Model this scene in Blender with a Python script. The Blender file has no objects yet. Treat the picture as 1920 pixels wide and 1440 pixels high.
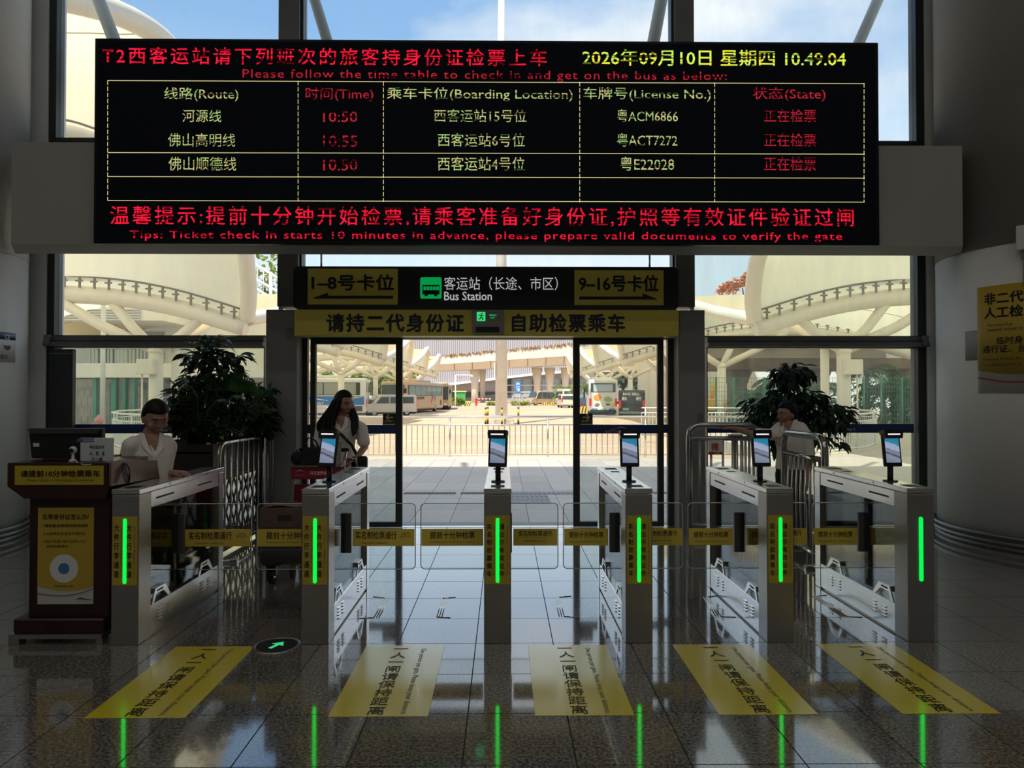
import bpy, bmesh, math, random
from mathutils import Vector, Matrix, Euler
random.seed(7)
R = math.radians
scene = bpy.context.scene
COL = scene.collection

# ------------------------------------------------------------------ camera
F_PX, CAM_H = 1320.0, 1.616
cam_data = bpy.data.cameras.new('camera')
cam_data.sensor_width = 36.0
cam_data.lens = F_PX / 1920.0 * 36.0
cam_data.clip_start = 0.05
cam_data.clip_end = 2000
cam = bpy.data.objects.new('camera', cam_data)
COL.objects.link(cam)
cam.location = (0, 0, CAM_H)
cam.rotation_euler = (math.pi / 2 + math.atan(18 / F_PX), 0, -math.atan(15 / F_PX))
scene.camera = cam
CAM_R = cam.rotation_euler.to_matrix()

def at(px, py, Y):
    """world point at depth Y that the photograph shows at pixel (px, py)"""
    d = CAM_R @ Vector(((px - 960) / F_PX, (720 - py) / F_PX, -1.0))
    k = Y / d.y
    return Vector((d.x * k, Y, CAM_H + d.z * k))

# ------------------------------------------------------------------ world, sun, exposure
vs = scene.view_settings
vs.view_transform = 'Standard'
vs.look = 'None'
vs.gamma = 1.0
vs.use_curve_mapping = False
vs.exposure = 0.6

SKYLOC = (5.3, 1.7, 0.9)
def build_world():
    w = bpy.data.worlds.new('sky'); scene.world = w; w.use_nodes = True
    nt = w.node_tree; nt.nodes.clear()
    N, L = nt.nodes.new, nt.links.new
    out = N('ShaderNodeOutputWorld'); bg = N('ShaderNodeBackground'); bg.inputs[1].default_value = 0.85
    tc = N('ShaderNodeTexCoord'); sep = N('ShaderNodeSeparateXYZ'); L(tc.outputs['Generated'], sep.inputs[0])
    ramp = N('ShaderNodeValToRGB'); L(sep.outputs[2], ramp.inputs[0])
    e = ramp.color_ramp.elements
    e[0].position = 0.0; e[0].color = (0.78, 0.86, 0.92, 1)
    e[1].position = 0.8; e[1].color = (0.12, 0.28, 0.62, 1)
    c = e.new(0.45); c.color = (0.24, 0.44, 0.74, 1); c = e.new(0.25); c.color = (0.60, 0.76, 0.92, 1)
    mp = N('ShaderNodeMapping'); mp.inputs['Scale'].default_value = (1.0, 1.0, 2.6); mp.inputs['Location'].default_value = SKYLOC
    L(tc.outputs['Generated'], mp.inputs[0])
    no = N('ShaderNodeTexNoise'); no.inputs['Scale'].default_value = 1.7; no.inputs['Detail'].default_value = 7; no.inputs['Roughness'].default_value = 0.55
    L(mp.outputs[0], no.inputs['Vector'])
    r2 = N('ShaderNodeValToRGB'); r2.color_ramp.elements[0].position = 0.46; r2.color_ramp.elements[1].position = 0.66
    L(no.outputs[0], r2.inputs[0])
    mx = N('ShaderNodeMixRGB'); L(r2.outputs[0], mx.inputs[0]); L(ramp.outputs[0], mx.inputs[1]); mx.inputs[2].default_value = (0.80, 0.84, 0.88, 1)
    L(mx.outputs[0], bg.inputs[0]); L(bg.outputs[0], out.inputs[0])
build_world()

sun_d = bpy.data.lights.new('sun', 'SUN'); sun_d.energy = 4.4; sun_d.angle = R(0.6); sun_d.color = (1.0, 0.93, 0.82)
sun = bpy.data.objects.new('sun', sun_d); COL.objects.link(sun)
SUN_DIR = Vector((0.22, 0.56, -0.84)).normalized()
sun.rotation_euler = SUN_DIR.to_track_quat('-Z', 'Y').to_euler()

# ------------------------------------------------------------------ materials
MATS = {}
def mat(name, col=(0.5, 0.5, 0.5), rough=0.5, metal=0.0, var=0.0, vscale=8.0, bump=0.0, bscale=60.0, emit=0.0, spec=0.5, stretch=None, trans=0.0):
    if name in MATS: return MATS[name]
    m = bpy.data.materials.new(name); m.use_nodes = True; MATS[name] = m
    nt = m.node_tree; N, L = nt.nodes.new, nt.links.new
    b = nt.nodes['Principled BSDF']
    b.inputs['Base Color'].default_value = (*col, 1)
    b.inputs['Roughness'].default_value = rough; b.inputs['Metallic'].default_value = metal
    b.inputs['Specular IOR Level'].default_value = spec
    if trans: b.inputs['Transmission Weight'].default_value = trans
    if emit:
        b.inputs['Emission Color'].default_value = (*col, 1); b.inputs['Emission Strength'].default_value = emit
    if var or bump:
        tc = N('ShaderNodeTexCoord'); src = tc.outputs['Object']
        if stretch:
            mp = N('ShaderNodeMapping'); mp.inputs['Scale'].default_value = stretch; L(src, mp.inputs[0]); src = mp.outputs[0]
    if var:
        n = N('ShaderNodeTexNoise'); n.inputs['Scale'].default_value = vscale; n.inputs['Detail'].default_value = 4; L(src, n.inputs['Vector'])
        r = N('ShaderNodeValToRGB'); r.color_ramp.elements[0].position = 0.3; r.color_ramp.elements[1].position = 0.7
        r.color_ramp.elements[0].color = (*[max(0, c * (1 - var)) for c in col], 1)
        r.color_ramp.elements[1].color = (*[min(1, c * (1 + var)) for c in col], 1)
        L(n.outputs[0], r.inputs[0]); L(r.outputs[0], b.inputs['Base Color'])
    if bump:
        n2 = N('ShaderNodeTexNoise'); n2.inputs['Scale'].default_value = bscale; n2.inputs['Detail'].default_value = 3; L(src, n2.inputs['Vector'])
        bp = N('ShaderNodeBump'); bp.inputs['Strength'].default_value = bump; bp.inputs['Distance'].default_value = 0.01
        L(n2.outputs[0], bp.inputs['Height']); L(bp.outputs[0], b.inputs['Normal'])
    return m

def mat_glass(name, tint=(0.97, 0.985, 0.98), dirt=0.05, refl=1.0, rough=0.0):
    if name in MATS: return MATS[name]
    m = bpy.data.materials.new(name); m.use_nodes = True; MATS[name] = m
    nt = m.node_tree; nt.nodes.clear(); N, L = nt.nodes.new, nt.links.new
    out = N('ShaderNodeOutputMaterial'); tr = N('ShaderNodeBsdfTransparent'); tr.inputs[0].default_value = (*tint, 1)
    gl = N('ShaderNodeBsdfGlossy'); gl.inputs['Roughness'].default_value = rough
    fr = N('ShaderNodeFresnel'); fr.inputs[0].default_value = 1.45
    mu = N('ShaderNodeMath'); mu.operation = 'MULTIPLY'; mu.inputs[1].default_value = refl; L(fr.outputs[0], mu.inputs[0])
    mx = N('ShaderNodeMixShader'); L(mu.outputs[0], mx.inputs[0]); L(tr.outputs[0], mx.inputs[1]); L(gl.outputs[0], mx.inputs[2])
    last = mx
    if dirt:
        tc = N('ShaderNodeTexCoord'); mp = N('ShaderNodeMapping'); mp.inputs['Scale'].default_value = (3.0, 3.0, 0.7); L(tc.outputs['Object'], mp.inputs[0])
        no = N('ShaderNodeTexNoise'); no.inputs['Scale'].default_value = 2.2; no.inputs['Detail'].default_value = 6; L(mp.outputs[0], no.inputs['Vector'])
        rp = N('ShaderNodeValToRGB'); rp.color_ramp.elements[0].position = 0.35; rp.color_ramp.elements[1].position = 0.75
        rp.color_ramp.elements[0].color = (dirt * 0.3,) * 3 + (1,); rp.color_ramp.elements[1].color = (dirt * 1.6,) * 3 + (1,)
        L(no.outputs[0], rp.inputs[0])
        tl = N('ShaderNodeBsdfTranslucent'); tl.inputs[0].default_value = (0.85, 0.87, 0.83, 1)
        mx2 = N('ShaderNodeMixShader'); L(rp.outputs[0], mx2.inputs[0]); L(mx.outputs[0], mx2.inputs[1]); L(tl.outputs[0], mx2.inputs[2]); last = mx2
    L(last.outputs[0], out.inputs[0])
    return m

def mat_granite(name, c0, c1, rough, rnd=True):
    if name in MATS: return MATS[name]
    m = bpy.data.materials.new(name); m.use_nodes = True; MATS[name] = m
    nt = m.node_tree; N, L = nt.nodes.new, nt.links.new; b = nt.nodes['Principled BSDF']
    tc = N('ShaderNodeTexCoord'); mp = N('ShaderNodeMapping'); L(tc.outputs['Object'], mp.inputs[0])
    oi = N('ShaderNodeObjectInfo'); 
    mu = N('ShaderNodeMath'); mu.operation = 'MULTIPLY'; mu.inputs[1].default_value = 37.0; L(oi.outputs['Random'], mu.inputs[0])
    cb = N('ShaderNodeCombineXYZ'); L(mu.outputs[0], cb.inputs[0]); L(mu.outputs[0], cb.inputs[1]); L(cb.outputs[0], mp.inputs['Location'])
    n = N('ShaderNodeTexNoise'); n.inputs['Scale'].default_value = 62; n.inputs['Detail'].default_value = 5; n.inputs['Roughness'].default_value = 0.7; L(mp.outputs[0], n.inputs['Vector'])
    v = N('ShaderNodeTexVoronoi'); v.inputs['Scale'].default_value = 70; L(mp.outputs[0], v.inputs['Vector'])
    r = N('ShaderNodeValToRGB'); r.color_ramp.elements[0].position = 0.40; r.color_ramp.elements[1].position = 0.60
    r.color_ramp.elements[0].color = (*c0, 1); r.color_ramp.elements[1].color = (*c1, 1); L(n.outputs[0], r.inputs[0])
    hs = N('ShaderNodeHueSaturation')
    m2 = N('ShaderNodeMath'); m2.operation = 'MULTIPLY_ADD'; m2.inputs[1].default_value = 0.22; m2.inputs[2].default_value = 0.89; L(oi.outputs['Random'], m2.inputs[0])
    L(m2.outputs[0], hs.inputs['Value']); L(r.outputs[0], hs.inputs['Color']); L(hs.outputs[0], b.inputs['Base Color'])
    n3 = N('ShaderNodeTexNoise'); n3.inputs['Scale'].default_value = 5; L(mp.outputs[0], n3.inputs['Vector'])
    mr = N('ShaderNodeMapRange'); mr.inputs['To Min'].default_value = rough * 0.7; mr.inputs['To Max'].default_value = rough * 1.4; L(n3.outputs[0], mr.inputs[0]); L(mr.outputs[0], b.inputs['Roughness'])
    if rough < .2: b.inputs['Coat Weight'].default_value = 1.0; b.inputs['Coat IOR'].default_value = 1.6; b.inputs['Coat Roughness'].default_value = 0.05; b.inputs['Specular IOR Level'].default_value = 0.9
    bp = N('ShaderNodeBump'); bp.inputs['Strength'].default_value = 0.02; bp.inputs['Distance'].default_value = 0.002; L(n.outputs[0], bp.inputs['Height']); L(bp.outputs[0], b.inputs['Normal'])
    return m

def mat_led(name, cols, GAIN=0.72):
    """light-emitting matrix text: lit diodes in rows, some rows dimmer"""
    if name in MATS: return MATS[name]
    m = bpy.data.materials.new(name); m.use_nodes = True; MATS[name] = m
    nt = m.node_tree; nt.nodes.clear(); N, L = nt.nodes.new, nt.links.new
    out = N('ShaderNodeOutputMaterial'); em = N('ShaderNodeEmission'); tc = N('ShaderNodeTexCoord')
    mp = N('ShaderNodeMapping'); mp.inputs['Scale'].default_value = (1.6, 1.6, 46); L(tc.outputs['Object'], mp.inputs[0])
    no = N('ShaderNodeTexNoise'); no.inputs['Scale'].default_value = 1.0; no.inputs['Detail'].default_value = 3; L(mp.outputs[0], no.inputs['Vector'])
    r = N('ShaderNodeValToRGB'); r.color_ramp.elements[0].position = 0.43; r.color_ramp.elements[0].color = (0.06, 0.06, 0.06, 1); r.color_ramp.elements[1].position = 0.47; r.color_ramp.elements[1].color = (GAIN, GAIN, GAIN, 1)
    L(no.outputs[0], r.inputs[0])
    n2 = N('ShaderNodeTexNoise'); n2.inputs['Scale'].default_value = 9; L(tc.outputs['Object'], n2.inputs['Vector'])
    c = N('ShaderNodeValToRGB'); c.color_ramp.elements[0].position = 0.4; c.color_ramp.elements[1].position = 0.6
    c.color_ramp.elements[0].color = (*cols[0], 1); c.color_ramp.elements[1].color = (*cols[1], 1); L(n2.outputs[0], c.inputs[0])
    L(c.outputs[0], em.inputs[0]); L(r.outputs[0], em.inputs[1]); L(em.outputs[0], out.inputs[0])
    return m

def mat_membrane():
    m = bpy.data.materials.new('membrane_fabric'); m.use_nodes = True; MATS['membrane'] = m
    nt = m.node_tree; nt.nodes.clear(); N, L = nt.nodes.new, nt.links.new
    out = N('ShaderNodeOutputMaterial'); d = N('ShaderNodeBsdfDiffuse'); t = N('ShaderNodeBsdfTranslucent'); mx = N('ShaderNodeMixShader')
    tc = N('ShaderNodeTexCoord'); no = N('ShaderNodeTexNoise'); no.inputs['Scale'].default_value = 0.5; L(tc.outputs['Object'], no.inputs['Vector'])
    r = N('ShaderNodeValToRGB'); r.color_ramp.elements[0].color = (0.95, 0.84, 0.54, 1); r.color_ramp.elements[1].color = (0.97, 0.88, 0.62, 1); L(no.outputs[0], r.inputs[0])
    L(r.outputs[0], d.inputs[0]); L(r.outputs[0], t.inputs[0]); mx.inputs[0].default_value = 0.64
    L(d.outputs[0], mx.inputs[1]); L(t.outputs[0], mx.inputs[2]); L(mx.outputs[0], out.inputs[0])
    return m

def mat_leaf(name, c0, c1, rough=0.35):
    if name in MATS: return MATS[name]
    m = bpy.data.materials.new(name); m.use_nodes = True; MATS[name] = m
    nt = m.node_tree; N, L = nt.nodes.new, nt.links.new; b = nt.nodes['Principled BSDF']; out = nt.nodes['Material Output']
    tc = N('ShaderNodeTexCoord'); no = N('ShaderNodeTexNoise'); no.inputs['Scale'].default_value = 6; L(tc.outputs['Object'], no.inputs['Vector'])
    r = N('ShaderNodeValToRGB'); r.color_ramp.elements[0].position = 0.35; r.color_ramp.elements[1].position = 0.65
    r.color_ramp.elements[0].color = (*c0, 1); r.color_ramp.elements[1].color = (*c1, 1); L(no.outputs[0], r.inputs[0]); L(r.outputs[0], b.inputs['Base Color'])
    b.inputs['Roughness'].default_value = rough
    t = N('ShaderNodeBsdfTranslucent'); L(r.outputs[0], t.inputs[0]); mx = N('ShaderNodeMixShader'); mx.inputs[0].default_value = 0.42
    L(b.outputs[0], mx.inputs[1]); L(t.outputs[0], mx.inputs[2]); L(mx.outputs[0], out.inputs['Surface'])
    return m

def mat_film(name, col, t=0.5):
    m = mat(name, col, 0.35); nt = m.node_tree; N, L = nt.nodes.new, nt.links.new; out = nt.nodes['Material Output']
    tl = N('ShaderNodeBsdfTranslucent'); tl.inputs[0].default_value = (*col, 1); mx = N('ShaderNodeMixShader'); mx.inputs[0].default_value = t
    L(nt.nodes['Principled BSDF'].outputs[0], mx.inputs[1]); L(tl.outputs[0], mx.inputs[2]); L(mx.outputs[0], out.inputs['Surface']); return m
FILM = mat_film('yellow_glass_film', (0.85, 0.62, 0.10))
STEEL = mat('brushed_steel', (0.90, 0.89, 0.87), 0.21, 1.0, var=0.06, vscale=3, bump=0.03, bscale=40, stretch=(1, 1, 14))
CHROME = mat('polished_steel', (0.52, 0.50, 0.48), 0.16, 1.0)
DARKMETAL = mat('dark_metal', (0.02, 0.02, 0.022), 0.4, 0.3)
FRAME = mat('grey_frame', (0.16, 0.165, 0.165), 0.45, 0.2, var=0.08, vscale=2)
FRAMEDARK = mat('dark_window_frame', (0.03, 0.036, 0.036), 0.4, 0.1)
WALLP = mat('grey_wall_paint', (0.42, 0.41, 0.39), 0.75, var=0.06, vscale=1.5, bump=0.05, bscale=30)
BEAMP = mat('beam_paint', (0.40, 0.39, 0.37), 0.75, var=0.05, vscale=1.2)
CLAD = mat('pillar_cladding', (0.26, 0.26, 0.25), 0.5, var=0.05, vscale=1.2)
COLP = mat('column_plaster', (0.80, 0.80, 0.77), 0.7, var=0.08, vscale=1.0, bump=0.08, bscale=14, stretch=(1, 1, 0.4))
COLP2 = mat('column_brown_paint', (0.30, 0.28, 0.25), 0.7, var=0.08, vscale=1.0)
GLASS = mat_glass('window_glass', dirt=0.035, refl=0.7)
GLASSD = mat_glass('dusty_window_glass', tint=(0.86, 0.90, 0.87), dirt=0.075, refl=0.7)
WING = mat_glass('wing_glass', tint=(0.95, 0.97, 0.97), dirt=0.0, refl=0.8)
GEDGE = mat('glass_edge', (0.75, 0.85, 0.82), 0.2, spec=0.8)
GRAN = mat_granite('floor_granite', (0.055, 0.050, 0.045), (0.33, 0.31, 0.28), 0.085)
BLACK = mat('black_plastic', (0.012, 0.012, 0.013), 0.4)
RUBBER = mat('rubber', (0.02, 0.02, 0.02), 0.8)
WHITE = mat('white_paint', (0.75, 0.75, 0.73), 0.5)
YEL = mat('yellow_vinyl', (0.52, 0.40, 0.03), 0.30)
YELSIGN = mat('yellow_sign_film', (0.80, 0.68, 0.11), 0.45)
INK = mat('black_ink', (0.012, 0.012, 0.016), 0.5)
INKG = mat('grey_ink', (0.08, 0.075, 0.06), 0.5)
LITW = mat('lit_white_print', (0.85, 0.86, 0.86), 0.5, emit=0.28)
WTXT = mat('white_print', (0.85, 0.86, 0.86), 0.5)
BLUEBAND = mat('navy_film', (0.012, 0.03, 0.13), 0.4)
CREAM = mat('cream_steel_paint', (0.80, 0.74, 0.62), 0.45, var=0.04, vscale=0.8)
MEMB = mat_membrane()

# ------------------------------------------------------------------ mesh builder
class MB:
    def __init__(s): s.v = []; s.f = []; s.s = []
    def add(s, vs, fs, smooth=False, M=None):
        n = len(s.v)
        s.v += [tuple(M @ Vector(p)) for p in vs] if M is not None else [tuple(p) for p in vs]
        for f in fs: s.f.append(tuple(i + n for i in f)); s.s.append(smooth)
        return s
    def cap(s, a, n, b):
        s.f += [tuple(range(a + n - 1, a - 1, -1)), tuple(range(b, b + n))]; s.s += [False, False]
    def box(s, x0, x1, y0, y1, z0, z1, M=None):
        v = [(x0, y0, z0), (x1, y0, z0), (x1, y1, z0), (x0, y1, z0), (x0, y0, z1), (x1, y0, z1), (x1, y1, z1), (x0, y1, z1)]
        return s.add(v, [(0, 3, 2, 1), (4, 5, 6, 7), (0, 1, 5, 4), (1, 2, 6, 5), (2, 3, 7, 6), (3, 0, 4, 7)], M=M)
    def rbox(s, x0, x1, y0, y1, z0, z1, b=0.01, seg=2, M=None, axis=None):
        bm = bmesh.new(); bmesh.ops.create_cube(bm, size=1)
        for v in bm.verts:
            v.co = Vector((x0 + (v.co.x + .5) * (x1 - x0), y0 + (v.co.y + .5) * (y1 - y0), z0 + (v.co.z + .5) * (z1 - z0)))
        es = bm.edges[:]
        if axis is not None: es = [e for e in es if abs((e.verts[0].co - e.verts[1].co).normalized()[axis]) > .9]
        bmesh.ops.bevel(bm, geom=es, offset=b, segments=seg, affect='EDGES', profile=0.5)
        return s.frombm(bm, M)
    def frombm(s, bm, M=None, smooth=False):
        bm.verts.index_update()
        s.add([v.co.copy() for v in bm.verts], [[v.index for v in f.verts] for f in bm.faces], smooth, M); bm.free(); return s
    def cyl(s, p0, p1, r0, r1=None, n=16, caps=True, M=None):
        p0, p1 = Vector(p0), Vector(p1); r1 = r0 if r1 is None else r1
        d = (p1 - p0).normalized(); a = d.orthogonal().normalized(); b = d.cross(a)
        v = []
        for p, r in ((p0, r0), (p1, r1)):
            for i in range(n):
                t = 2 * math.pi * i / n; v.append(p + a * (r * math.cos(t)) + b * (r * math.sin(t)))
        k = len(s.v); s.add(v, [(i, (i + 1) % n, n + (i + 1) % n, n + i) for i in range(n)], True, M)
        if caps: s.cap(k, n, k + n)
        return s
    def tube(s, pts, r, n=8, caps=True, closed=False, M=None):
        pts = [Vector(p) for p in pts]; m = len(pts); rs = r if isinstance(r, (list, tuple)) else [r] * m
        v = []; prev = None
        for i, p in enumerate(pts):
            if closed: d = (pts[(i + 1) % m] - pts[i - 1]).normalized()
            else: d = (pts[min(i + 1, m - 1)] - pts[max(i - 1, 0)]).normalized()
            if prev is None: a = d.orthogonal().normalized()
            else:
                a = prev - d * prev.dot(d); a = a.normalized() if a.length > 1e-6 else d.orthogonal().normalized()
            prev = a; b = d.cross(a)
            for k in range(n):
                t = 2 * math.pi * k / n; v.append(p + a * (rs[i] * math.cos(t)) + b * (rs[i] * math.sin(t)))
        fs = []
        for i in range(m if closed else m - 1):
            j = (i + 1) % m
            for k in range(n): fs.append((i * n + k, i * n + (k + 1) % n, j * n + (k + 1) % n, j * n + k))
        k0 = len(s.v); s.add(v, fs, True, M)
        if caps and not closed: s.cap(k0, n, k0 + (m - 1) * n)
        return s
    def prism(s, poly, lo, hi, plane='xz', M=None, bev=0.0):
        def P(a, b, c): return (a, c, b) if plane == 'xz' else ((c, a, b) if plane == 'yz' else (a, b, c))
        n = len(poly); v = [P(a, b, lo) for a, b in poly] + [P(a, b, hi) for a, b in poly]
        f = [tuple(range(n)), tuple(range(2 * n - 1, n - 1, -1))] + [(i, n + i, n + (i + 1) % n, (i + 1) % n) for i in range(n)]
        if bev:
            bm = bmesh.new(); vv = [bm.verts.new(p) for p in v]
            for q in f: bm.faces.new([vv[i] for i in q])
            bmesh.ops.recalc_face_normals(bm, faces=bm.faces[:])
            bmesh.ops.bevel(bm, geom=bm.edges[:], offset=bev, segments=2, affect='EDGES', profile=0.5)
            return s.frombm(bm, M)
        return s.add(v, f, False, M)
    def ell(s, c, r, nu=16, nv=10, M=None, fn=None):
        v = []; f = []
        for j in range(nv + 1):
            ph = math.pi * j / nv
            for i in range(nu):
                t = 2 * math.pi * i / nu; p = Vector((math.sin(ph) * math.cos(t), math.sin(ph) * math.sin(t), math.cos(ph)))
                if fn: p = fn(p)
                v.append((c[0] + r[0] * p.x, c[1] + r[1] * p.y, c[2] + r[2] * p.z))
        for j in range(nv):
            for i in range(nu): f.append((j * nu + i, (j + 1) * nu + i, (j + 1) * nu + (i + 1) % nu, j * nu + (i + 1) % nu))
        return s.add(v, f, True, M)
    def lathe(s, prof, c=(0, 0, 0), n=24, M=None):
        m = len(prof); v = []
        for r, z in prof:
            for i in range(n):
                t = 2 * math.pi * i / n; v.append((c[0] + r * math.cos(t), c[1] + r * math.sin(t), c[2] + z))
        f = [(j * n + i, j * n + (i + 1) % n, (j + 1) * n + (i + 1) % n, (j + 1) * n + i) for j in range(m - 1) for i in range(n)]
        k = len(s.v); s.add(v, f, True, M); s.cap(k, n, k + (m - 1) * n)
        return s
    def chain(s, pts, rs, n=14):
        """closed overlapping tapered limbs; joined later by a remesh"""
        for i in range(len(pts) - 1): s.cyl(pts[i], pts[i + 1], rs[i], rs[i + 1], n)
        for p, r in zip(pts, rs): s.ell(p, (r, r, r), n, 8)
        return s
    def mesh(s, name, m):
        me = bpy.data.meshes.new(name); me.from_pydata(s.v, [], s.f)
        me.polygons.foreach_set('use_smooth', s.s); me.materials.append(m); me.update(); return me
    def build(s, name, m, parent=None, world=False):
        if world and parent is not None:
            o = parent.location if parent.parent is None else parent.parent.location
            s.v = [(p[0] - o.x, p[1] - o.y, p[2] - o.z) for p in s.v]
        ob = bpy.data.objects.new(name, s.mesh(name, m)); COL.objects.link(ob)
        if parent is not None: ob.parent = parent
        return ob

def link(name, me, parent=None, loc=(0, 0, 0), rot=(0, 0, 0)):
    o = bpy.data.objects.new(name, me); COL.objects.link(o); o.location = loc; o.rotation_euler = rot
    if parent is not None: o.parent = parent
    return o
def tag(o, label=None, cat=None, group=None, kind=None):
    if label: o['label'] = label
    if cat: o['category'] = cat
    if group: o['group'] = group
    if kind: o['kind'] = kind
    return o
def thing(name, label, cat, loc=(0, 0, 0), rz=0.0, group=None):
    o = bpy.data.objects.new(name, None); COL.objects.link(o); o.location = loc; o.rotation_euler = (0, 0, rz)
    o.empty_display_size = 0.1
    return tag(o, label, cat, group)
def copy_tree(o, parent=None):
    c = o.copy(); COL.objects.link(c); c.parent = parent
    for ch in list(o.children): copy_tree(ch, c)
    return c
def struct(o): o['kind'] = 'structure'; return o
def BX(*a): return MB().box(*a)

X3, Y3, Z3 = Vector((1, 0, 0)), Vector((0, 1, 0)), Vector((0, 0, 1))
TXT = {}
def glyphs(body, sp, line, res=2):
    k = (body, sp, line, res)
    if k not in TXT:
        c = bpy.data.curves.new('lettering', 'FONT'); c.body = body; c.size = 1; c.resolution_u = res; c.space_line = line; c.space_character = sp; c.align_x = 'CENTER' if '\n' in body else 'LEFT'
        o = bpy.data.objects.new('lettering', c); me = bpy.data.meshes.new_from_object(o)
        vs_ = [(v.co.x, v.co.y) for v in me.vertices]; fs_ = [tuple(p.vertices) for p in me.polygons]
        bpy.data.objects.remove(o); bpy.data.curves.remove(c); bpy.data.meshes.remove(me)
        TXT[k] = (vs_, fs_)
    return TXT[k]
def text(parent, body, m, O, w=None, h=None, RV=X3, UV=Z3, bold=0.0, line=1.0, warp=None, name='lettering', world=False, align='C', sp=1.0):
    vs_, fs_ = glyphs(body, sp, line)
    x0 = min(v[0] for v in vs_); x1 = max(v[0] for v in vs_); y0 = min(v[1] for v in vs_); y1 = max(v[1] for v in vs_)
    sx = w / (x1 - x0) if w else None; sy = h / (y1 - y0) if h else None
    sx = sx or sy; sy = sy or sx
    cx = (x0 + x1) / 2 if align == 'C' else x0; cy = (y0 + y1) / 2; O = Vector(O)
    b = MB(); NV = RV.cross(UV); sx *= 1 - bold * 2 * (1 if sx * (x1 - x0) < 2 * sy * (y1 - y0) else 0); sh = [(0, 0)]
    if bold:   # heavier strokes: the same glyphs laid over one another a hair apart
        d = bold * sy; sh = [(0, 0), (d, 0), (-d, 0), (0, d), (0, -d)]
    for k, (du, dv) in enumerate(sh):
        pts = []
        for x, y in vs_:
            u, v = (x - cx) * sx + du, (y - cy) * sy + dv
            pts.append(warp(u, v) if warp else O + RV * u + UV * v + NV * (.00025 * k * (1 if sy < .3 else 12)))
        b.add(pts, fs_)
    return tag(b.build(name, m, parent, world), kind='stuff')
# ================================================================== THE HALL
YF = 8.64
def fx(px, Y=YF): return at(px, 738, Y).x
def fz(py, Y=YF, px=945): return at(px, py, Y).z

floor = struct(BX(-12, 12, -14, YF, -0.3, -0.006).build('floor', mat('floor_joint', (0.012, 0.011, 0.010), 0.6)))
tile_me = MB().box(-0.2468, 0.2468, -0.2468, 0.2468, -0.006, 0.0).mesh('floor_tile', GRAN)
n_t = 0
for j in range(-3, 12):
    yc = 3.08 + 0.5 * j + 0.25
    if yc > YF - 0.1 or yc < 1.9: continue
    for i in range(-14, 13):
        xc = 0.318 + 0.5 * i + 0.25
        if abs(945 + 1320 * xc / (yc + 0.2) - 960) > 1040: continue
        link('floor_tile', tile_me, floor, (xc, yc, 0)); n_t += 1
rest = MB()
for j in range(-34, 12):
    yc = 3.08 + 0.5 * j + 0.25
    if yc > YF - 0.1: continue
    for i in range(-24, 24):
        xc = 0.318 + 0.5 * i + 0.25
        if yc >= 1.9 and abs(945 + 1320 * xc / (yc + 0.2) - 960) <= 1040: continue
        if abs(xc) < 11.7: rest.box(xc - .2475, xc + .2475, yc - .2475, yc + .2475, -0.006, 0)
tag(rest.build('floor_tile_field', GRAN, floor), kind='stuff')
# last strip at the threshold
link('threshold_strip', BX(-5.5, 5.1, YF - 0.10, YF - 0.005, -0.006, 0.003).mesh('threshold_strip', STEEL), floor)
# metal edges of the cable hatches let into the floor
for a, b_ in (((722, 1121), (701, 1158)), ((830, 1122), (819, 1157)), ((1048, 1120), (1058, 1156)), ((1327, 1119), (1352, 1156)), ((1531, 1118), (1588, 1156))):
    pa, pb = at(*a, 5), at(*b_, 5)
    def onfloor(px, py):
        d = at(px, py, 1.0) - Vector((0, 0, CAM_H)); k = -CAM_H / d.z; return Vector((0, 0, CAM_H)) + d * k
    A, B = onfloor(*a), onfloor(*b_); hb = MB()
    for o_ in (0, 0.018, 0.036):
        dx = o_ if a[0] > b_[0] else -o_
        hb.tube([A + Vector((dx, 0, .002)), B + Vector((dx, 0, .002))], 0.0035, 4)
    dirx = 0.10 if a[0] > b_[0] and a[0] < 800 else (0.1 if a[0] < 940 else 0.1)
    if a[0] < 800: dirx = -0.10
    hb.tube([A + Vector((0, 0, .002)), A + Vector((dirx, 0.03, .002))], 0.0035, 4); hb.tube([B + Vector((0, 0, .002)), B + Vector((dirx, -0.02, .002))], 0.0035, 4)
    hb.build('hatch_edge', STEEL, floor)

CEILM = mat('ceiling_paint', (0.55, 0.55, 0.54), 0.8)
ceil_ = struct(BX(-12, 12, -14, YF + 0.35, 9.5, 9.9).build('ceiling', CEILM))
struct(BX(-12.2, -12, -14, YF, 0, 9.5).build('wall_left', WALLP))
struct(BX(12, 12.2, -14, YF, 0, 9.5).build('wall_right', WALLP))
struct(BX(-12, 12, -14.2, -14, 0, 9.5).build('wall_back', WALLP))
JAMB = mat('jamb_paint', (0.80, 0.84, 0.83), 0.6, var=.05, vscale=1.5)
wf = struct(BX(-7.0, fx(95), YF - 0.1, YF + 0.25, 0, 9.5).build('wall_front', JAMB))
BX(-12, -7.0, YF - 0.1, YF + 0.25, 6.5, 9.5).build('wall_panel', WALLP, wf); BX(-12, -11.7, YF - 0.1, YF + 0.25, 0, 6.5).build('wall_panel', WALLP, wf)
w9 = struct(MB().box(-9.4, -9.3, YF - .08, YF + .08, 0, 6.5).box(-11.7, -7.0, YF - .08, YF + .08, 3.2, 3.35).build('window_9', FRAMEDARK)); BX(-11.7, -7.0, YF - .006, YF + .006, 0, 6.5).build('pane', GLASS, w9)
BX(fx(1730), 12, YF - 0.1, YF + 0.25, 0, 9.5).build('wall_panel', JAMB, wf)

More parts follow.
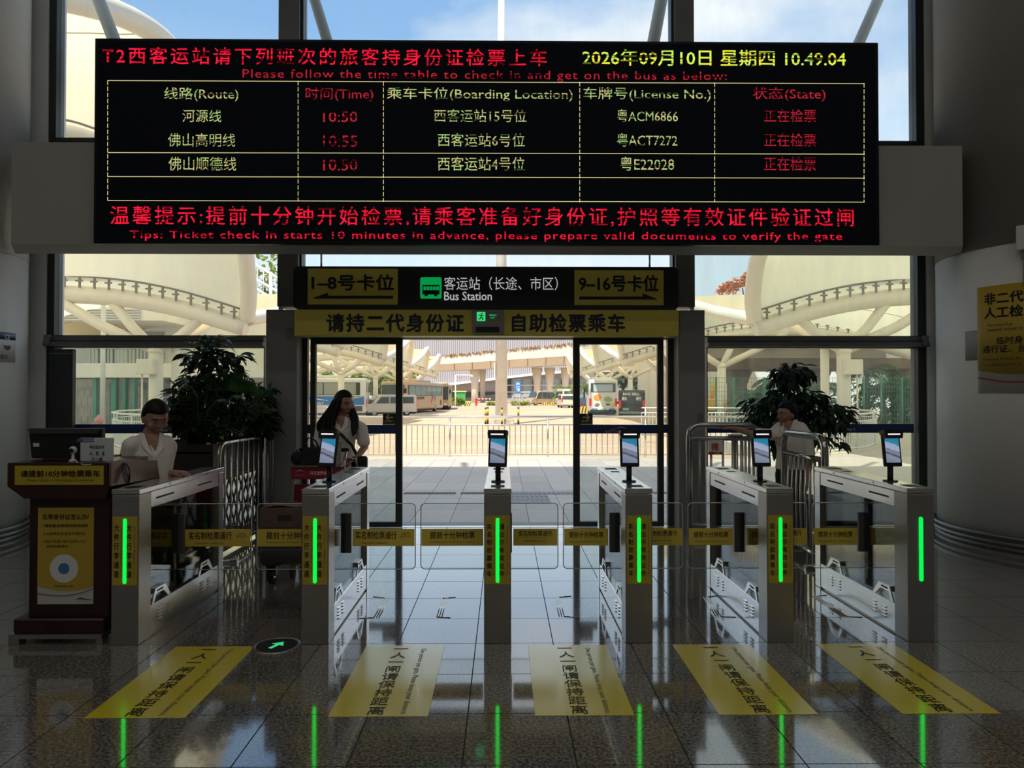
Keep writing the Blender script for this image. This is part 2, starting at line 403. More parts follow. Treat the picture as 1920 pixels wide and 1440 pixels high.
# ceiling downlights of the hall (the photograph shows them mirrored in the panes)
LAMPM = mat('lamp_diffuser', (1.0, 0.95, 0.88), 0.5, emit=42.0)
lamp_body = MB().lathe([(0.16, 0.0), (0.17, -0.05), (0.15, -0.05), (0.15, -0.02)], n=20).mesh('lamp_ring', STEEL)
lamp_dif = MB().lathe([(0.148, -0.03), (0.148, -0.04)], n=20).mesh('diffuser', LAMPM)
for j, yy in enumerate((-9, -5.5, -2, 1.5)):
    for i, xx in enumerate((-7.5, -4.5, -1.5, 1.5, 4.5, 7.5)):
        t = link('downlight', lamp_body, ceil_, (xx, yy, 9.5)); link('diffuser', lamp_dif, t)

# ---------------- facade: frames, mullions, panes
def frame(name, x0, x1, z0, z1, wl, wr, wb, wt, glass, y0=YF - 0.08, y1=YF + 0.08, fm=FRAMEDARK):
    b = MB()
    if wl: b.box(x0, x0 + wl, y0, y1, z0, z1)
    if wr: b.box(x1 - wr, x1, y0, y1, z0, z1)
    if wb: b.box(x0 + wl, x1 - wr, y0, y1, z0, z0 + wb)
    if wt: b.box(x0 + wl, x1 - wr, y0, y1, z1 - wt, z1)
    o = struct(b.build(name, fm))
    BX(x0 + wl, x1 - wr, YF - 0.006, YF + 0.006, z0 + wb, z1 - wt).build('pane', glass, o)
    return o
XL, XR = fx(95), fx(1730)
ML0, ML1, MR0, MR1 = fx(527), fx(565), fx(1262), fx(1297)
ZT0, ZT1, ZS = fz(651), fz(632), fz(267)
frame('window_1', XL, ML0, ZS - 0.04, 9.5, 0.085, 0.02, 0.05, 0.1, GLASS)
frame('window_2', ML1, MR0, ZS - 0.04, 9.5, 0.03, 0.03, 0.05, 0.1, GLASS)
frame('window_3', MR1, XR, ZS - 0.04, 9.5, 0.02, 0.10, 0.05, 0.1, GLASS)
frame('window_4', XL, ML0, ZT1, 3.6, 0.085, 0.01, 0.012, 0.05, GLASS)
frame('window_5', ML1, MR0, fz(578), 3.6, 0.02, 0.02, 0.012, 0.05, GLASS)
frame('window_6', MR1, XR, ZT1, 3.6, 0.01, 0.10, 0.012, 0.05, GLASSD)
frame('window_7', XL, fx(500), 0, ZT0, 0.085, 0.01, 0.02, 0.012, GLASSD)
frame('window_8', fx(1322), XR, 0, ZT0, 0.01, 0.10, 0.02, 0.012, GLASSD)
struct(BX(XL, XR, YF - 0.06, YF + 0.06, 3.6, ZS - 0.04).build('wall_spandrel', FRAMEDARK))
t1 = struct(BX(ML0, ML1, YF - 0.16, YF + 0.16, fz(578), 9.5).build('trim_1', FRAME))
t2 = struct(BX(MR0, MR1, YF - 0.16, YF + 0.16, fz(578), 9.5).build('trim_2', FRAME))
for nm, a, b_ in (('trim_3', XL, fx(500)), ('trim_4', fx(1322), XR)):
    zm = (ZT0 + ZT1) / 2
    o = struct(BX(a, b_, YF - 0.12, YF + 0.1, zm + 0.006, ZT1).build(nm, FRAME))
    BX(a, b_, YF - 0.16, YF + 0.1, ZT0, zm - 0.006).build('lower_rail', FRAME, o)
    BX(a, b_, YF - 0.10, YF + 0.09, zm - 0.006, zm + 0.006).build('shadow_groove', FRAMEDARK, o)
    s_ = a + 0.03 if nm == 'trim_3' else b_ - 0.1
    BX(s_, s_ + 0.07, YF - 0.19, YF - 0.16, zm - 0.05, zm + 0.07).build('hinge_block', FRAME, o)
# pillars that flank the doors
for nm, a, b_ in (('trim_5', 498, 556), ('trim_6', 1274, 1322)):
    Yp = 8.36; o = struct(MB().rbox(fx(a, Yp), fx(b_, Yp), Yp, YF + 0.1, 0, fz(581, Yp), 0.006, 1).build(nm, CLAD))
    xs = fx((a + b_) / 2, Yp); zs = fz(625 if a < 900 else 785, Yp)
    BX(xs + 0.06, xs + 0.13, Yp - 0.01, Yp, zs - 0.06, zs + 0.06).build('switch_plate', FRAME, o)
REVEAL = mat('white_reveal', (0.62, 0.60, 0.57), 0.35)
struct(BX(fx(556), fx(567), YF - 0.25, YF + 0.14, 0, fz(632)).build('trim_7', REVEAL))
struct(BX(fx(1262), fx(1274), YF - 0.25, YF + 0.14, 0, fz(632)).build('trim_8', REVEAL))
# dark panel standing inside the left window
dp = thing('dark_panel', 'tall dark board leaning in the corner behind the check-in desk monitor', 'panel', (fx(113), YF - 0.17, 0))
MB().rbox(fx(92, YF - .2), fx(135, YF - .2), YF - 0.2, YF - 0.12, 0, fz(655, YF - .2), 0.008, 1).build('board', FRAMEDARK, dp, True)
BX(fx(92, YF - .2), fx(135, YF - .2), YF - 0.206, YF - 0.2, fz(664, YF - .2), fz(662, YF - .2)).build('groove', FRAME, dp, True)

# sliding doors: fixed sidelights and open leaves
def leaf(nm, ax, bx, gx0, gx1, arrow, tx):
    y0, y1 = YF - 0.13, YF - 0.07
    zt, zb = fz(634), 0.01
    o = struct(MB().box(fx(ax), fx(gx0), y0, y1, zb, zt).box(fx(gx1), fx(bx), y0, y1, zb, zt).box(fx(gx0), fx(gx1), y0, y1, fz(647), zt).box(fx(gx0), fx(gx1), y0, y1, zb, zb + 0.06).build(nm, FRAMEDARK))
    BX(fx(gx0), fx(gx1), YF - 0.106, YF - 0.094, zb + .06, fz(647)).build('pane', GLASS, o)
    yb = YF - 0.112
    BX(fx(gx0), fx(gx1), yb, yb + .003, fz(812), fz(796)).build('navy_strip', BLUEBAND, o)
    s0, s1 = (721, 745) if arrow < 0 else (1085, 1109)
    st = BX(fx(s0), fx(s1), yb - .002, yb + .002, fz(797), fz(775)).build('door_sticker', INK, o)
    c = Vector(((fx(s0) + fx(s1)) / 2, yb - .004, fz(782)))
    ab = MB(); k = arrow
    ab.box(-.045, .045, 0, .001, -.007, .007, M=Matrix.Translation(c)); 
    for sg in (1, -1):
        ab.prism([(k * .05, 0), (k * .012, sg * .038), (k * -.006, sg * .038), (k * .03, 0)], 0, .001, M=Matrix.Translation(c))
    ab.build('arrow', mat('gold_print', (0.75, 0.62, 0.25), 0.5), st)
    text(st, '自动门', mat('gold_print'), (c.x, c.y, fz(789)), h=.03, w=.11)
    BX(fx(s0) + .01, fx(s1) - .01, yb - .003, yb - .002, fz(796), fz(794)).build('stripe', mat('gold_print'), st)
    text(o, 'BAIYUN AIRPORT', mat('silver_print', (0.45, 0.47, 0.5), 0.4), (fx(tx), yb - .002, fz(808)), w=.36, h=.035)
    lg = MB().tube([Vector((fx(tx - 18), yb - .002, fz(805))), Vector((fx(tx - 8), yb - .002, fz(802.5))), Vector((fx(tx), yb - .002, fz(800))), Vector((fx(tx + 12), yb - .002, fz(802)))], [.002, .004, .006, .002], 6)
    lg.build('logo_stroke', mat('silver_print'), o)
    return o
leaf('door_1', 587, 757, 597, 745, -1, 668)
leaf('door_2', 1073, 1240, 1085, 1229, 1, 1160)
for nm, a, b_, side in (('door_3', 567, 587, 0), ('door_4', 1240, 1262, 1)):
    xs = (567, 578) if side == 0 else (1251, 1262)
    o = struct(BX(fx(xs[0]), fx(xs[1]), YF - 0.04, YF + 0.04, 0, fz(634)).build(nm, FRAMEDARK))
    g0, g1 = (578, 745) if side == 0 else (1085, 1251)
    BX(fx(g0), fx(g1), YF - 0.006, YF + 0.006, 0, fz(634)).build('pane', GLASS, o)
    BX(fx(a if side else 578), fx(b_ if not side else 1251), YF - 0.012, YF - 0.008, fz(812), fz(796)).build('navy_strip', BLUEBAND, o)
BX(fx(567), fx(1262), YF - 0.05, YF + 0.16, fz(636), fz(630) + .03).build('trim_9', mat('door_header', (0.45, 0.40, 0.35), 0.5))['kind'] = 'structure'
BX(fx(567), fx(1262), YF - 0.16, YF + 0.02, fz(633) + 0.0, 2.65).build('trim_10', FRAMEDARK)['kind'] = 'structure'

# navy strips with logo on the side windows
for nm, a, b_, lab, tx in (('navy_window_strip', 107, 498, 'navy blue safety strip across the left window behind the desk clerk', 312), ('navy_window_strip', 1322, 1712, 'navy blue safety strip across the right window behind the potted tree', 1578)):
    o = BX(fx(a), fx(b_), YF - 0.012, YF - 0.008, fz(812), fz(795)).build(nm, BLUEBAND); tag(o, lab, 'safety strip', 'navy strips on the windows')
    text(o, 'BAIYUN AIRPORT', WTXT, (fx(tx), YF - .014, fz(806)), w=.32, h=.032)
    MB().tube([Vector((fx(tx - 26), YF - .014, fz(803))), Vector((fx(tx - 18), YF - .014, fz(800))), Vector((fx(tx - 8), YF - .014, fz(802)))], [.002, .005, .002], 6).build('logo_stroke', WTXT, o)

# ---------------- columns
RINGM = mat('dull_steel', (0.30, 0.29, 0.28), 0.5, 1.0)
def column(name, cx, cy, lab):
    R0 = 1.2
    o = struct(MB().lathe([(R0, 0.045), (R0, 3.15)], (cx, cy, 0), 72).build(name, COLP))
    MB().lathe([(R0 + .004, 3.152), (R0 + .004, 9.5)], (cx, cy, 0), 72).build('upper_paint', COLP2 if cx > 0 else COLP, o)
    MB().lathe([(R0 + .03, 0.0), (R0 + .03, 0.04), (R0 + .02, 0.05)], (cx, cy, 0), 72).build('plinth_band', RINGM, o)
    for z in (0.085, 0.145):
        ring = MB(); ring.tube([(cx + (R0 + .045) * math.cos(2 * math.pi * k / 72), cy + (R0 + .045) * math.sin(2 * math.pi * k / 72), z) for k in range(72)], 0.022, 8, closed=True); ring.build('ring_rail', RINGM, o)
    return o
CXL, CXR, CY = -6.645, 6.2, 7.75
colL = column('column_1', CXL, CY, ''); colR = column('column_2', CXR, CY, '')

# ---------------- beam carrying the board
YB = 7.3
bz0, bz1 = fz(460, YB), fz(270, YB); bl, br = fx(18, YB), fx(1808, YB)
beam = struct(MB().prism([(bl, YB), (br, YB), (br + .30, YB + .5), (bl - .30, YB + .5)], bz0, bz1, 'xy').build('wall_beam', BEAMP))

# ---------------- LED departure board
YL = 7.2
led = thing('led_board', 'long black LED departure board with red and yellow text above the doors', 'display board', (fx(912, YL), YL + .05, fz(457, YL)))
P = lambda px, py, d=0.0: at(px, py, YL - d)
x0, x1 = fx(172, YL), fx(1652, YL); z0, z1 = fz(458, YL), at(900, 75, YL).z
MB().rbox(x0, x1, YL, YB - .001, z0, z1, 0.012, 2).build('housing', mat('led_housing', (0.006, 0.008, 0.011), 0.45, spec=0.25), led, True)
BX(x0 + .035, x1 - .035, YL - .004, YL - .001, z0 + .03, z1 - .03).build('display_face', mat('led_matrix', (0.0045, 0.0075, 0.014), 0.7, var=0.15, vscale=90, spec=0.15), led, True)
RED = mat_led('led_red', ((0.95, 0.012, 0.05), (0.75, 0.008, 0.03)))
YLW = mat_led('led_yellow', ((0.85, 0.80, 0.05), (0.55, 0.85, 0.12)))
RED2 = mat_led('led_dim_red', ((0.62, 0.02, 0.05), (0.45, 0.015, 0.03)), 0.6)
YLW2 = mat_led('led_pale', ((0.80, 0.72, 0.30), (0.50, 0.75, 0.25)), 0.5)
def ledtxt(body, m, px0, px1, py0, py1, bold=0.0, sp=1.0):
    a = P((px0 + px1) / 2, (py0 + py1) / 2, .006)
    w = abs(P(px1, py0).x - P(px0, py0).x); h = abs(P(px0, py0).z - P(px0, py1).z)
    text(led, body, m, a, w, h, bold=bold, world=True, sp=sp)
ledtxt('T2西客运站请下列班次的旅客持身份证检票上车', RED, 194, 1026, 90, 122, .008, 1.25)
ledtxt('2026年09月10日 星期四 10.49.04', YLW, 1093, 1586, 93, 124, .010)
ledtxt('Please follow the time table to check in and get on the bus as below:', RED2, 457, 1364, 132, 153, 0, 1.12)
hdr = [('线路(Route)', YLW2, 308, 447), ('时间(Time)', RED2, 573, 700), ('乘车卡位(Boarding Location)', YLW2, 726, 1074), ('车牌号(License No.)', YLW2, 1094, 1333), ('状态(State)', RED2, 1411, 1548)]
for b_, m_, a, c in hdr: ledtxt(b_, m_, a, c, 164, 190)
rows = [(205, 229, '河源线', 342, 415, '10:50', '西客运站15号位', 814, 987, '粤ACM6866', 1157, 1271),
        (250, 275, '佛山高明线', 315, 441, '10:55', '西客运站6号位', 821, 984, '粤ACT7272', 1157, 1270),
        (294, 320, '佛山顺德线', 316, 443, '10.50', '西客运站4号位', 821, 984, '粤E22028', 1163, 1264)]
for y0_, y1_, a, ax, axx, tm, lo, lx, lxx, pl, qx, qxx in rows:
    ledtxt(a, YLW2, ax, axx, y0_, y1_); ledtxt(tm, RED2, 606, 670, y0_ + 4, y1_); ledtxt(lo, YLW2, lx, lxx, y0_, y1_); ledtxt(pl, YLW2, qx, qxx, y0_, y1_); ledtxt('正在检票', RED2, 1433, 1530, y0_, y1_)
ledtxt('温馨提示:提前十分钟开始检票,请乘客准备好身份证,护照等有效证件验证过闸', RED, 212, 1604, 388, 424, .006, 1.22)
ledtxt('Tips: Ticket check in starts 10 minutes in advance, please prepare valid documents to verify the gate', RED, 248, 1582, 434, 453, .004, 1.12)
rule = mat('led_rule', (0.75, 0.68, 0.32), 0.5, emit=0.6)
hb = MB()
for ya, yb_ in ((151, 157), (286, 289), (331, 334), (376, 379)):
    for k in range(24):
        a = P(202 + 1419 * k / 24, ya + (yb_ - ya) * k / 24, .005); c = P(202 + 1419 * (k + 1) / 24, ya + (yb_ - ya) * (k + 1) / 24, .005)
        hb.box(a.x, c.x, a.y - .001, a.y, a.z - .003, a.z + .003)
tag(hb.build('grid_rule', rule, led, True), kind='stuff')
vb = MB()
for px, (ya, yb_) in ((202, (151, 376)), (559, (152, 377)), (719, (153, 378)), (1087, (154, 379)), (1340, (155, 379)), (1620, (156, 379))):
    y = ya
    while y < yb_ - 3:
        a = P(px, y, .005); c = P(px, min(y + 8, yb_), .005); vb.box(a.x - .003, a.x + .003, a.y - .001, a.y, c.z, a.z); y += 11.5
tag(vb.build('grid_dashes', rule, led, True), kind='stuff')

# ---------------- hanging direction sign
YS = 8.22
P2 = lambda px, py, d=0.0: at(px, py, YS - d)
sign = thing('direction_sign', 'black bus station sign with yellow platform arrows above the door', 'sign', (fx(911, YS), YS + .06, fz(580, YS)))
SIGNBK = mat('sign_black', (0.010, 0.013, 0.016), 0.4)
MB().rbox(fx(549, YS), fx(1273, YS), YS, YS + .12, fz(580, YS), fz(500, YS), 0.06, 4, axis=1).build('sign_board', SIGNBK, sign, True)
def panel(px0, px1, py0, py1, m, name, d=.004, th=.004):
    a, c = P2(px0, py1, d), P2(px1, py0, d)
    return BX(a.x, c.x, a.y - th, a.y + .003, a.z, c.z).build(name, m, sign, True)
def stxt(body, m, px0, px1, py0, py1, bold=0, d=.011):
    a = P2((px0 + px1) / 2, (py0 + py1) / 2, d); w = P2(px1, py0).x - P2(px0, py0).x; h = P2(px0, py0).z - P2(px0, py1).z
    text(sign, body, m, a, w, h, bold=bold, world=True)
panel(577, 746, 504, 571, YELSIGN, 'arrow_panel'); panel(1077, 1244, 507, 572, YELSIGN, 'arrow_panel')
stxt('1–8号卡位', INK, 585, 738, 515, 544, .028); stxt('9–16号卡位', INK, 1086, 1234, 516, 546, .028)
for pts in ([(588, 558), (615, 549), (615, 554.5), (737, 554.5), (737, 560), (588, 560)], [(1232, 560.5), (1205, 550), (1205, 556), (1086, 556), (1086, 561.5), (1232, 561.5)]):
    MB().prism([(P2(a, b_, .011).x, P2(a, b_, .011).z) for a, b_ in pts], YS - .012, YS - .009).build('arrow', INK, sign, True)
GREENS = mat('green_sign', (0.0, 0.36, 0.08), 0.4, emit=0.5)
a, c = P2(788, 560), P2(828, 520)
MB().rbox(a.x, c.x, YS - .008, YS + .002, a.z, c.z, 0.02, 3, axis=1).build('bus_icon_panel', GREENS, sign, True)
ib = MB(); q = lambda x, y: (P2(x, y, .011).x, P2(x, y, .011).z)
ib.prism([q(792, 552), q(792, 534), q(824, 534), q(824, 552)], YS - .010, YS - .0085)
for wx in (799, 817): ib.cyl((q(wx, 552)[0], YS - .0105, q(wx, 552)[1]), (q(wx, 552)[0], YS - .0085, q(wx, 552)[1]), .022, n=16)
ib.build('bus_icon', INK, sign, True)
wb = MB()
for k in range(5): wb.prism([q(794 + 6 * k, 544), q(794 + 6 * k, 537), q(799 + 6 * k, 537), q(799 + 6 * k, 544)], YS - .012, YS - .0102)
tag(wb.build('bus_icon_windows', GREENS, sign, True), kind='stuff')
stxt('客运站（长途、市区）', LITW, 833, 1046, 519, 544); stxt('Bus Station', LITW, 833, 922, 547, 563, .008)
for px in (600, 1220): MB().cyl(P2(px, 505) + Vector((0, .06, 0)), P2(px, 470) + Vector((0, .06, 0)), .012, n=8).build('hanger_rod', STEEL, sign, True)

# yellow banner on the door header
ban = thing('yellow_banner', 'yellow banner board with large dark lettering on the automatic door header', 'banner', (fx(911, YS), YS + .03, fz(630, YS)))
MB().rbox(fx(552, YS), fx(1273, YS), YS - .01, YF - .17, fz(630, YS), fz(581, YS), 0.006, 1).build('board', YELSIGN, ban, True)
for body, a, c in (('请持二代身份证', 613, 869), ('自助检票乘车', 961, 1171)):
    o = P2((a + c) / 2, 605.5, .013); text(ban, body, mat('navy_ink', (0.016, 0.02, 0.035), 0.5), o, P2(c, 600).x - P2(a, 600).x, P2(a, 589).z - P2(a, 622).z, bold=.032, world=True, sp=1.13)
GR = mat('grey_plastic', (0.30, 0.30, 0.29), 0.5)
ex = thing('exit_sign', 'grey exit sign box with green running figure on the yellow banner', 'exit sign', (fx(914, YS), YS - .03, fz(626, YS)))
MB().rbox(fx(886, YS), fx(945, YS), YS - .05, YS - .011, fz(626, YS), fz(582, YS), .008, 2).build('housing', GR, ex, True)
EXG = mat('exit_green', (0.05, 0.75, 0.22), 0.4, emit=0.55)
a, c = at(894, 602, YS - .052), at(910, 585, YS - .052)
BX(a.x, c.x, YS - .054, YS - .050, a.z, c.z).build('lit_panel', EXG, ex, True)
fg = MB(); cc = (a + c) / 2
fg.cyl((cc.x + .012, YS - .0555, cc.z + .036), (cc.x + .012, YS - .054, cc.z + .036), .009, n=10)
for s_, e_ in (((0, .02), (0, -.008)), ((0, .02), (.028, .006)), ((0, .018), (-.026, .012)), ((0, -.008), (.024, -.022)), ((.024, -.022), (.016, -.04)), ((0, -.008), (-.014, -.026)), ((-.014, -.026), (-.034, -.03))):
    fg.tube([(cc.x + s_[0], YS - .055, cc.z + s_[1]), (cc.x + e_[0], YS - .055, cc.z + e_[1])], .006, 5)
fg.build('running_figure', INK, ex, True)
text(ex, '安全出口', EXG, at(924, 591, YS - .052), .08, .022, world=True); text(ex, 'EXIT', EXG, at(924, 596, YS - .052), .05, .012, world=True)
a, c = at(892, 623, YS - .05), at(936, 613, YS - .05)
MB().rbox(a.x, c.x, YS - .075, YS - .048, a.z, c.z, .006, 2).build('motion_sensor', BLACK, ex, True)

# ---------------- notices fixed to the columns
def colwarp(cx, cy, ang0, z0, r):
    """(u to the right seen from the hall, v up) -> point on the column skin"""
    return lambda u, v: Vector((cx + r * math.sin(ang0 + u / r), cy - r * math.cos(ang0 + u / r), z0 + v))
def curved(parent, name, m, cx, cy, r, a0, a1, zb, zt, th=.004, top=None, bot=None):
    n = 16; v = []; f = []
    for i in range(n + 1):
        t = i / n; a = a0 + (a1 - a0) * t
        lo = bot(t) if bot else zb; hi = top(t) if top else zt
        for rr in (r, r + th):
            for z in (lo, hi): v.append((cx + rr * math.sin(a), cy - rr * math.cos(a), z))
    for i in range(n):
        k = i * 4; l = k + 4
        f += [(k + 2, l + 2, l + 3, k + 3), (k, k + 1, l + 1, l), (k + 1, k + 3, l + 3, l + 1), (k, l, l + 2, k + 2)]
    f += [(0, 2, 3, 1), (n * 4, n * 4 + 1, n * 4 + 3, n * 4 + 2)]
    return MB().add(v, f, True).build(name, m, parent)
def ray_col(px, py, cx, cy, r):
    d = (at(px, py, 1.0) - Vector((0, 0, CAM_H)))
    A = d.x ** 2 + d.y ** 2; B = -2 * (d.x * cx + d.y * cy); C = cx * cx + cy * cy - r * r
    k = (-B - math.sqrt(max(0, B * B - 4 * A * C))) / (2 * A); p = Vector((0, 0, CAM_H)) + d * k
    return math.atan2(p.x - cx, cy - p.y), p.z
pa, pz1 = ray_col(1833, 540, CXR, CY, 1.2); _, pz0 = ray_col(1838, 737, CXR, CY, 1.2)
pw = 0.62 / 1.2
post = thing('column_poster', 'yellow ticket notice poster wrapped on the right round column', 'poster', (0, 0, 0))
zc = pz0 + 0.24
DIMY = mat('poster_yellow', (0.55, 0.38, 0.045), 0.5)
curved(post, 'backing', mat('poster_white', (0.62, 0.62, 0.60), 0.5), CXR, CY, 1.203, pa, pa + pw, pz0, pz1)
curved(post, 'yellow_field', DIMY, CXR, CY, 1.2075, pa, pa + pw, zc, pz1, th=.001, bot=lambda t: zc - .05 * math.sin(math.pi * (t * .8)) + .0)
curved(post, 'red_swoosh', mat('poster_red', (0.35, 0.05, 0.03), 0.5), CXR, CY, 1.2075, pa, pa + pw, 0, 0, th=.001, bot=lambda t: zc - .085 - .05 * math.sin(math.pi * t * .8), top=lambda t: zc - .070 - .05 * math.sin(math.pi * t * .8))
for body, px, py, h_ in (('非二代身份证', 1846, 562, .115), ('人工检票通道', 1846, 588, .115), ('Non-second generation', 1852, 611, .036), ('manual ticket inspection', 1852, 619, .036), ('临时身份证、', 1869, 639, .078), ('通行证、台胞证', 1843, 656, .078), ('Temporary ID cards, Passports', 1842, 675, .034), ('Compatriot permits, HK', 1848, 685, .034)):
    a_, z_ = ray_col(px, py, CXR, CY, 1.21)
    body = {'非二代身份证': '非二代', '人工检票通道': '人工检', '临时身份证、': '临时身份', '通行证、台胞证': '通行证、台胞', 'Non-second generation': 'Non-second ge', 'manual ticket inspection': 'manual ticket in', 'Temporary ID cards, Passports': 'Temporary ID cards, Pas', 'Compatriot permits, HK': 'Compatriot permits, H'}[body]
    text(post, body, INK, (0, 0, 0), None, h_, warp=colwarp(CXR, CY, a_, z_, 1.2105), bold=(.035 if h_ > .1 else .018) if h_ > .05 else 0, align='L')
# paler repaint patch beside the poster, wall unit and conduit
pt = curved(colR, 'repaint_patch', mat('patch_paint', (0.40, 0.40, 0.36), 0.75), CXR, CY, 1.2005, pa - .135, pa + .02, ray_col(1790, 678, CXR, CY, 1.2)[1], ray_col(1790, 624, CXR, CY, 1.2)[1], th=.001)
ua, uz1 = ray_col(1906, 425, CXR, CY, 1.25); _, uz0 = ray_col(1906, 470, CXR, CY, 1.25)
wu = thing('wall_box', 'small off-white box with a conduit high on the right column', 'wall unit', (CXR + 1.2 * math.sin(ua + .09), CY - 1.2 * math.cos(ua + .09), uz0))
Mw = Matrix.Rotation(ua + .09, 4, 'Z')
MB().rbox(-.11, .11, -.09, .02, 0, uz1 - uz0, .01, 2, M=Mw).build('housing', WHITE, wu)
MB().cyl((-.05, -.02, -.35), (-.05, -.02, 0), .016, n=8, M=Mw).cyl((-.05, -.02, -.09), (-.05, -.02, -.02), .03, n=8, M=Mw).build('conduit', GR, wu)
la, lz1 = ray_col(28, 624, CXL, CY, 1.2); _, lz0 = ray_col(28, 680, CXL, CY, 1.2)
ln = thing('surveillance_notice', 'small white notice with navy header on the left column at the frame edge', 'notice', (0, 0, 0))
curved(ln, 'card', WHITE, CXL, CY, 1.203, la - .30, la, lz0, lz1)
curved(ln, 'navy_header', BLUEBAND, CXL, CY, 1.2075, la - .30, la, lz1 - .088, lz1 - .01, th=.001)
a_, z_ = ray_col(14, 632, CXL, CY, 1.21)
text(ln, 'CE', WTXT, (0, 0, 0), None, .05, warp=colwarp(CXL, CY, a_, z_, 1.2105), bold=.01)
a_, z_ = ray_col(8, 669, CXL, CY, 1.21)
text(ln, '监行!', INK, (0, 0, 0), None, .045, warp=colwarp(CXL, CY, a_, z_, 1.2105), bold=.01)
a_, z_ = ray_col(14, 650, CXL, CY, 1.21); w_ = colwarp(CXL, CY, a_, z_, 1.2105)
cb_ = MB(); pts = [w_(.05 * math.cos(t) * (1.0), .04 * math.sin(t)) for t in [math.pi + math.pi * k / 10 for k in range(11)]] + [w_(.06, .012), w_(-.06, .012)]
cb_.add(pts, [tuple(range(len(pts)))]).build('camera_icon', INKG, ln)
# ================================================================== TICKET GATES
GY, GL, GW, GH = 4.568, 1.37, 0.175, 1.0
GX = [-2.436, -1.218, -0.0415, 0.8754, 1.796, 2.716]
SLOT = mat('slot_dark', (0.02, 0.02, 0.02), 0.6)
GREENL = mat('green_light', (0.0, 0.85, 0.05), 0.4, emit=1.25)
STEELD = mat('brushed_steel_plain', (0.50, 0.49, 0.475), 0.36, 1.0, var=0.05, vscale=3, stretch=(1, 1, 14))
def shared(name, b, m, store={}):
    if name not in store: store[name] = b().mesh(name, m)
    return store[name]
gm = {}
def G(name, fn, m):
    b = MB(); fn(b); gm[name] = b.mesh(name, m)
w2 = GW / 2
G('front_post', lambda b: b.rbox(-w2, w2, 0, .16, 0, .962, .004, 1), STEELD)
G('rear_post', lambda b: b.rbox(-w2, w2, GL - .10, GL, 0, .962, .004, 1), STEEL)
G('top_cap', lambda b: b.rbox(-w2 - .002, w2 + .002, -.002, GL + .002, .966, GH, .004, 1), STEEL)
G('upper_beam', lambda b: b.rbox(-w2 + .004, w2 - .004, .16, GL - .10, .855, .962, .003, 1), STEEL)
G('cabinet', lambda b: b.rbox(-w2 + .003, w2 - .003, .16, GL - .10, .012, .205, .003, 1), STEEL)
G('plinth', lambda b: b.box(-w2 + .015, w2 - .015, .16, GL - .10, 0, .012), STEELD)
G('slot', lambda b: b.box(-.001, .001, -.13, .13, -.006, .006), SLOT)
G('lock', lambda b: b.cyl((-.004, 0, 0), (.004, 0, 0), .009, n=10), CHROME)
def f_louvre(s, y):
    def f(b):
        for k in range(4):
            z = .075 + .022 * k; x = s * (w2 - .003)
            b.prism([(y, z), (y + .055, z), (y + .055, z + .010), (y, z + .010)], x, x + s * .007, 'yz')
    return f
LOUV = mat('louvre_bright', (0.80, 0.79, 0.77), 0.25, 1.0)
for i, (s, y) in enumerate([(s, y) for s in (-1, 1) for y in (.27, .40, .93, 1.06)]): G('louvre%d' % i, f_louvre(s, y), LOUV)
def f_brk(y):
    def f(b):
        for s in (-1, 1):
            x0, x1 = (w2 - .012) * s, (w2 - .004) * s
            # sloped hood: outer outline minus the dark mouth
            b.prism([(y, .205), (y + .05, .30), (y + .19, .30), (y + .27, .205), (y + .235, .205), (y + .165, .262), (y + .065, .262), (y + .03, .205)], x0, x1, 'yz')
        b.box(-w2 + .012, w2 - .012, y + .055, y + .185, .262, .298)
    return f
G('hood0', f_brk(.18), STEEL); G('hood1', f_brk(.90), STEEL)
def f_slit(y):
    def f(b):
        for s in (-1, 1): b.box((w2 - .004) * s, (w2 - .002) * s, y + .075, y + .155, .275, .285)
    return f
G('slit0', f_slit(.18), SLOT); G('slit1', f_slit(.90), SLOT)
G('pivot_post', lambda b: b.cyl((0, .62, .205), (0, .62, .855), .027, n=14), BLACK)
G('rear_rod', lambda b: b.cyl((0, .74, .205), (0, .74, .855), .014, n=10), BLACK)
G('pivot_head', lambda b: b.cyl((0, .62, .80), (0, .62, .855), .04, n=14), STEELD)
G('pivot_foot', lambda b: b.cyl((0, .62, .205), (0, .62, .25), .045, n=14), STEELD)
G('inner_board', lambda b: b.box(-.05, .05, 1.17, GL - .10, .205, .855), BLACK)
G('side_glass', lambda b: b.box(-.0025, .0025, .16, GL - .10, .205, .855), WING)
G('light_strip', lambda b: b.rbox(-.0105, .0105, -.006, .002, .395, .812, .0102, 3, axis=1), GREENL)
G('card_reader', lambda b: b.box(-.045, .045, -.05, .05, -.001, .0015), SLOT)
LABELY = mat('gate_label_film', (0.52, 0.40, 0.05), 0.4)
G('front_label', lambda b: b.box(-.079, .079, -.003, 0, .385, .825), LABELY)
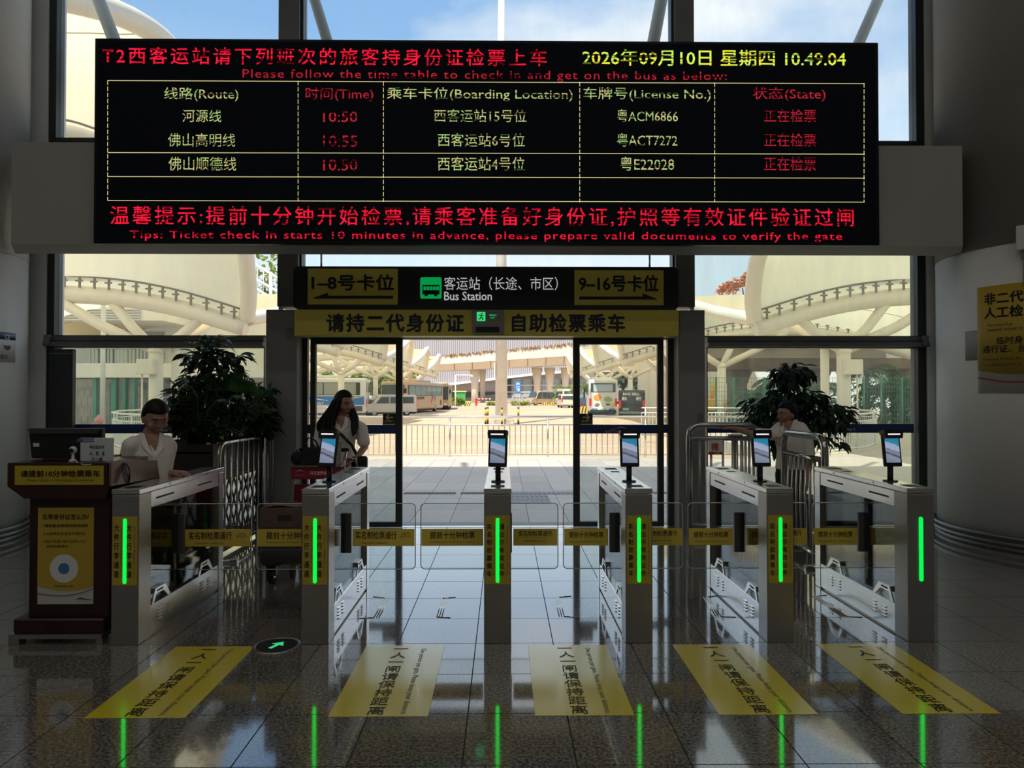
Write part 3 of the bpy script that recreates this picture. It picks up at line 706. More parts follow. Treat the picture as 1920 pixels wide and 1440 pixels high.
# terminal
G('terminal_pole', lambda b: b.cyl((0, 0, 0), (0, 0, .13), .019, n=14).cyl((0, 0, 0), (0, 0, .008), .048, n=20), BLACK)
G('face_terminal', lambda b: b.rbox(-.066, .066, -.012, .014, -.125, .120, .008, 2), BLACK)
G('terminal_hood', lambda b: b.prism([(-.070, .105), (-.064, .070), (.064, .070), (.070, .105), (.066, .128), (-.066, .128)], -.045, -.010, 'xz').box(-.066, .066, -.012, .02, .10, .127), BLACK)
G('terminal_light', lambda b: b.box(-.045, .045, -.047, -.044, .094, .102), mat('white_light', (0.9, 0.9, 0.88), 0.4, emit=0.9))
def mat_screen():
    m = bpy.data.materials.new('terminal_screen'); m.use_nodes = True; nt = m.node_tree; nt.nodes.clear(); N, L = nt.nodes.new, nt.links.new
    out = N('ShaderNodeOutputMaterial'); em = N('ShaderNodeEmission'); tc = N('ShaderNodeTexCoord'); sp = N('ShaderNodeSeparateXYZ'); L(tc.outputs['Object'], sp.inputs[0])
    nz = N('ShaderNodeTexNoise'); nz.inputs['Scale'].default_value = 45; L(tc.outputs['Object'], nz.inputs['Vector'])
    mm = N('ShaderNodeMath'); mm.operation = 'MULTIPLY_ADD'; mm.inputs[1].default_value = 0.35; L(sp.outputs[0], mm.inputs[0]); L(sp.outputs[2], mm.inputs[2])
    m3 = N('ShaderNodeMath'); m3.operation = 'MULTIPLY_ADD'; m3.inputs[1].default_value = 0.02; L(nz.outputs[0], m3.inputs[0]); L(mm.outputs[0], m3.inputs[2])
    mr = N('ShaderNodeMapRange'); mr.inputs['From Min'].default_value = -.10; mr.inputs['From Max'].default_value = .085; L(m3.outputs[0], mr.inputs[0])
    r = N('ShaderNodeValToRGB'); r.color_ramp.interpolation = 'LINEAR'; e = r.color_ramp.elements
    e[0].position = 0; e[0].color = (.20, .25, .38, 1); e[1].position = 1; e[1].color = (.03, .25, .42, 1)
    for p, c in ((.28, (.30, .34, .45, 1)), (.36, (.07, .08, .13, 1)), (.44, (.28, .31, .38, 1)), (.52, (.20, .22, .28, 1)), (.56, (.42, .50, .72, 1)), (.76, (.40, .47, .66, 1)), (.80, (.04, .28, .45, 1))):
        k = e.new(p); k.color = c
    L(mr.outputs[0], r.inputs[0]); L(r.outputs[0], em.inputs[0]); em.inputs[1].default_value = 0.5; L(em.outputs[0], out.inputs[0]); return m
G('screen', lambda b: b.box(-.052, .052, -.0135, -.0115, -.098, .075), mat_screen())

CLAMPM = mat('clamp_grey', (0.14, 0.14, 0.14), 0.45, .6)
order = ['leftmost ticket gate, beside the wooden desk, without a face terminal', 'second ticket gate from the desk, in front of the luggage trolley',
         'ticket gate seen end-on below the middle of the sign', 'fourth ticket gate from the left, between the end-on gate and the push gate',
         'fifth ticket gate from the left, in front of the reaching attendant', 'rightmost ticket gate, with a plain front post bearing no label']
term_tilt = [None, (R(-14), R(-14)), (R(-10), R(-12)), (R(-8), R(2)), (R(-8), R(5)), (R(-8), R(6))]
gates = []
for i, gx in enumerate(GX):
    g = thing('ticket_gate', order[i] if i else 'leftmost steel ticket gate, beside the wooden desk, without a face terminal', 'ticket gate', (gx, GY, 0), 0, 'steel ticket gates in a row'); gates.append(g)
    for nm in ('front_post', 'rear_post', 'top_cap', 'upper_beam', 'plinth', 'pivot_post', 'rear_rod', 'pivot_head', 'pivot_foot', 'inner_board'): link(nm, gm[nm], g)
    cab = link('cabinet', gm['cabinet'], g)
    for k in range(8): tag(link('louvre', gm['louvre%d' % k], cab), kind='stuff')
    for sx_ in (-1, 1):
        for sy_ in (.42, 1.02): link('lock', gm['lock'], g, (sx_ * w2, sy_, .984))
    for sx_ in (-1, 1):
        for sy_ in (.36, 1.01): link('slot', gm['slot'], g, (sx_ * (w2 - .0035), sy_, .911))
        link('side_glass', gm['side_glass'], g, (sx_ * .06, 0, 0))
    for ry_, rs_ in ((.12, 1), (.985, .7), (1.20, 1)): link('card_reader', gm['card_reader'], g, (0, ry_, GH)).scale = (rs_, rs_, 1)
    for k in (0, 1): h_ = link('base_hood', gm['hood%d' % k], g); tag(link('slit', gm['slit%d' % k], h_), kind='stuff')
    if i < 5:
        lb = link('front_label', gm['front_label'], g)
        L1, L2 = (('大\n件\n行\n李\n通\n道',) * 2) if i < 2 else ('实\n名\n制\n验\n票\n乘\n车', '请\n出\n示\n有\n效\n证\n件')
        E1, E2 = (('Oversized Baggage Lane',) * 2) if i < 2 else ('Real-name verification for boarding', 'Please present a valid ID document')
        text(lb, L1, INK, (-.053, -.0045, .605), .034, .34, bold=.008, line=1.25); text(lb, L2, INK, (.028, -.0045, .605), .034, .34, bold=.008, line=1.25)
        text(lb, E1, INKG, (-.022, -.0045, .60), .32, .011, RV=-Z3, UV=X3); text(lb, E2, INKG, (.062, -.0045, .60), .32, .011, RV=-Z3, UV=X3)
    link('light_strip', gm['light_strip'], g)
    if i:
        tx_, tz_ = term_tilt[i]
        link('terminal_pole', gm['terminal_pole'], g, (0, .36, GH))
        t = link('face_terminal', gm['face_terminal'], g, (0, .345, 1.23), (tx_, 0, tz_))
        link('screen', gm['screen'], t); link('terminal_hood', gm['terminal_hood'], t); link('terminal_light', gm['terminal_light'], t)
    # glass wings reaching into the lanes
    for s in (-1, 1):
        j = i + s
        if j < 0 or j > 5: continue
        half = abs(GX[j] - gx) / 2
        a, c = s * .045, s * (half - .02)
        lo, hi = min(a, c), max(a, c); yw = .62
        wg = MB().rbox(lo, hi, yw - .006, yw + .006, .33, .81, .03, 4, axis=1).build('glass_wing', WING, g)
        eb = MB(); rr = .03; pts = []
        for (cx_, cz_, a0) in ((hi - rr, .81 - rr, 0), (lo + rr, .81 - rr, 90), (lo + rr, .33 + rr, 180), (hi - rr, .33 + rr, 270)):
            for k in range(5): t_ = R(a0 + 22.5 * k); pts.append((cx_ + rr * math.cos(t_), yw, cz_ + rr * math.sin(t_)))
        eb.tube(pts, .0035, 6, closed=True); eb.build('glass_edge', GEDGE, wg)
        MB().rbox(min(s * .03, s * .10), max(s * .03, s * .10), yw - .014, yw + .014, .45, .74, .003, 1).build('clamp', CLAMPM, wg)
        s0, s1 = (s * .11, s * (half - .025)); lo2, hi2 = min(s0, s1), max(s0, s1)
        lb = MB().add([(lo2, yw - .008, .50), (hi2, yw - .008, .50), (hi2, yw - .008, .625), (lo2, yw - .008, .625)], [(0, 1, 2, 3)]).build('wing_label', FILM, wg)
        mx_ = (lo2 + hi2) / 2; wd = hi2 - lo2
        if s > 0:
            if wd > .45:
                text(lb, '实名制检票通行', INK, (mx_ - .055, yw - .0105, .58), wd * .66, .055, bold=.01); text(lb, 'Real name verification', INKG, (mx_ - .06, yw - .0105, .525), wd * .42, .016); text(lb, '(退到\n身份证)', INKG, (hi2 - .065, yw - .0105, .58), .085, .04)
            else:
                text(lb, '实名制检票通行', INK, (mx_, yw - .0105, .59), wd * .75, .042, bold=.01); text(lb, 'Real name verification', INKG, (mx_, yw - .0105, .56), wd * .5, .010); text(lb, '（请刷身份证）', INKG, (mx_, yw - .0105, .535), wd * .55, .020); text(lb, 'Please swipe your card', INKG, (mx_, yw - .0105, .512), wd * .5, .009)
        else:
            text(lb, '提前十分钟检票', INK, (mx_, yw - .0105, .58), wd * (.72 if wd > .45 else .78), .052 if wd > .45 else .042, bold=.01); text(lb, 'Boarding starts 10 minutes in advance', INKG, (mx_, yw - .0105, .528), wd * .72, .016)

# ---------------- floor stickers
VINYL = mat('floor_vinyl', (0.85, 0.70, 0.03), 0.25); _b = VINYL.node_tree.nodes['Principled BSDF']; _b.inputs['Coat Weight'].default_value = 1.0; _b.inputs['Coat Roughness'].default_value = 0.16; _b.inputs['Coat IOR'].default_value = 1.6
for k, (xa, nm) in enumerate(((-2.09, 'leftmost yellow floor sticker, nearest the wooden desk'), (-.88, 'second yellow floor sticker from the desk, left of the end-on gate'), (.155, 'middle yellow floor sticker, just right of the end-on gate'), (1.083, 'fourth yellow floor sticker, before the lane of the push gate'), (2.01, 'rightmost yellow floor sticker, beside the unlabelled gate'))):
    o = thing('floor_sticker', nm, 'floor sticker', (xa + .25, 4.045, 0), 0, 'yellow keep-distance floor stickers')
    MB().rbox(-.25, .25, -.495, .495, 0.0, .0025, .001, 1).build('vinyl', VINYL, o)
    text(o, '一\n人\n一\n闸\n请\n保\n持\n距\n离', INK, (-.02, -.02, .0035), .095, .92, RV=X3, UV=Y3, bold=.004, line=1.05)
    text(o, 'One person per gate, Please keep your distance.', INKG, (.12, -.02, .0035), .92, .042, RV=-Y3, UV=X3)
fl = thing('floor_guide_light', 'round black floor disc with a green arrow by the second gate', 'floor light', (-1.455, 4.545, 0))
MB().lathe([(.150, 0), (.150, .006), (.128, .008), (.128, .003)], n=36).build('steel_ring', STEELD, fl)
MB().lathe([(.128, .001), (.128, .006)], n=36).build('black_disc', BLACK, fl)
Ma = Matrix.Rotation(R(-25), 4, 'Z')
MB().prism([(-.012, -.06), (.012, -.06), (.012, .01), (.045, .01), (0, .065), (-.045, .01), (-.012, .01)], .006, .0075, 'xy', M=Ma).build('arrow', mat('green_arrow', (0.06, 0.75, 0.28), 0.4, emit=0.45), fl)

# ================================================================== DESK
WOOD = mat('dark_cherry_wood', (0.030, 0.012, 0.010), 0.32, var=0.35, vscale=5, stretch=(1, 1, 0.15))
WOODS = mat('cherry_wood_side', (0.16, 0.075, 0.055), 0.3, var=0.25, vscale=6, stretch=(1, 0.2, 1))
YD = 4.60
dsk = thing('check_in_desk', 'dark cherry wood check-in desk with yellow notices', 'desk', (fx(115, YD), YD + .25, 0))
dz = lambda py: fz(py, YD, 100)
dX = lambda px: fx(px, YD)
MB().rbox(dX(47), dX(200), YD + .05, YD + .5, dz(1162), dz(935), .006, 1).build('body', WOOD, dsk, True)
MB().prism([(dX(15), dz(912)), (dX(15), dz(868)), (dX(206), dz(868)), (dX(206), dz(912)), (dX(200), dz(935)), (dX(47), dz(935))], YD, YD + .5, 'xz', bev=.003).build('top_band', WOOD, dsk, True)
MB().rbox(dX(28), dX(198), YD + .0, YD + .52, dz(1188), dz(1161), .008, 1).build('base', WOOD, dsk, True)
MB().box(dX(24), dX(197), YD - .02, YD + .5, dz(1196), dz(1188)).box(dX(24), dX(44), YD - .02, YD + .05, 0, dz(1196)).box(dX(188), dX(199), YD - .02, YD + .05, 0, dz(1196)).box(dX(24), dX(44), YD + .42, YD + .5, 0, dz(1196)).box(dX(188), dX(199), YD + .42, YD + .5, 0, dz(1196)).build('steel_foot', STEELD, dsk, True)
# raised side wing of the desk that runs back beside the gate
zA = dz(868)
MB().prism([(YD, zA), (YD + .10, zA + .012), (YD + .78, zA - .06), (YD + .80, zA - .13), (YD + .80, dz(921)), (YD, dz(912))], dX(206) - .012, dX(206) + .012, 'yz', bev=.002).build('side_wing', WOODS, dsk, True)
MB().box(dX(15), dX(206) - .012, YD + .5, YD + .80, zA - .16, zA - .13).build('writing_shelf', WOOD, dsk, True)
lab = BX(dX(30), dX(196), YD - .004, YD - .0005, dz(909), dz(873)).build('desk_label', YEL, dsk, True)
def dtxt(par, body, m, px, py, w, h, d=.006, bold=0.0): text(par, body, m, at(px, py, YD - d), w, h, bold=bold, world=True)
dtxt(lab, '请提前10分钟检票乘车', INK, 113, 888, .508, .042, bold=.022)
dtxt(lab, 'Please check in 10 minutes in advance', INKG, 113, 900, .43, .018)
YP = YD + .045
pb = lambda px, py: at(px, py, YP)
a, c = pb(70, 1133), pb(176, 952)
ps = BX(a.x, c.x, YP, YP + .005, a.z, c.z).build('desk_poster', mat('poster_card', (0.55, 0.55, 0.52), 0.5), dsk, True)
PY2 = mat('poster_mustard', (0.50, 0.36, 0.04), 0.5)
zb_ = pb(100, 1102).z
poly = [(a.x, c.z), (c.x, c.z)] + [(c.x + (a.x - c.x) * k / 12, zb_ + .035 * (1 - math.sin(math.pi * k / 12 * .9 + .25)) - .02) for k in range(13)]
MB().prism(poly[::-1], YP - .002, YP, 'xz').build('yellow_field', PY2, ps, True)
MB().tube([(a.x + (c.x - a.x) * k / 12, YP - .002, zb_ - .035 - .018 * math.sin(math.pi * k / 12) + .03 * (k / 12) ** 3) for k in range(13)], .003, 4).build('swoosh', mat('poster_swoosh', (0.35, 0.16, 0.12), 0.5), ps, True)
def ptxt(body, px, py, w, h, m=INK, bold=0.0): text(ps, body, m, at(px, py, YP - .004), w, h, bold=bold, world=True)
ptxt('忘带身份证怎么办?', 123, 969, .30, .037, bold=.012)
ptxt('1.微信搜:民航临时乘机证明', 122, 985.5, .29, .020, bold=.006)
ptxt('2.人脸核验生成电子临时证', 121, 1000.5, .275, .020)
ptxt('3.出示车票+电子证明,人工', 121, 1015, .275, .020)
ptxt('通道检票乘车', 107, 1024.5, .14, .018)
ptxt('民航临时乘机小程序', 120, 1099, .125, .012)
cc = at(120, 1066, YP - .003)
MB().cyl((cc.x, YP - .004, cc.z), (cc.x, YP - .002, cc.z), .092, n=32).build('white_disc', WHITE, ps, True)
MB().cyl((cc.x, YP - .0055, cc.z), (cc.x, YP - .004, cc.z), .036, n=24).build('blue_disc', mat('disc_blue', (0.05, 0.20, 0.45), 0.5), ps, True)
MB().tube([at(142, 1124, YP - .003), at(150, 1121.5, YP - .003), at(158, 1123, YP - .003), at(172, 1124.5, YP - .003)], [.001, .004, .003, .001], 5).build('logo_stroke', INKG, ps, True)

YM = 4.82
mo = thing('desk_monitor', 'black computer monitor seen from behind on the check-in desk', 'monitor', (fx(122, YM), YM, zA))
q = lambda px, py, Y=YM: at(px, py, Y)
a, c = q(56, 864), q(188, 803)
MB().prism([(q(58, 866).x, zA + .01), (q(190, 866).x, zA + .01), (q(191, 801).x, c.z), (q(53, 803).x, c.z)], YM, YM + .05, 'xz', bev=.008).build('housing', BLACK, mo, True)
MB().prism([(q(54, 805).x, c.z - .005), (q(190, 803).x, c.z), (q(186, 812).x, c.z - .035), (q(60, 812).x, c.z - .035)], YM - .018, YM, 'xz').build('vent_lip', mat('dark_grey_plastic', (0.05, 0.05, 0.052), 0.45), mo, True)
a2 = q(68, 834, YM - .001); BX(a2.x - .02, a2.x + .02, YM - .002, YM, a2.z - .012, a2.z + .012).build('white_sticker', WHITE, mo, True)
text(mo, 'Lenovo', INKG, q(66, 819, YM - .002), .07, .014, world=True)
MB().rbox(fx(90, YM), fx(150, YM), YM - .06, YM + .12, zA, zA + .014, .005, 1).build('stand', BLACK, mo, True)
YC = 4.70
ds = thing('desk_notice', 'white tabletop notice card with blue header standing beside the monitor', 'notice', (fx(182, YC), YC, zA))
a, c = at(150, 866, YC), at(213, 821, YC)
CARD = mat('notice_card', (0.60, 0.64, 0.66), 0.4)
MB().rbox(a.x, c.x, YC, YC + .006, zA, c.z, .003, 1).build('card', CARD, ds, True)
MB().prism([(-.06, 0), (.06, 0), (.02, .10), (-.02, .10)], 0, .004, 'xz', M=Matrix.Translation(((a.x + c.x) / 2, YC + .03, zA)) @ Matrix.Rotation(R(20), 4, 'X')).build('easel_leg', CARD, ds, True)
hd = BX(at(152, 0, YC).x, at(183, 0, YC).x, YC - .002, YC, at(0, 829, YC).z, at(0, 822, YC).z).build('blue_header', mat('header_blue', (0.06, 0.12, 0.22), 0.5), ds, True)
text(ds, '自动检票卡', WTXT, at(168, 825.5, YC - .003), .08, .014, world=True)
for body, py, w, h in (('闸机服务员', 838, .095, .020), ('人、票、证', 850, .10, .026), ('不一致', 861, .075, .026)): text(ds, body, INK, at(182, py, YC - .003), w, h, world=True, bold=.006)
YW = 4.69
wc = thing('webcam', 'small white webcam on a stubby foot in front of the monitor', 'webcam', (fx(137, YW), YW, zA))
a = at(137, 844, YW)
MB().ell(a, (.024, .026, .026), 16, 10).build('camera_ball', WHITE, wc, True)
MB().cyl(a + Vector((.002, -.02, 0)), a + Vector((.002, -.029, 0)), .014, n=14).build('lens', BLACK, wc, True)
MB().lathe([(.026, 0), (.024, .01), (.009, .02), (.009, a.z - zA - .015)], (a.x, YW, zA), 16).build('foot', WHITE, wc, True)
ca = thing('webcam_cable', 'thin white cable trailing over the desk top beneath the notice', 'cable', (a.x, YW, zA))
MB().tube([at(139, 862, YW - .01), at(146, 868, YW - .08), at(160, 872, YW - .1), at(180, 869, YW - .08), at(200, 866, YW), at(214, 864, 4.72)], .003, 6).build('cord', WHITE, ca, True)
cc2 = thing('cable_bundle', 'looped black cables hanging down the side of the check-in desk', 'cable', (fx(232, 4.72), 4.72, .9))
for k in range(4):
    MB().tube([at(224 + 2 * k, 864, 4.76), at(229 + 2 * k, 872, 4.74), at(231 + 3 * k, 893, 4.72), at(235 + 2 * k, 905 + k, 4.72), at(241 + k, 898, 4.73), at(243, 882 - k, 4.74), at(236, 868, 4.77)], .003, 6).build('cable', BLACK, cc2, True)
sp = thing('desk_device', 'small black device on the desk shelf beside the clerk', 'device', (fx(216, 5.1), 5.1, zA - .13))
a = at(215, 858, 5.1)
MB().rbox(a.x - .05, a.x + .03, 5.06, 5.16, zA - .13, a.z + .02, .008, 2).build('housing', BLACK, sp, True)
MB().rbox(a.x - .03, a.x + .02, 5.055, 5.06, a.z - .02, a.z + .008, .001, 1).build('small_display', mat('dark_grey_plastic'), sp, True)

# ================================================================== STEEL BARRIERS
def barricade(name, label, x, y0, y1, h, n, r=.022, rb=.010, low=.10, second=None):
    o = thing(name, label, 'barrier', (x, (y0 + y1) / 2, 0)); rr = .13; L_ = (y1 - y0) / 2
    pts = [(0, -L_, .0)] + [(0, -L_ + rr - rr * math.cos(R(a_)), h - rr + rr * math.sin(R(a_))) for a_ in range(0, 91, 15)] + [(0, L_ - rr + rr * math.sin(R(a_)), h - rr + rr * math.cos(R(a_))) for a_ in range(0, 91, 15)] + [(0, L_, 0)]
    MB().tube(pts, r, 12).build('frame', CHROME, o)
    MB().cyl((0, -L_, low), (0, L_, low), r * .8, n=10).build('lower_rail', CHROME, o)
    top = h
    if second: MB().cyl((0, -L_, second), (0, L_, second), r * .8, n=10).build('upper_rail', CHROME, o); top = second
    bm_ = MB().cyl((0, 0, low), (0, 0, top), rb, n=8).mesh('bar', CHROME)
    for k in range(n): link('bar', bm_, o, (0, -L_ + 2 * L_ * (k + 1) / (n + 1), 0))
    for s in (-1, 1): MB().tube([(-.18, s * (L_ - .02), .02), (.18, s * (L_ - .02), .02)], r * .8, 8).build('foot', CHROME, o)
    return o
barricade('crowd_barrier', 'polished steel crowd barrier with vertical bars beside the lattice planter', -2.72, 6.75, 8.30, 1.135, 9)
barricade('crowd_barrier', 'polished steel crowd barrier with double top rail beside the reaching attendant', 2.95, 6.45, 7.40, 1.21, 8, r=.034, rb=.014, second=1.0)
# push gate
YG = 8.0
pg = thing('push_gate', 'wide steel swing gate hung with a red push sign', 'gate', (fx(1350, YG), YG, 0))
gp = lambda px, py, Y=YG: at(px, py, Y)
r_ = .036
L0, L1 = gp(1289, 0).x, gp(1420, 0).x; H = gp(1350, 797).z
MB().tube([(L0, YG, 0), (L0, YG, H - .12)] + [(L0 + .12 - .12 * math.cos(R(a_)), YG, H - .12 + .12 * math.sin(R(a_))) for a_ in range(0, 91, 15)] + [(L1 - .1, YG, H), (L1 - .02, YG - .0, H - .03), (L1, YG, H - .12), (L1, YG, 0)], r_, 12).build('frame', CHROME, pg, True)
zl = gp(1350, 822).z
for z_ in (zl, .12): MB().cyl((L0, YG, z_), (L1, YG, z_), .026, n=10).build('cross_rail', STEELD, pg, True)
for px in (1309, 1330, 1352, 1371, 1377, 1387, 1394, 1401, 1409): MB().cyl((gp(px, 0).x, YG, .12), (gp(px, 0).x, YG, zl), .019 if px in (1371, 1377, 1387) else .014, n=10).build('bar', STEELD, pg, True)
a, c = gp(1328, 852, YG - .03), gp(1355, 825, YG - .03)
sg = BX(a.x, c.x, YG - .032, YG - .026, a.z, c.z).build('push_sign', WHITE, pg, True)
text(sg, '推', mat('sign_red', (0.55, 0.03, 0.04), 0.5), gp(1341, 837.5, YG - .035), .085, .085, bold=.02, world=True)
BX(a.x, c.x, YG - .034, YG - .032, a.z, a.z + .028).build('red_foot_band', mat('sign_maroon', (0.35, 0.02, 0.05), 0.5), sg, True)
text(sg, 'PUSH', WTXT, (gp(1341.5, 0, YG - .03).x, YG - .0355, a.z + .014), .06, .014, world=True)
tg = gp(1372, 818, YG - .02); MB().rbox(tg.x - .03, tg.x + .12, YG - .04, YG + .04, zl + .02, zl + .05, .01, 2).build('latch_box', STEELD, pg, True)

# ================================================================== PLANTER WITH LATTICE
PW = mat('planter_brown', (0.085, 0.055, 0.040), 0.55, var=0.25, vscale=9, stretch=(1, 1, .2))
PWD = mat('planter_dark', (0.016, 0.012, 0.010), 0.6)
plx0, plx1, ply0, ply1 = -3.55, -2.83, 6.9, 8.3
pl = thing('planter', 'brown wooden planter with lattice sides under the left foliage', 'planter', ((plx0 + plx1) / 2, (ply0 + ply1) / 2, 0))
MB().box(plx0, plx1 - .02, ply0, ply0 + .02, .78, 1.12).box(plx0, plx0 + .02, ply0, ply1, .78, 1.12).box(plx0, plx1, ply1 - .02, ply1, .78, 1.12).box(plx0, plx1 - .02, ply0, ply1, .78, .80).box(plx0 + .02, plx1 - .02, ply0, ply1, 1.03, 1.05).build('trough', PWD, pl, True)
slat = MB().rbox(-.008, .008, -.052, .052, 0, .33, .003, 1).mesh('slat', PW)
for k in range(12): link('slat', slat, pl, (plx1 - .01 - pl.location.x, ply0 + .06 + k * .116 - pl.location.y, .79))
for x in (plx0 + .03, plx1 - .03):
    for y in (ply0 + .03, ply1 - .03): MB().box(x - .03, x + .03, y - .03, y + .03, 0, .8).build('leg', PWD, pl, True)
for za_, zb_2 in ((.74, .79), (.05, .09)): MB().box(plx1 - .025, plx1 + .01, ply0, ply1, za_, zb_2).build('rail', PW, pl, True)
LAT = mat('lattice_brown', (0.060, 0.040, 0.030), 0.5)
step = .135; zL0, zL1 = .09, .74; hh = zL1 - zL0
k = 0
for d_ in (1, -1):
    y = ply0 - hh * .6
    while y < ply1 + hh * .6:
        ya, yb_ = (y, y + d_ * hh * .6); za, zb2 = zL0, zL1
        if d_ < 0: ya, yb_ = y, y - hh * .6
        def clip(ya, za, yb_, zb2):
            for lim, sgn in ((ply0, 1), (ply1, -1)):
                fa, fb = (ya - lim) * sgn, (yb_ - lim) * sgn
                if fa < 0 and fb < 0: return None
                if fa < 0: t = fa / (fa - fb); ya, za = ya + (yb_ - ya) * t, za + (zb2 - za) * t
                elif fb < 0: t = fb / (fb - fa); yb_, zb2 = yb_ + (ya - yb_) * t, zb2 + (za - zb2) * t
            return ya, za, yb_, zb2
        q_ = clip(ya, za, yb_, zb2)
        if q_ and abs(q_[2] - q_[0]) > .02:
            ya, za, yb_, zb2 = q_; dv = Vector((0, yb_ - ya, zb2 - za)); nn = Vector((0, -dv.z, dv.y)).normalized() * .011; x = plx1 - .012 + d_ * .006
            MB().prism([(ya + nn.y, za + nn.z), (ya - nn.y, za - nn.z), (yb_ - nn.y, zb2 - nn.z), (yb_ + nn.y, zb2 + nn.z)], x - .005, x + .005, 'yz').build('lattice_strip', LAT, pl, True); k += 1
        y += step
# front lattice panel too
for d_ in (1, -1):
    for k in range(7):
        x = plx0 + .05 + k * .1
        xa, xb = x, x + d_ * .25
        xa, xb = max(plx0, min(plx1, xa)), max(plx0, min(plx1, xb))
        MB().prism([(xa - .011, zL0), (xa + .011, zL0), (xb + .011, zL1), (xb - .011, zL1)], ply0 + .004 + d_ * .006 - .005, ply0 + .004 + d_ * .006 + .005, 'xz').build('lattice_strip', LAT, pl, True)

# ---------------- plants
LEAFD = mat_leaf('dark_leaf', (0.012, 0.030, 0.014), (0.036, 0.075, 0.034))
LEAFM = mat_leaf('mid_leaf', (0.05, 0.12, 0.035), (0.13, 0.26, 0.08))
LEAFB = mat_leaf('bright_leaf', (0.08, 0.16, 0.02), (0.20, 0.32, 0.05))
BARK = mat('bark', (0.05, 0.038, 0.028), 0.8, var=.3, vscale=20)
def leaf_pts(L, W, fold=.25, droop=.3, n=5):
    v = []; f = []
    for i in range(n + 1):
        t = i / n; w = W * math.sin(math.pi * min(1, t * .92 + .08)) ** .8 * (1 - .25 * t); y = L * t; z = -droop * L * t * t
        v += [(-w / 2, y, z + fold * w / 2), (0, y, z), (w / 2, y, z + fold * w / 2)]
    for i in range(n):
        k = i * 3; f += [(k, k + 1, k + 4, k + 3), (k + 1, k + 2, k + 5, k + 4)]
    return v, f
def orient(p, d, up=Vector((0, 0, 1)), roll=0.0):
    d = Vector(d).normalized(); x = d.cross(up)
    x = x.normalized() if x.length > 1e-4 else Vector((1, 0, 0)); z = x.cross(d)
    M = Matrix((x, d, z)).transposed().to_4x4(); M = Matrix.Translation(p) @ M @ Matrix.Rotation(roll, 4, 'Y'); return M
def foliage(b, c, rad, n, L, W, rnd, shell=.55, down=.35, droop=.35):
    for _ in range(n):
        while True:
            p = Vector((rnd.uniform(-1, 1), rnd.uniform(-1, 1), rnd.uniform(-1, 1)))
            if shell ** 2 < p.length_squared < 1: break
        d = Vector((p.x + rnd.uniform(-.6, .6), p.y + rnd.uniform(-.6, .6), p.z * .5 - down + rnd.uniform(-.4, .5)))
        s = rnd.uniform(.7, 1.25); v, f = leaf_pts(L * s, W * s, .3, droop, 4)
        b.add(v, f, True, orient(Vector(c) + Vector((p.x * rad[0], p.y * rad[1], p.z * rad[2])), d, roll=rnd.uniform(-.6, .6)))
rnd = random.Random(3)
def S(px, py, Y): return at(px, py, Y)
# left bushy plant: rubber tree crown + mixed lower shrubs
pt1 = thing('potted_tree', 'tall dark glossy-leaved tree rising behind the left planter foliage', 'potted plant', (-3.15, 7.75, 1.03))
b = MB()
for px, py, rx, rz, n in ((400, 690, .30, .26, 150), (385, 665, .20, .14, 60), (430, 715, .20, .14, 60), (370, 715, .16, .10, 40), (405, 645, .12, .10, 26), (440, 670, .10, .06, 16)):
    foliage(b, S(px, py, 7.75), (rx, .28, rz), n, .13, .075, rnd, shell=.2)
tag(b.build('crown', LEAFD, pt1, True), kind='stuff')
for px, py, ex, ey in ((400, 735, 392, 660), (395, 740, 425, 672), (400, 730, 380, 630)): MB().tube([S(400, 800, 7.75), S(px, py, 7.75), S(ex, ey, 7.75)], [.018, .014, .006], 6).build('stem', BARK, pt1, True)
sb = thing('planter_shrub', 'dense dark green shrub filling the left planter behind the barrier', 'shrub', (-3.2, 7.5, 1.03))
b = MB()
for px, py, rx, ry, rz, n, Y in ((360, 745, .26, .25, .14, 130, 7.3), (420, 750, .36, .3, .20, 190, 7.6), (345, 780, .22, .2, .16, 120, 7.2), (400, 790, .36, .3, .16, 170, 7.4), (465, 770, .26, .25, .2, 130, 7.9), (470, 800, .24, .2, .12, 90, 7.9), (350, 810, .16, .15, .10, 60, 7.15), (332, 748, .12, .15, .10, 50, 7.15), (328, 785, .10, .12, .10, 40, 7.1), (485, 745, .14, .2, .14, 60, 7.9), (488, 795, .14, .15, .12, 60, 7.9)):
    foliage(b, S(px, py, Y) + Vector((0, .12, 0)), (rx, ry * .75, rz), int(n * .85), .13, .07, rnd, shell=.1)
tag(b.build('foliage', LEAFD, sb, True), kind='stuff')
def fan_leaf(b, p, d, L, n=13, spread=150, w=.022):
    d = Vector(d).normalized(); M = orient(p, d)
    for k in range(n):
        a = R(-spread / 2 + spread * k / (n - 1)); Mk = M @ Matrix.Rotation(-a, 4, 'Z'); Lk = L * (1 - .25 * abs(a) / R(spread / 2))
        v, f = leaf_pts(Lk, w, .5, .12, 4); b.add(v, f, True, Mk)
pmf = thing('fan_palm', 'fan palm with pleated green fronds at the right end of the left planter', 'potted plant', (-2.95, 7.9, 1.03))
for px, py, dx, dz_ in ((445, 735, -.1, 1), (470, 740, .3, .9), (488, 745, .6, .6), (430, 760, -.5, .7), (478, 765, .5, .35), (455, 728, .1, 1), (495, 770, .8, .2), (405, 735, -.2, .9)):
    base = Vector((-2.98, 7.75, 1.05)); tip = S(px, py, 7.45); fr = MB(); fr.tube([base, base.lerp(tip, .6) + Vector((0, 0, .03)), tip], .005, 5)
    fan_leaf(fr, tip, (dx, -.35, dz_), .19); fr.build('palm_frond', LEAFM, pmf, True)
ar = thing('feather_palm', 'arching feather palm fronds over the front of the left planter', 'potted plant', (-3.2, 7.2, 1.03))
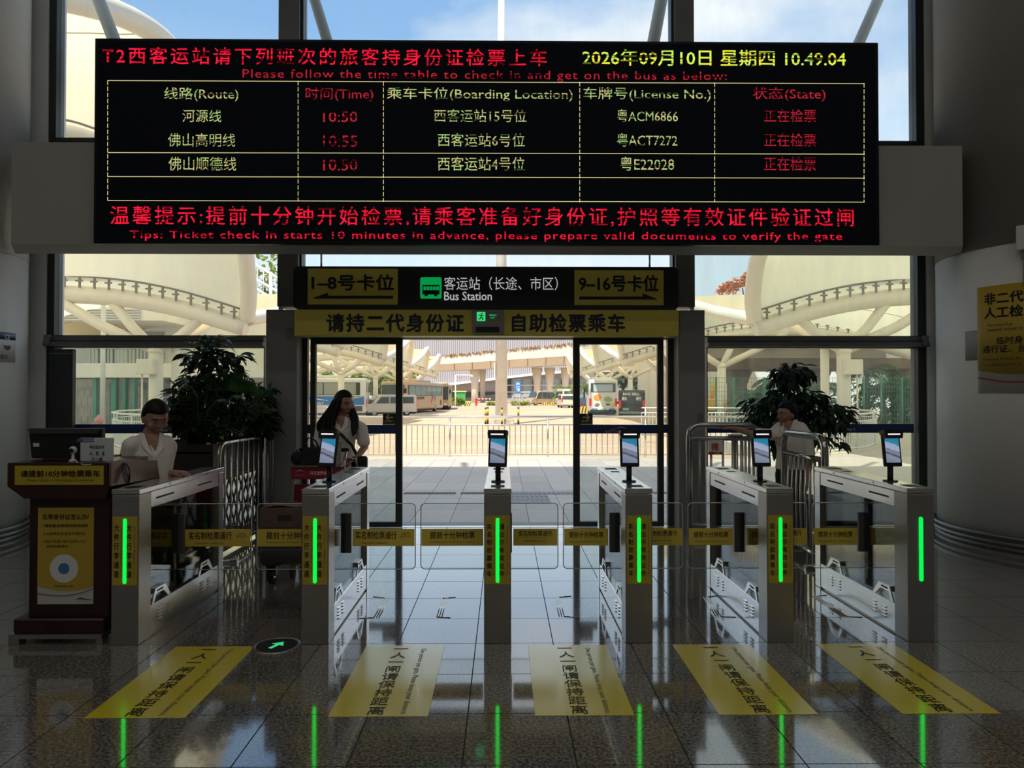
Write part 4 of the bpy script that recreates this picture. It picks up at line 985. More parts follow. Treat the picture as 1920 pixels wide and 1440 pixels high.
def frond(b, pts, r=.004, n=18, L=.10, w=.018, down=.4):
    b.tube(pts, r, 5)
    for k in range(n):
        t = .2 + .8 * k / n; i = min(len(pts) - 2, int(t * (len(pts) - 1))); u = t * (len(pts) - 1) - i
        p = Vector(pts[i]).lerp(Vector(pts[i + 1]), u); d = (Vector(pts[i + 1]) - Vector(pts[i])).normalized(); sd = d.cross(Z3).normalized()
        for s in (-1, 1):
            v, f = leaf_pts(L * (1 - .5 * abs(t - .5)), w, .4, .3, 3); b.add(v, f, True, orient(p, d * .5 + sd * s - Z3 * down * .4))
for px, py, px2, py2, Y in ((360, 770, 322, 758, 7.0), (350, 760, 318, 728, 7.0), (370, 745, 345, 722, 7.1), (420, 745, 400, 720, 7.2), (420, 760, 455, 742, 7.1), (390, 770, 425, 748, 7.0), (345, 790, 318, 785, 6.95), (440, 770, 470, 755, 7.3), (400, 720, 408, 700, 7.2), (335, 745, 318, 712, 7.1)):
    Y -= .12; base = Vector((-3.1, 7.2, 1.05)); m_ = S(px, py, Y); e_ = S(px2, py2, Y); q1 = m_.lerp(e_, .5) + Vector((0, 0, .05))
    fb = MB(); frond(fb, [base, base.lerp(m_, .5), m_, q1, e_]); fb.build('palm_frond', LEAFM if px2 % 2 else LEAFD, ar, True)
br = thing('croton', 'low yellow-green leafy croton at the front edge of the left planter', 'potted plant', (-2.98, 7.1, 1.03))
for k in range(34):
    p = S(rnd.uniform(340, 470), rnd.uniform(795, 822), rnd.uniform(6.95, 7.3)); v, f = leaf_pts(rnd.uniform(.08, .15), rnd.uniform(.035, .06), .3, .3, 4)
    MB().add(v, f, True, orient(p, (rnd.uniform(-1, 1), -.5, rnd.uniform(-.1, 1.0)))).build('leaf', LEAFB if k % 2 else LEAFM, br, True)
for k in range(5):
    p = S(350 + 25 * k, 820, 7.1); MB().tube([Vector((p.x, p.y, 1.04)), p + Vector((0, 0, .05))], .006, 5).build('stem', BARK, br, True)

# right potted tree
pt2 = thing('potted_tree', 'potted tree with tiers of dark drooping leaves behind the reaching attendant', 'potted plant', (fx(1490, 8.25), 8.25, 0))
b = MB()
for px, py, rx, rz, n in ((1485, 700, .22, .13, 170), (1470, 716, .16, .06, 50), (1430, 760, .24, .10, 120), (1490, 745, .34, .11, 220), (1550, 770, .28, .10, 150), (1415, 782, .14, .06, 60), (1570, 788, .14, .08, 60), (1490, 790, .40, .13, 230), (1460, 815, .30, .10, 110), (1450, 830, .12, .08, 40), (1525, 822, .22, .10, 70), (1562, 830, .10, .08, 22)):
    foliage(b, S(px, py, 8.25), (rx, .28, rz), n, .12, .058, rnd, shell=.15, down=.6)
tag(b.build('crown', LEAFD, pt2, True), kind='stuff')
cxp = fx(1490, 8.25)
MB().tube([(cxp, 8.25, .3), (cxp - .02, 8.25, .9), (cxp, 8.25, 1.35), (cxp - .01, 8.25, 1.8)], [.035, .03, .02, .01], 8).build('trunk', BARK, pt2, True)
for px, py in ((1430, 765), (1550, 772), (1470, 800), (1530, 815), (1450, 825), (1562, 825)): MB().tube([(cxp, 8.25, 1.1), S((px + 1490) / 2, py - 14, 8.25), S(px, py, 8.25)], [.014, .009, .005], 5).build('branch', BARK, pt2, True)
MB().lathe([(.15, 0), (.20, .02), (.24, .36), (.26, .38), (.26, .42), (.22, .42), (.22, .36)], (cxp, 8.25, 0), 24).build('pot', mat('pot_glaze', (0.10, 0.085, 0.075), 0.4), pt2, True)
# ================================================================== PEOPLE
SKIN = mat('skin', (0.36, 0.20, 0.135), 0.5, var=.06, vscale=12)
HAIR = mat('black_hair', (0.005, 0.0045, 0.0045), 0.5, bump=.4, bscale=90, stretch=(1, 1, .15), spec=.25)
SHIRT = mat('white_blouse', (0.82, 0.79, 0.73), 0.7, bump=.5, bscale=9)
NAVY = mat('navy_trousers', (0.012, 0.015, 0.035), 0.75)
SHOE = mat('black_shoe', (0.01, 0.01, 0.01), 0.4)
def remesh(name, b, m, parent, vox=.007, it=4, world=True):
    o = b.build(name, m, parent, world)
    r = o.modifiers.new('remesh', 'REMESH'); r.mode = 'VOXEL'; r.voxel_size = vox; r.use_smooth_shade = True
    s = o.modifiers.new('smooth', 'SMOOTH'); s.iterations = it; s.factor = .5
    return o
def loft(b, secs, f, r, n=24):
    """closed stack of ellipses: (centre, half width along r, half depth along f)"""
    v = []
    for c, hw, hd in secs:
        for i in range(n):
            t = 2 * math.pi * i / n; v.append(Vector(c) + r * (hw * math.cos(t)) + f * (hd * math.sin(t)))
    m = len(secs); fs = [(j * n + i, j * n + (i + 1) % n, (j + 1) * n + (i + 1) % n, (j + 1) * n + i) for j in range(m - 1) for i in range(n)]
    fs += [tuple(range(n - 1, -1, -1)), tuple(range((m - 1) * n, m * n))]
    b.add(v, fs, True)
def hand(b, wrist, d, up, side, curl=.5, s=1.0):
    """palm and five bent fingers; d along the hand, up = back of the hand, side = towards the thumb"""
    d, up = Vector(d).normalized(), Vector(up).normalized(); side = Vector(side); side = (side - d * side.dot(d)).normalized(); up = (up - d * up.dot(d)).normalized()
    w = Vector(wrist)
    for k in (-1, 0, 1): b.chain([w + side * .006 * k, w + d * .045 * s + side * .018 * k * s, w + d * .082 * s + side * .026 * k * s], [.020 * s, .016 * s, .013 * s], 10)
    for k, L in ((1.5, .068), (.5, .078), (-.5, .074), (-1.5, .058)):
        p = w + d * .085 * s + side * (.019 * k * s); a = curl * .55; pts = [p]; dd = d + side * .08 * k
        for q_, seg in enumerate((.45, .32, .23)):
            dd = (dd - up * math.tan(a * (.8 + .3 * q_))).normalized(); p = p + dd * (L * seg * s); pts.append(p)
        b.chain(pts, [.0095 * s, .009 * s, .0082 * s, .007 * s], 8)
    p = w + d * .02 * s + side * .022 * s
    b.chain([p, p + d * .028 * s + side * .026 * s - up * .006, p + d * .055 * s + side * .034 * s - up * .014, p + d * .078 * s + side * .030 * s - up * .022], [.013 * s, .0115 * s, .010 * s, .0075 * s], 8)
def headM(c, yaw_vec, pitch=0.0, roll=0.0):
    f = Vector((yaw_vec[0], yaw_vec[1], 0)).normalized(); y = -f   # x right, y back, z up
    x = Vector((y.y, -y.x, 0)); M = Matrix((x, y, Z3)).transposed().to_4x4()
    return Matrix.Translation(c) @ M @ Matrix.Rotation(pitch, 4, 'X') @ Matrix.Rotation(roll, 4, 'Y')
def head(b, M, s=1.0):
    def fn(p):
        x, y, z = p
        if z < -.1: k = (-z - .1); x *= 1 - .42 * k; y *= 1 - (.30 * k if y > 0 else .10 * k)
        if z > .3: x *= 1 + .04
        if y < 0: y *= .93
        if y < -.4 and abs(z - .02) < .2 and .2 < abs(x) < .7: y += .09 * (1 - abs(z - .02) / .2)
        return Vector((x, y, z))
    b.ell((0, 0, 0), (.074 * s, .094 * s, .112 * s), 28, 22, M=M, fn=fn)
    b.ell((0, -.086 * s, -.024 * s), (.013 * s, .016 * s, .012 * s), 10, 8, M=M)
    b.ell((0, -.084 * s, -.006 * s), (.008 * s, .012 * s, .026 * s), 10, 8, M=M)
    b.ell((0, -.075 * s, -.056 * s), (.022 * s, .012 * s, .006 * s), 10, 8, M=M); b.ell((0, -.073 * s, -.066 * s), (.019 * s, .012 * s, .006 * s), 10, 8, M=M)
    b.ell((0, -.066 * s, -.096 * s), (.022 * s, .018 * s, .016 * s), 10, 8, M=M)
    b.ell((0, -.078 * s, .030 * s), (.046 * s, .012 * s, .007 * s), 12, 8, M=M)
    for k in (-1, 1):
        b.ell((k * .044 * s, -.062 * s, -.025 * s), (.020 * s, .018 * s, .018 * s), 10, 8, M=M)
        b.ell((k * .074 * s, .010 * s, -.012 * s), (.009 * s, .020 * s, .031 * s), 10, 8, M=M)
def face_parts(par, M, s=1.0):
    for k in (-1, 1):
        e = MB().ell((k * .032 * s, -.0775 * s, .008 * s), (.012 * s, .006 * s, .0036 * s), 12, 8, M=M).build('eye', mat('eye_white', (0.45, 0.42, 0.40), 0.3), par, True)
        MB().ell((k * .032 * s, -.083 * s, .008 * s), (.0055 * s, .002 * s, .0036 * s), 10, 6, M=M).build('iris', SHOE, par, True)
        MB().tube([M @ Vector((k * .016 * s, -.088 * s, .027 * s)), M @ Vector((k * .034 * s, -.087 * s, .032 * s)), M @ Vector((k * .052 * s, -.074 * s, .026 * s))], [.002, .003, .0015], 6).build('eyebrow', HAIR, par, True)
    MB().ell((0, -.0835 * s, -.057 * s), (.020 * s, .006 * s, .0045 * s), 12, 8, M=M).ell((0, -.0815 * s, -.0655 * s), (.017 * s, .006 * s, .0045 * s), 12, 8, M=M).build('lips', mat('lips', (0.30, 0.10, 0.09), 0.45), par, True)
def hair_cap(b, M, s=1.0, fringe=.42):
    def fn(p):
        x, y, z = p
        if z < fringe:   # hairline runs from the temples down behind the ears
            yl = .16 - .58 * max(0, min(1, (z + .25) / (fringe + .25)))
            if y < yl: k = min(1, (yl - y) * 4) * min(1, (fringe - z) * 4); return Vector((x * (1 - .25 * k), y * (1 - .40 * k), z))
        if z < -.45: return Vector((x * .8, y * .85, -.45 + (z + .45) * .4))
        return p
    b.ell((0, .010 * s, .014 * s), (.0860 * s, .106 * s, .119 * s), 28, 20, M=M, fn=fn)

def person(label, base, H, f, head_c, head_f, pitch, arms, hips=None, lean=(0, 0), voxel=.007):
    f = Vector((f[0], f[1], 0)).normalized(); r = Vector((f.y, -f.x, 0)); base = Vector((base[0], base[1], 0))
    o = thing('person', label, 'person', base)
    ln = Vector((lean[0], lean[1], 0))
    def q(u, v, z): return base + r * u + f * v + Z3 * z + ln * max(0, (z / H - .5) / .33)
    k = H / 1.62
    hc = Vector(head_c); M = headM(hc, head_f, pitch); s = 1.15 * k
    body = MB(); head(body, M, s)
    nb = q(0, -.005, .835 * H); body.chain([nb, hc.lerp(nb, .45) + Vector((0, 0, -.01)), hc + M.to_3x3() @ Vector((0, .02, -.05))], [.056 * k, .050 * k, .048 * k], 16)
    secs = [(q(0, 0, .47 * H), .10 * k, .08 * k), (q(0, 0, .52 * H), .145 * k, .095 * k), (q(0, 0, .60 * H), .115 * k, .082 * k), (q(0, .01, .72 * H), .135 * k, .095 * k), (q(0, 0, .79 * H), .140 * k, .085 * k), (q(0, 0, .835 * H), .075 * k, .055 * k)]
    loft(body, secs, f, r)
    for sd in (-1, 1): body.chain([q(sd * .085 * k, 0, .49 * H), q(sd * .088 * k, .012, .27 * H), q(sd * .09 * k, -.01, .05 * H)], [.070 * k, .046 * k, .032 * k], 14)
    shirt = MB()
    ss = [(q(0, 0, .505 * H), .168 * k, .124 * k), (q(0, 0, .56 * H), .158 * k, .118 * k), (q(0, .004, .62 * H), .146 * k, .108 * k), (q(0, .018, .70 * H), .158 * k, .120 * k), (q(0, .018, .745 * H), .166 * k, .122 * k), (q(0, .004, .79 * H), .170 * k, .104 * k), (q(0, 0, .815 * H), .150 * k, .082 * k), (q(0, 0, .838 * H), .085 * k, .066 * k)]
    loft(shirt, ss, f, r)
    for sd, key in ((1, 'R'), (-1, 'L')):
        A = arms[key]; sh, el, wr = [Vector(p) for p in A['pts']]
        body.chain([sh, sh.lerp(el, .5), el, el.lerp(wr, .35), wr], [.046 * k, .042 * k, .036 * k, .036 * k, .024 * k], 14)
        hand(body, wr, A['d'], A['up'], A['side'], A.get('curl', .5), k)
        cut = A.get('sleeve', .72); e2 = sh.lerp(el, cut)
        shirt.chain([q(sd * .11 * k, 0, .79 * H), sh, sh.lerp(el, cut * .6), e2], [.070 * k, .066 * k, .064 * k, .066 * k], 16)
    remesh('body', body, SKIN, o, voxel, 3)
    remesh('blouse', shirt, SHIRT, o, .009, 5)
    tr = MB(); loft(tr, [(q(0, -.01, .44 * H), .13 * k, .10 * k), (q(0, -.008, .48 * H), .162 * k, .122 * k), (q(0, 0, .525 * H), .158 * k, .115 * k), (q(0, 0, .55 * H), .15 * k, .108 * k)], f, r)
    for sd in (-1, 1): tr.chain([q(sd * .080 * k, 0, .47 * H), q(sd * .086 * k, .012, .27 * H), q(sd * .09 * k, -.008, .05 * H)], [.088 * k, .066 * k, .058 * k], 16)
    remesh('trousers', tr, NAVY, o, .010, 4)
    for sd in (-1, 1):
        c = q(sd * .09 * k, .05, .035); Ms = Matrix.Translation(c) @ Matrix((r, f, Z3)).transposed().to_4x4()
        MB().ell((0, 0, 0), (.045 * k, .125 * k, .036), 16, 10, M=Ms, fn=lambda p: Vector((p.x, p.y, max(p.z, -.9)))).build('shoe', SHOE, o, True)
    face_parts(o, M, s)
    # open V neck with two collar flaps
    vn = MB(); cz = .80 * H
    n0 = q(0, .118 * k, .735 * H)
    vn.add([q(-.045 * k, .060 * k, .838 * H), q(.045 * k, .060 * k, .838 * H), q(.030 * k, .108 * k, .795 * H), n0, q(-.030 * k, .108 * k, .795 * H)], [(0, 1, 2, 3, 4)])
    so = vn.build('open_neck', SKIN, o, True); sm = so.modifiers.new('thick', 'SOLIDIFY'); sm.thickness = .03; sm.offset = 0
    for sd in (-1, 1):
        cb = MB().add([q(sd * .070 * k, -.01, .846 * H), q(sd * .052 * k, .066 * k, .842 * H), q(sd * .012 * k, .140 * k, .735 * H), q(sd * .070 * k, .128 * k, .775 * H), q(sd * .094 * k, .05, .835 * H)], [(0, 1, 2, 3, 4)])
        co = cb.build('collar', SHIRT, o, True); sm = co.modifiers.new('thick', 'SOLIDIFY'); sm.thickness = .012; sm.offset = 0
    return o, M, s, q, f, r

# --- clerk behind the desk
Y1 = 5.30
c1 = at(292, 784, Y1)
sR, sL = at(246, 836, Y1 - .12), at(316, 838, Y1 + .12)
p1, M1, s1, q1, f1, r1 = person('desk clerk in white blouse with short black hair looking down, hand on gate', (at(281, 800, Y1).x, Y1), 1.565, (.62, -.78), c1, (.68, -.73), R(22),
    {'R': dict(pts=(sR, at(236, 884, Y1 - .10), at(262, 925, Y1 - .16)), d=(.5, .1, -.8), up=(0, -1, 0), side=(1, 0, .3), curl=.6),
     'L': dict(pts=(sL, at(304, 893, Y1 + .10), at(324, 886, Y1 + .02)), d=(1, -.12, .02), up=(0, .1, 1), side=(0, -1, 0), curl=.8)})
hb = MB(); hair_cap(hb, M1, s1, .46); hb.ell((0, .085, -.02), (.04, .035, .04), 14, 10, M=M1)
remesh('hair', hb, HAIR, p1, .007, 3)
for kk in range(5): 
    c = q1(.012, .128, (.72 - .045 * kk) * 1.565); MB().ell(c, (.005, .005, .005), 8, 6).build('button', WHITE, p1, True)

# --- traveller with the trolley
Y2 = 7.40
c2 = at(645, 758, Y2)
p2, M2, s2, q2, f2, r2 = person('long-haired traveller in white shirt with shoulder strap pushing the luggage trolley', (at(638, 800, Y2).x, Y2), 1.645, (.22, -.97), c2, (.72, -.69), R(6),
    {'L': dict(pts=(at(677, 803, Y2), at(684, 838, Y2 - .02), at(667, 860, Y2 - .24)), d=(-.5, -.75, -.2), up=(.2, -.3, 1), side=(-1, .3, 0), curl=1.1),
     'R': dict(pts=(at(603, 803, Y2), at(597, 838, Y2 - .02), at(610, 861, Y2 - .26)), d=(.3, -.85, -.2), up=(0, -.3, 1), side=(1, .2, 0), curl=1.1)})
hb = MB(); hair_cap(hb, M2, s2, .55)
def strand(b, a, e, w, n=5):
    pts = [Vector(a).lerp(Vector(e), t / n) + Vector((0, 0, 0)) for t in range(n + 1)]; b.chain(pts, [w * (1 - .55 * (t / n) ** 2) for t in range(n + 1)], 10)
hl2 = lambda x, y, z: M2 @ Vector((x, y, z))
sh2 = lambda px, py, d: at(px, py, Y2 + d)
for a_, e1, e2, w in ((hl2(-.075, -.01, .05), sh2(618, 790, -.10), sh2(612, 826, -.15), .040), (hl2(-.078, .03, .02), sh2(608, 792, -.06), sh2(603, 822, -.12), .048), (hl2(-.06, .07, .0), sh2(616, 790, .0), sh2(618, 826, -.13), .055), (hl2(-.02, .085, .0), sh2(630, 792, .08), sh2(628, 826, .10), .06), (hl2(.03, .085, .0), sh2(648, 790, .08), sh2(648, 826, .10), .055), (hl2(.072, .02, .04), sh2(667, 786, -.04), sh2(668, 812, -.14), .034), (hl2(.070, .04, .0), sh2(664, 788, -.06), sh2(662, 818, -.16), .034), (hl2(-.07, -.03, .06), sh2(624, 786, -.12), sh2(622, 824, -.17), .032), (hl2(-.08, .05, .0), sh2(601, 795, -.02), sh2(598, 812, -.06), .040)):
    hb.chain([a_, a_.lerp(e1, .5) + Vector((0, .0, .0)), e1, e1.lerp(e2, .55), e2], [w * .9, w, w * 1.05, w * .85, w * .25], 12)
remesh('hair', hb, HAIR, p2, .008, 4)
st = MB(); path = [at(618, 796, Y2 - .14), at(640, 815, Y2 - .19), at(660, 835, Y2 - .19), at(668, 852, Y2 - .16)]
for i in range(len(path) - 1):
    a, c = path[i], path[i + 1]; st.cyl(a, c, .016, n=8)
st.build('bag_strap', BLACK, p2, True)
wb2 = thing('waist_bag', 'black cross-body bag at the traveller hip behind the trolley', 'bag', at(676, 866, Y2 - .2))
MB().rbox(-.09, .07, -.05, .05, -.10, .06, .03, 3).build('pouch', mat('black_fabric', (0.012, 0.012, 0.016), 0.8), wb2)
MB().rbox(-.08, .06, -.056, -.048, -.02, .05, .004, 1).build('flap', mat('black_fabric'), wb2)

# --- attendant reaching to the push gate
Y3_ = 7.62
c3 = at(1475, 777, Y3_)
p3, M3, s3, q3, f3, r3 = person('attendant in white blouse with hair bun reaching an arm onto the push gate', (at(1482, 800, Y3_).x, Y3_), 1.575, (-.62, -.78), c3, (-.96, -.28), R(4),
    {'R': dict(pts=(at(1449, 815, Y3_ + .02), at(1408, 812, Y3_ + .12), at(1374, 803, Y3_ + .30)), d=(-.75, .45, .05), up=(0, -.2, 1), side=(-.2, -1, 0), curl=.35, sleeve=.62),
     'L': dict(pts=(at(1512, 818, Y3_ - .12), at(1519, 862, Y3_ - .12), at(1512, 900, Y3_ - .2)), d=(-.1, -.2, -1), up=(1, 0, 0), side=(0, -1, 0), curl=.5)})
hb = MB(); hair_cap(hb, M3, s3, .52); hb.ell((0, .138, .045), (.046, .042, .050), 16, 12, M=M3)
remesh('hair', hb, HAIR, p3, .007, 3)
bd = MB(); c = q3(.085, .122, .70 * 1.575); Mb = Matrix.Translation(c) @ Matrix((r3, -f3, Z3)).transposed().to_4x4()
bd.rbox(-.035, .035, -.012, -.002, -.05, .05, .006, 2, M=Mb); bd.build('badge_holder', mat('badge_card', (0.5, 0.48, 0.44), 0.4), p3, True)
MB().tube([Mb @ Vector((-.022, -.014, .03)), Mb @ Vector((.022, -.014, .035)), Mb @ Vector((.022, -.014, -.03)), Mb @ Vector((-.022, -.014, -.035))], .003, 5, closed=True).build('red_print', mat('sign_red'), p3, True)

# ================================================================== LUGGAGE TROLLEY
ct = thing('luggage_trolley', 'luggage trolley with red front panel behind the second ticket gate', 'trolley', (-1.82, 6.5, 0))
TX0, TX1 = -2.08, -1.54
BODY = mat('trolley_grey', (0.06, 0.06, 0.065), 0.5)
MB().rbox(TX0, TX1, 5.98, 6.95, .24, .30, .02, 2).build('platform', BODY, ct, True)
MB().rbox(TX0 + .03, TX1 - .03, 5.93, 6.02, .18, .29, .03, 3).build('front_bumper', RUBBER, ct, True)
def wheel(x, y, r, w, nm='caster'):
    o = MB().cyl((x - w / 2, y, r), (x + w / 2, y, r), r, n=24).build(nm, RUBBER, ct, True)
    MB().cyl((x - w / 2 - .004, y, r), (x + w / 2 + .004, y, r), r * .5, n=16).build('hub', STEELD, o, True)
    return o
w_ = wheel(-1.985, 6.07, .075, .045)
MB().cyl((-1.985, 6.09, .15), (-1.985, 6.09, .20), .085, n=20).cyl((-1.985, 6.09, .20), (-1.985, 6.09, .26), .04, n=14).box(-2.022, -2.010, 6.05, 6.11, .06, .17).box(-1.960, -1.948, 6.05, 6.11, .06, .17).build('caster_fork', BLACK, ct, True)
for x in (TX0 + .06, TX1 - .06):
    wheel(x, 6.82, .085, .04, 'rear_wheel'); MB().prism([(6.74, .24), (6.90, .24), (6.85, .07), (6.79, .07)], x + .022, x + .03, 'yz').build('wheel_bracket', STEELD, ct, True)
for x in (TX0 + .03, TX1 - .03): MB().tube([(x, 6.55, .27), (x, 6.86, .32), (x, 6.90, .60), (x, 6.92, .90), (x, 7.0, 1.02), (x, 7.10, 1.05)], .016, 10).build('upright_tube', CHROME, ct, True)
MB().cyl((TX0 + .03, 7.10, 1.05), (TX1 - .03, 7.10, 1.05), .020, n=12).build('push_handle', BLACK, ct, True)
hx = at(656, 866, 7.08)
MB().tube([hx + Vector((-.06, 0, -.06)), hx + Vector((-.05, 0, .03)), hx + Vector((.06, 0, .03)), hx + Vector((.07, 0, -.06))], .014, 8).build('brake_grip', CHROME, ct, True)
a, c = at(545, 899, 6.74), at(641, 874, 6.74)
rp = MB().rbox(a.x, c.x, 6.74, 6.77, a.z, c.z, .006, 1).build('front_panel', mat('trolley_red', (0.30, 0.015, 0.03), 0.4), ct, True)
text(rp, '马可波罗瓷砖', WTXT, at(600, 887, 6.735), .19, .036, bold=.01, world=True)
text(rp, 'MARCO POLO', mat('silver_print'), at(562, 891, 6.735), .08, .012, world=True)
MB().tube([at(553, 885.5, 6.737), at(562, 881, 6.737), at(571, 885.5, 6.737)], [.001, .005, .001], 5).build('logo_stroke', mat('silver_print'), rp, True)
a2, c2_ = at(551, 960, 6.76), at(640, 908, 6.76)
MB().rbox(a2.x, c2_.x, 6.76, 6.78, a2.z, c2_.z, .006, 1).build('lower_panel', mat('trolley_maroon', (0.16, 0.01, 0.025), 0.45), ct, True)
MB().box(a.x, c.x, 6.72, 6.98, c.z - .004, c.z + .004).build('basket_shelf', STEELD, ct, True)
shelf_z = c.z + .004
CARDB = mat('cardboard', (0.13, 0.075, 0.055), 0.8, var=.12, vscale=10)
for k, (z0_, z1_, dx, lb) in enumerate(((.30, .47, 0, 'brown cardboard carton at the bottom of the trolley load'), (.47, .645, .012, 'creased brown cardboard carton on top of the trolley load'))):
    bx = thing('cardboard_box', lb, 'box', (-1.84 + dx, 6.2, z0_), 0, 'cartons on the trolley')
    MB().rbox(-.255, .255, -.17, .17, 0, z1_ - z0_ - .002, .006, 1).build('carton', CARDB, bx)
    BX(-.257, .257, -.025, .025, z1_ - z0_ - .003, z1_ - z0_ + .001).build('tape', mat('tape_brown', (0.22, 0.15, 0.10), 0.3), bx)
    BX(-.10, .02, -.172, -.169, .06, .11).build('handle_hole', SLOT, bx)
    if k: MB().add([(-.25, -.16, .17), (-.1, -.19, .20), (.05, -.15, .178), (.22, -.18, .19), (.25, .0, .176), (-.2, 0, .176)], [(0, 1, 5), (1, 2, 5), (2, 3, 4), (2, 4, 5)]).build('flap', mat('kraft_pale', (0.32, 0.21, 0.17), 0.7), bx)
hbx = at(585, 860, 6.85)
hg = thing('handbag', 'black handbag with loop handle standing on the trolley basket', 'handbag', (hbx.x, 6.86, shelf_z))
MB().prism([(-.105, 0), (.11, 0), (.085, .165), (-.075, .165)], -.05, .05, 'xz', bev=.012).build('bag_body', mat('black_fabric'), hg)
MB().tube([(-.05, 0, .15), (-.058, 0, .21), (-.045, 0, .255), (-.01, 0, .26), (.04, 0, .22), (.065, 0, .15)], .008, 8).build('bag_handle', mat('black_leather', (0.015, 0.013, 0.012), 0.4), hg)
nk = thing('round_pouch', 'round black pouch at the left end of the trolley basket', 'pouch', (at(557, 870, 6.85).x, 6.85, shelf_z))
MB().ell((0, 0, .065), (.062, .05, .065), 18, 12).build('pouch', mat('black_fabric'), nk)
MB().tube([(-.01, 0, .125), (0, 0, .15), (.015, 0, .125)], .004, 6).build('pull_loop', BLACK, nk)
tt = thing('document_folder', 'pale folder standing upright beside the handbag on the trolley', 'folder', (at(634, 865, 6.9).x, 6.90, shelf_z))
MB().rbox(-.03, .03, -.005, .005, 0, .22, .003, 1).build('cover', mat('folder_grey', (0.30, 0.29, 0.27), 0.6), tt); MB().rbox(-.028, .028, .005, .012, .004, .215, .002, 1).build('pages', WHITE, tt)
# ================================================================== OUTSIDE: ground
LOT = -0.40
PAVE = mat_granite('paving_slab', (0.44, 0.40, 0.35), (0.54, 0.49, 0.43), 0.45)
plaza = struct(BX(-30, 30, YF, 17.75, -.45, -.012).build('ground_plaza', mat('paving_joint', (0.16, 0.145, 0.125), 0.8)))
BX(-30, -7.5, 17.75, 34, -.45, -.012).build('plaza_wing', mat('plaza_concrete', (0.45, 0.41, 0.35), 0.7, var=.06, vscale=2), plaza)
BX(7.5, 30, 17.75, 34, -.45, -.012).build('plaza_wing', mat('plaza_concrete'), plaza)
slab_me = MB().rbox(-.247, .247, -.497, .497, -.012, 0, .002, 1).mesh('paving_slab', PAVE)
far = MB()
for j in range(9):
    for i in range(-40, 41):
        xc, yc = .068 + .5 * i, YF + .22 + .5 + j * 1.0
        if abs(945 + 1320 * xc / yc - 945) < 660 and abs(xc) < 6.8: link('paving_slab', slab_me, plaza, (xc, yc, 0))
        elif abs(xc) < 16: far.box(xc - .247, xc + .247, yc - .497, yc + .497, -.012, 0)
tag(far.build('paving_slab_field', PAVE, plaza), kind='stuff')
BX(-30, 30, YF + .02, YF + .22, -.012, .004).build('door_sill', mat('sill_stone', (0.30, 0.28, 0.25), 0.5), plaza)
GRATE = mat('drain_grate', (0.10, 0.07, 0.05), 0.6)
for xa, xb in ((-1.62, -.78), (-.70, .05), (1.66, 2.30), (2.42, 3.2)):
    gb = MB().box(xa, xb, 11.35, 11.55, .0, .004)
    n = int((xb - xa) / .06)
    for k in range(n): gb.box(xa + .06 * k + .01, xa + .06 * k + .045, 11.36, 11.54, .004, .008)
    tag(gb.build('drain_grate', GRATE, plaza), kind='stuff')
TACT = mat('tactile_tile', (0.30, 0.30, 0.30), 0.6)
tb = MB().box(-.145, .145, -.145, .145, 0, .006)
for k in range(4): tb.rbox(-.11 + .073 * k - .016, -.11 + .073 * k + .016, -.125, .125, .006, .013, .004, 1)
tme = tb.mesh('tactile_tile', TACT)
for k in range(10): link('tactile_tile', tme, plaza, (.12 + .3 * (k % 4) + .05 if k < 4 else .25 + .3 * ((k - 4) % 2), 11.45 if k < 4 else 11.1 - .3 * ((k - 4) // 2), 0))
lot = struct(BX(-140, 140, 17.75, 420, LOT - .3, LOT).build('ground_lot', mat('lot_concrete', (0.53, 0.385, 0.25), 0.8, var=.10, vscale=.35)))
MARK = mat('road_paint', (0.75, 0.72, 0.66), 0.7)
for x, y, l, w in ((-6, 30, 5, .15), (0, 36, 6, .15), (5, 42, 6, .15), (-3, 60, 8, .2), (6, 75, 8, .2), (-8, 45, 5, .15), (2, 27, 5, .15)): BX(x - l / 2, x + l / 2, y - w / 2, y + w / 2, LOT, LOT + .006).build('lane_marking', MARK, lot)

# ---------------- railings
RAIL = mat('railing_steel', (0.70, 0.67, 0.62), 0.22, 1.0)
RAILW = mat('railing_white', (0.72, 0.70, 0.66), 0.4)
KERB = mat('kerb_stone', (0.50, 0.44, 0.36), 0.7)
def railing(label, path, h, m, spacing, post_every, nparts):
    pts = [Vector(p) for p in path]; o = thing('steel_railing', label, 'railing', pts[0])
    for nm, z, r in (('top_rail', h, .03), ('mid_rail', h - .20, .018), ('bottom_rail', .10, .018)): MB().tube([p + Z3 * z for p in pts], r, 8).build(nm, m, o, True)
    MB().tube([p + Z3 * -.02 for p in pts], .07, 6).build('kerb', KERB, o, True)
    # resample
    d = [0]
    for a, b_ in zip(pts, pts[1:]): d.append(d[-1] + (b_ - a).length)
    def samp(t):
        for i in range(len(pts) - 1):
            if d[i + 1] >= t: return pts[i].lerp(pts[i + 1], (t - d[i]) / (d[i + 1] - d[i]))
        return pts[-1]
    bal = MB().cyl((0, 0, .10), (0, 0, h - .20), .011, n=6, caps=False).mesh('baluster', m); pst = MB().cyl((0, 0, 0), (0, 0, h), .026, n=8).mesh('post', m)
    t = 0; k = 0; far = MB()
    while t <= d[-1]:
        p = samp(t)
        if k % post_every == 0: link('post', pst, o, p - pts[0])
        elif k < nparts: link('baluster', bal, o, p - pts[0])
        else: far.cyl(p + Z3 * .10, p + Z3 * (h - .20), .011, n=5, caps=False)
        t += spacing; k += 1
    if far.v: tag(far.build('far_balusters', m, o, True), kind='stuff')
    return o
railing('long straight steel railing across the forecourt beyond the open door', [(-6.2, 17.5, 0), (6.1, 17.5, 0)], 1.04, RAIL, .135, 18, 300)
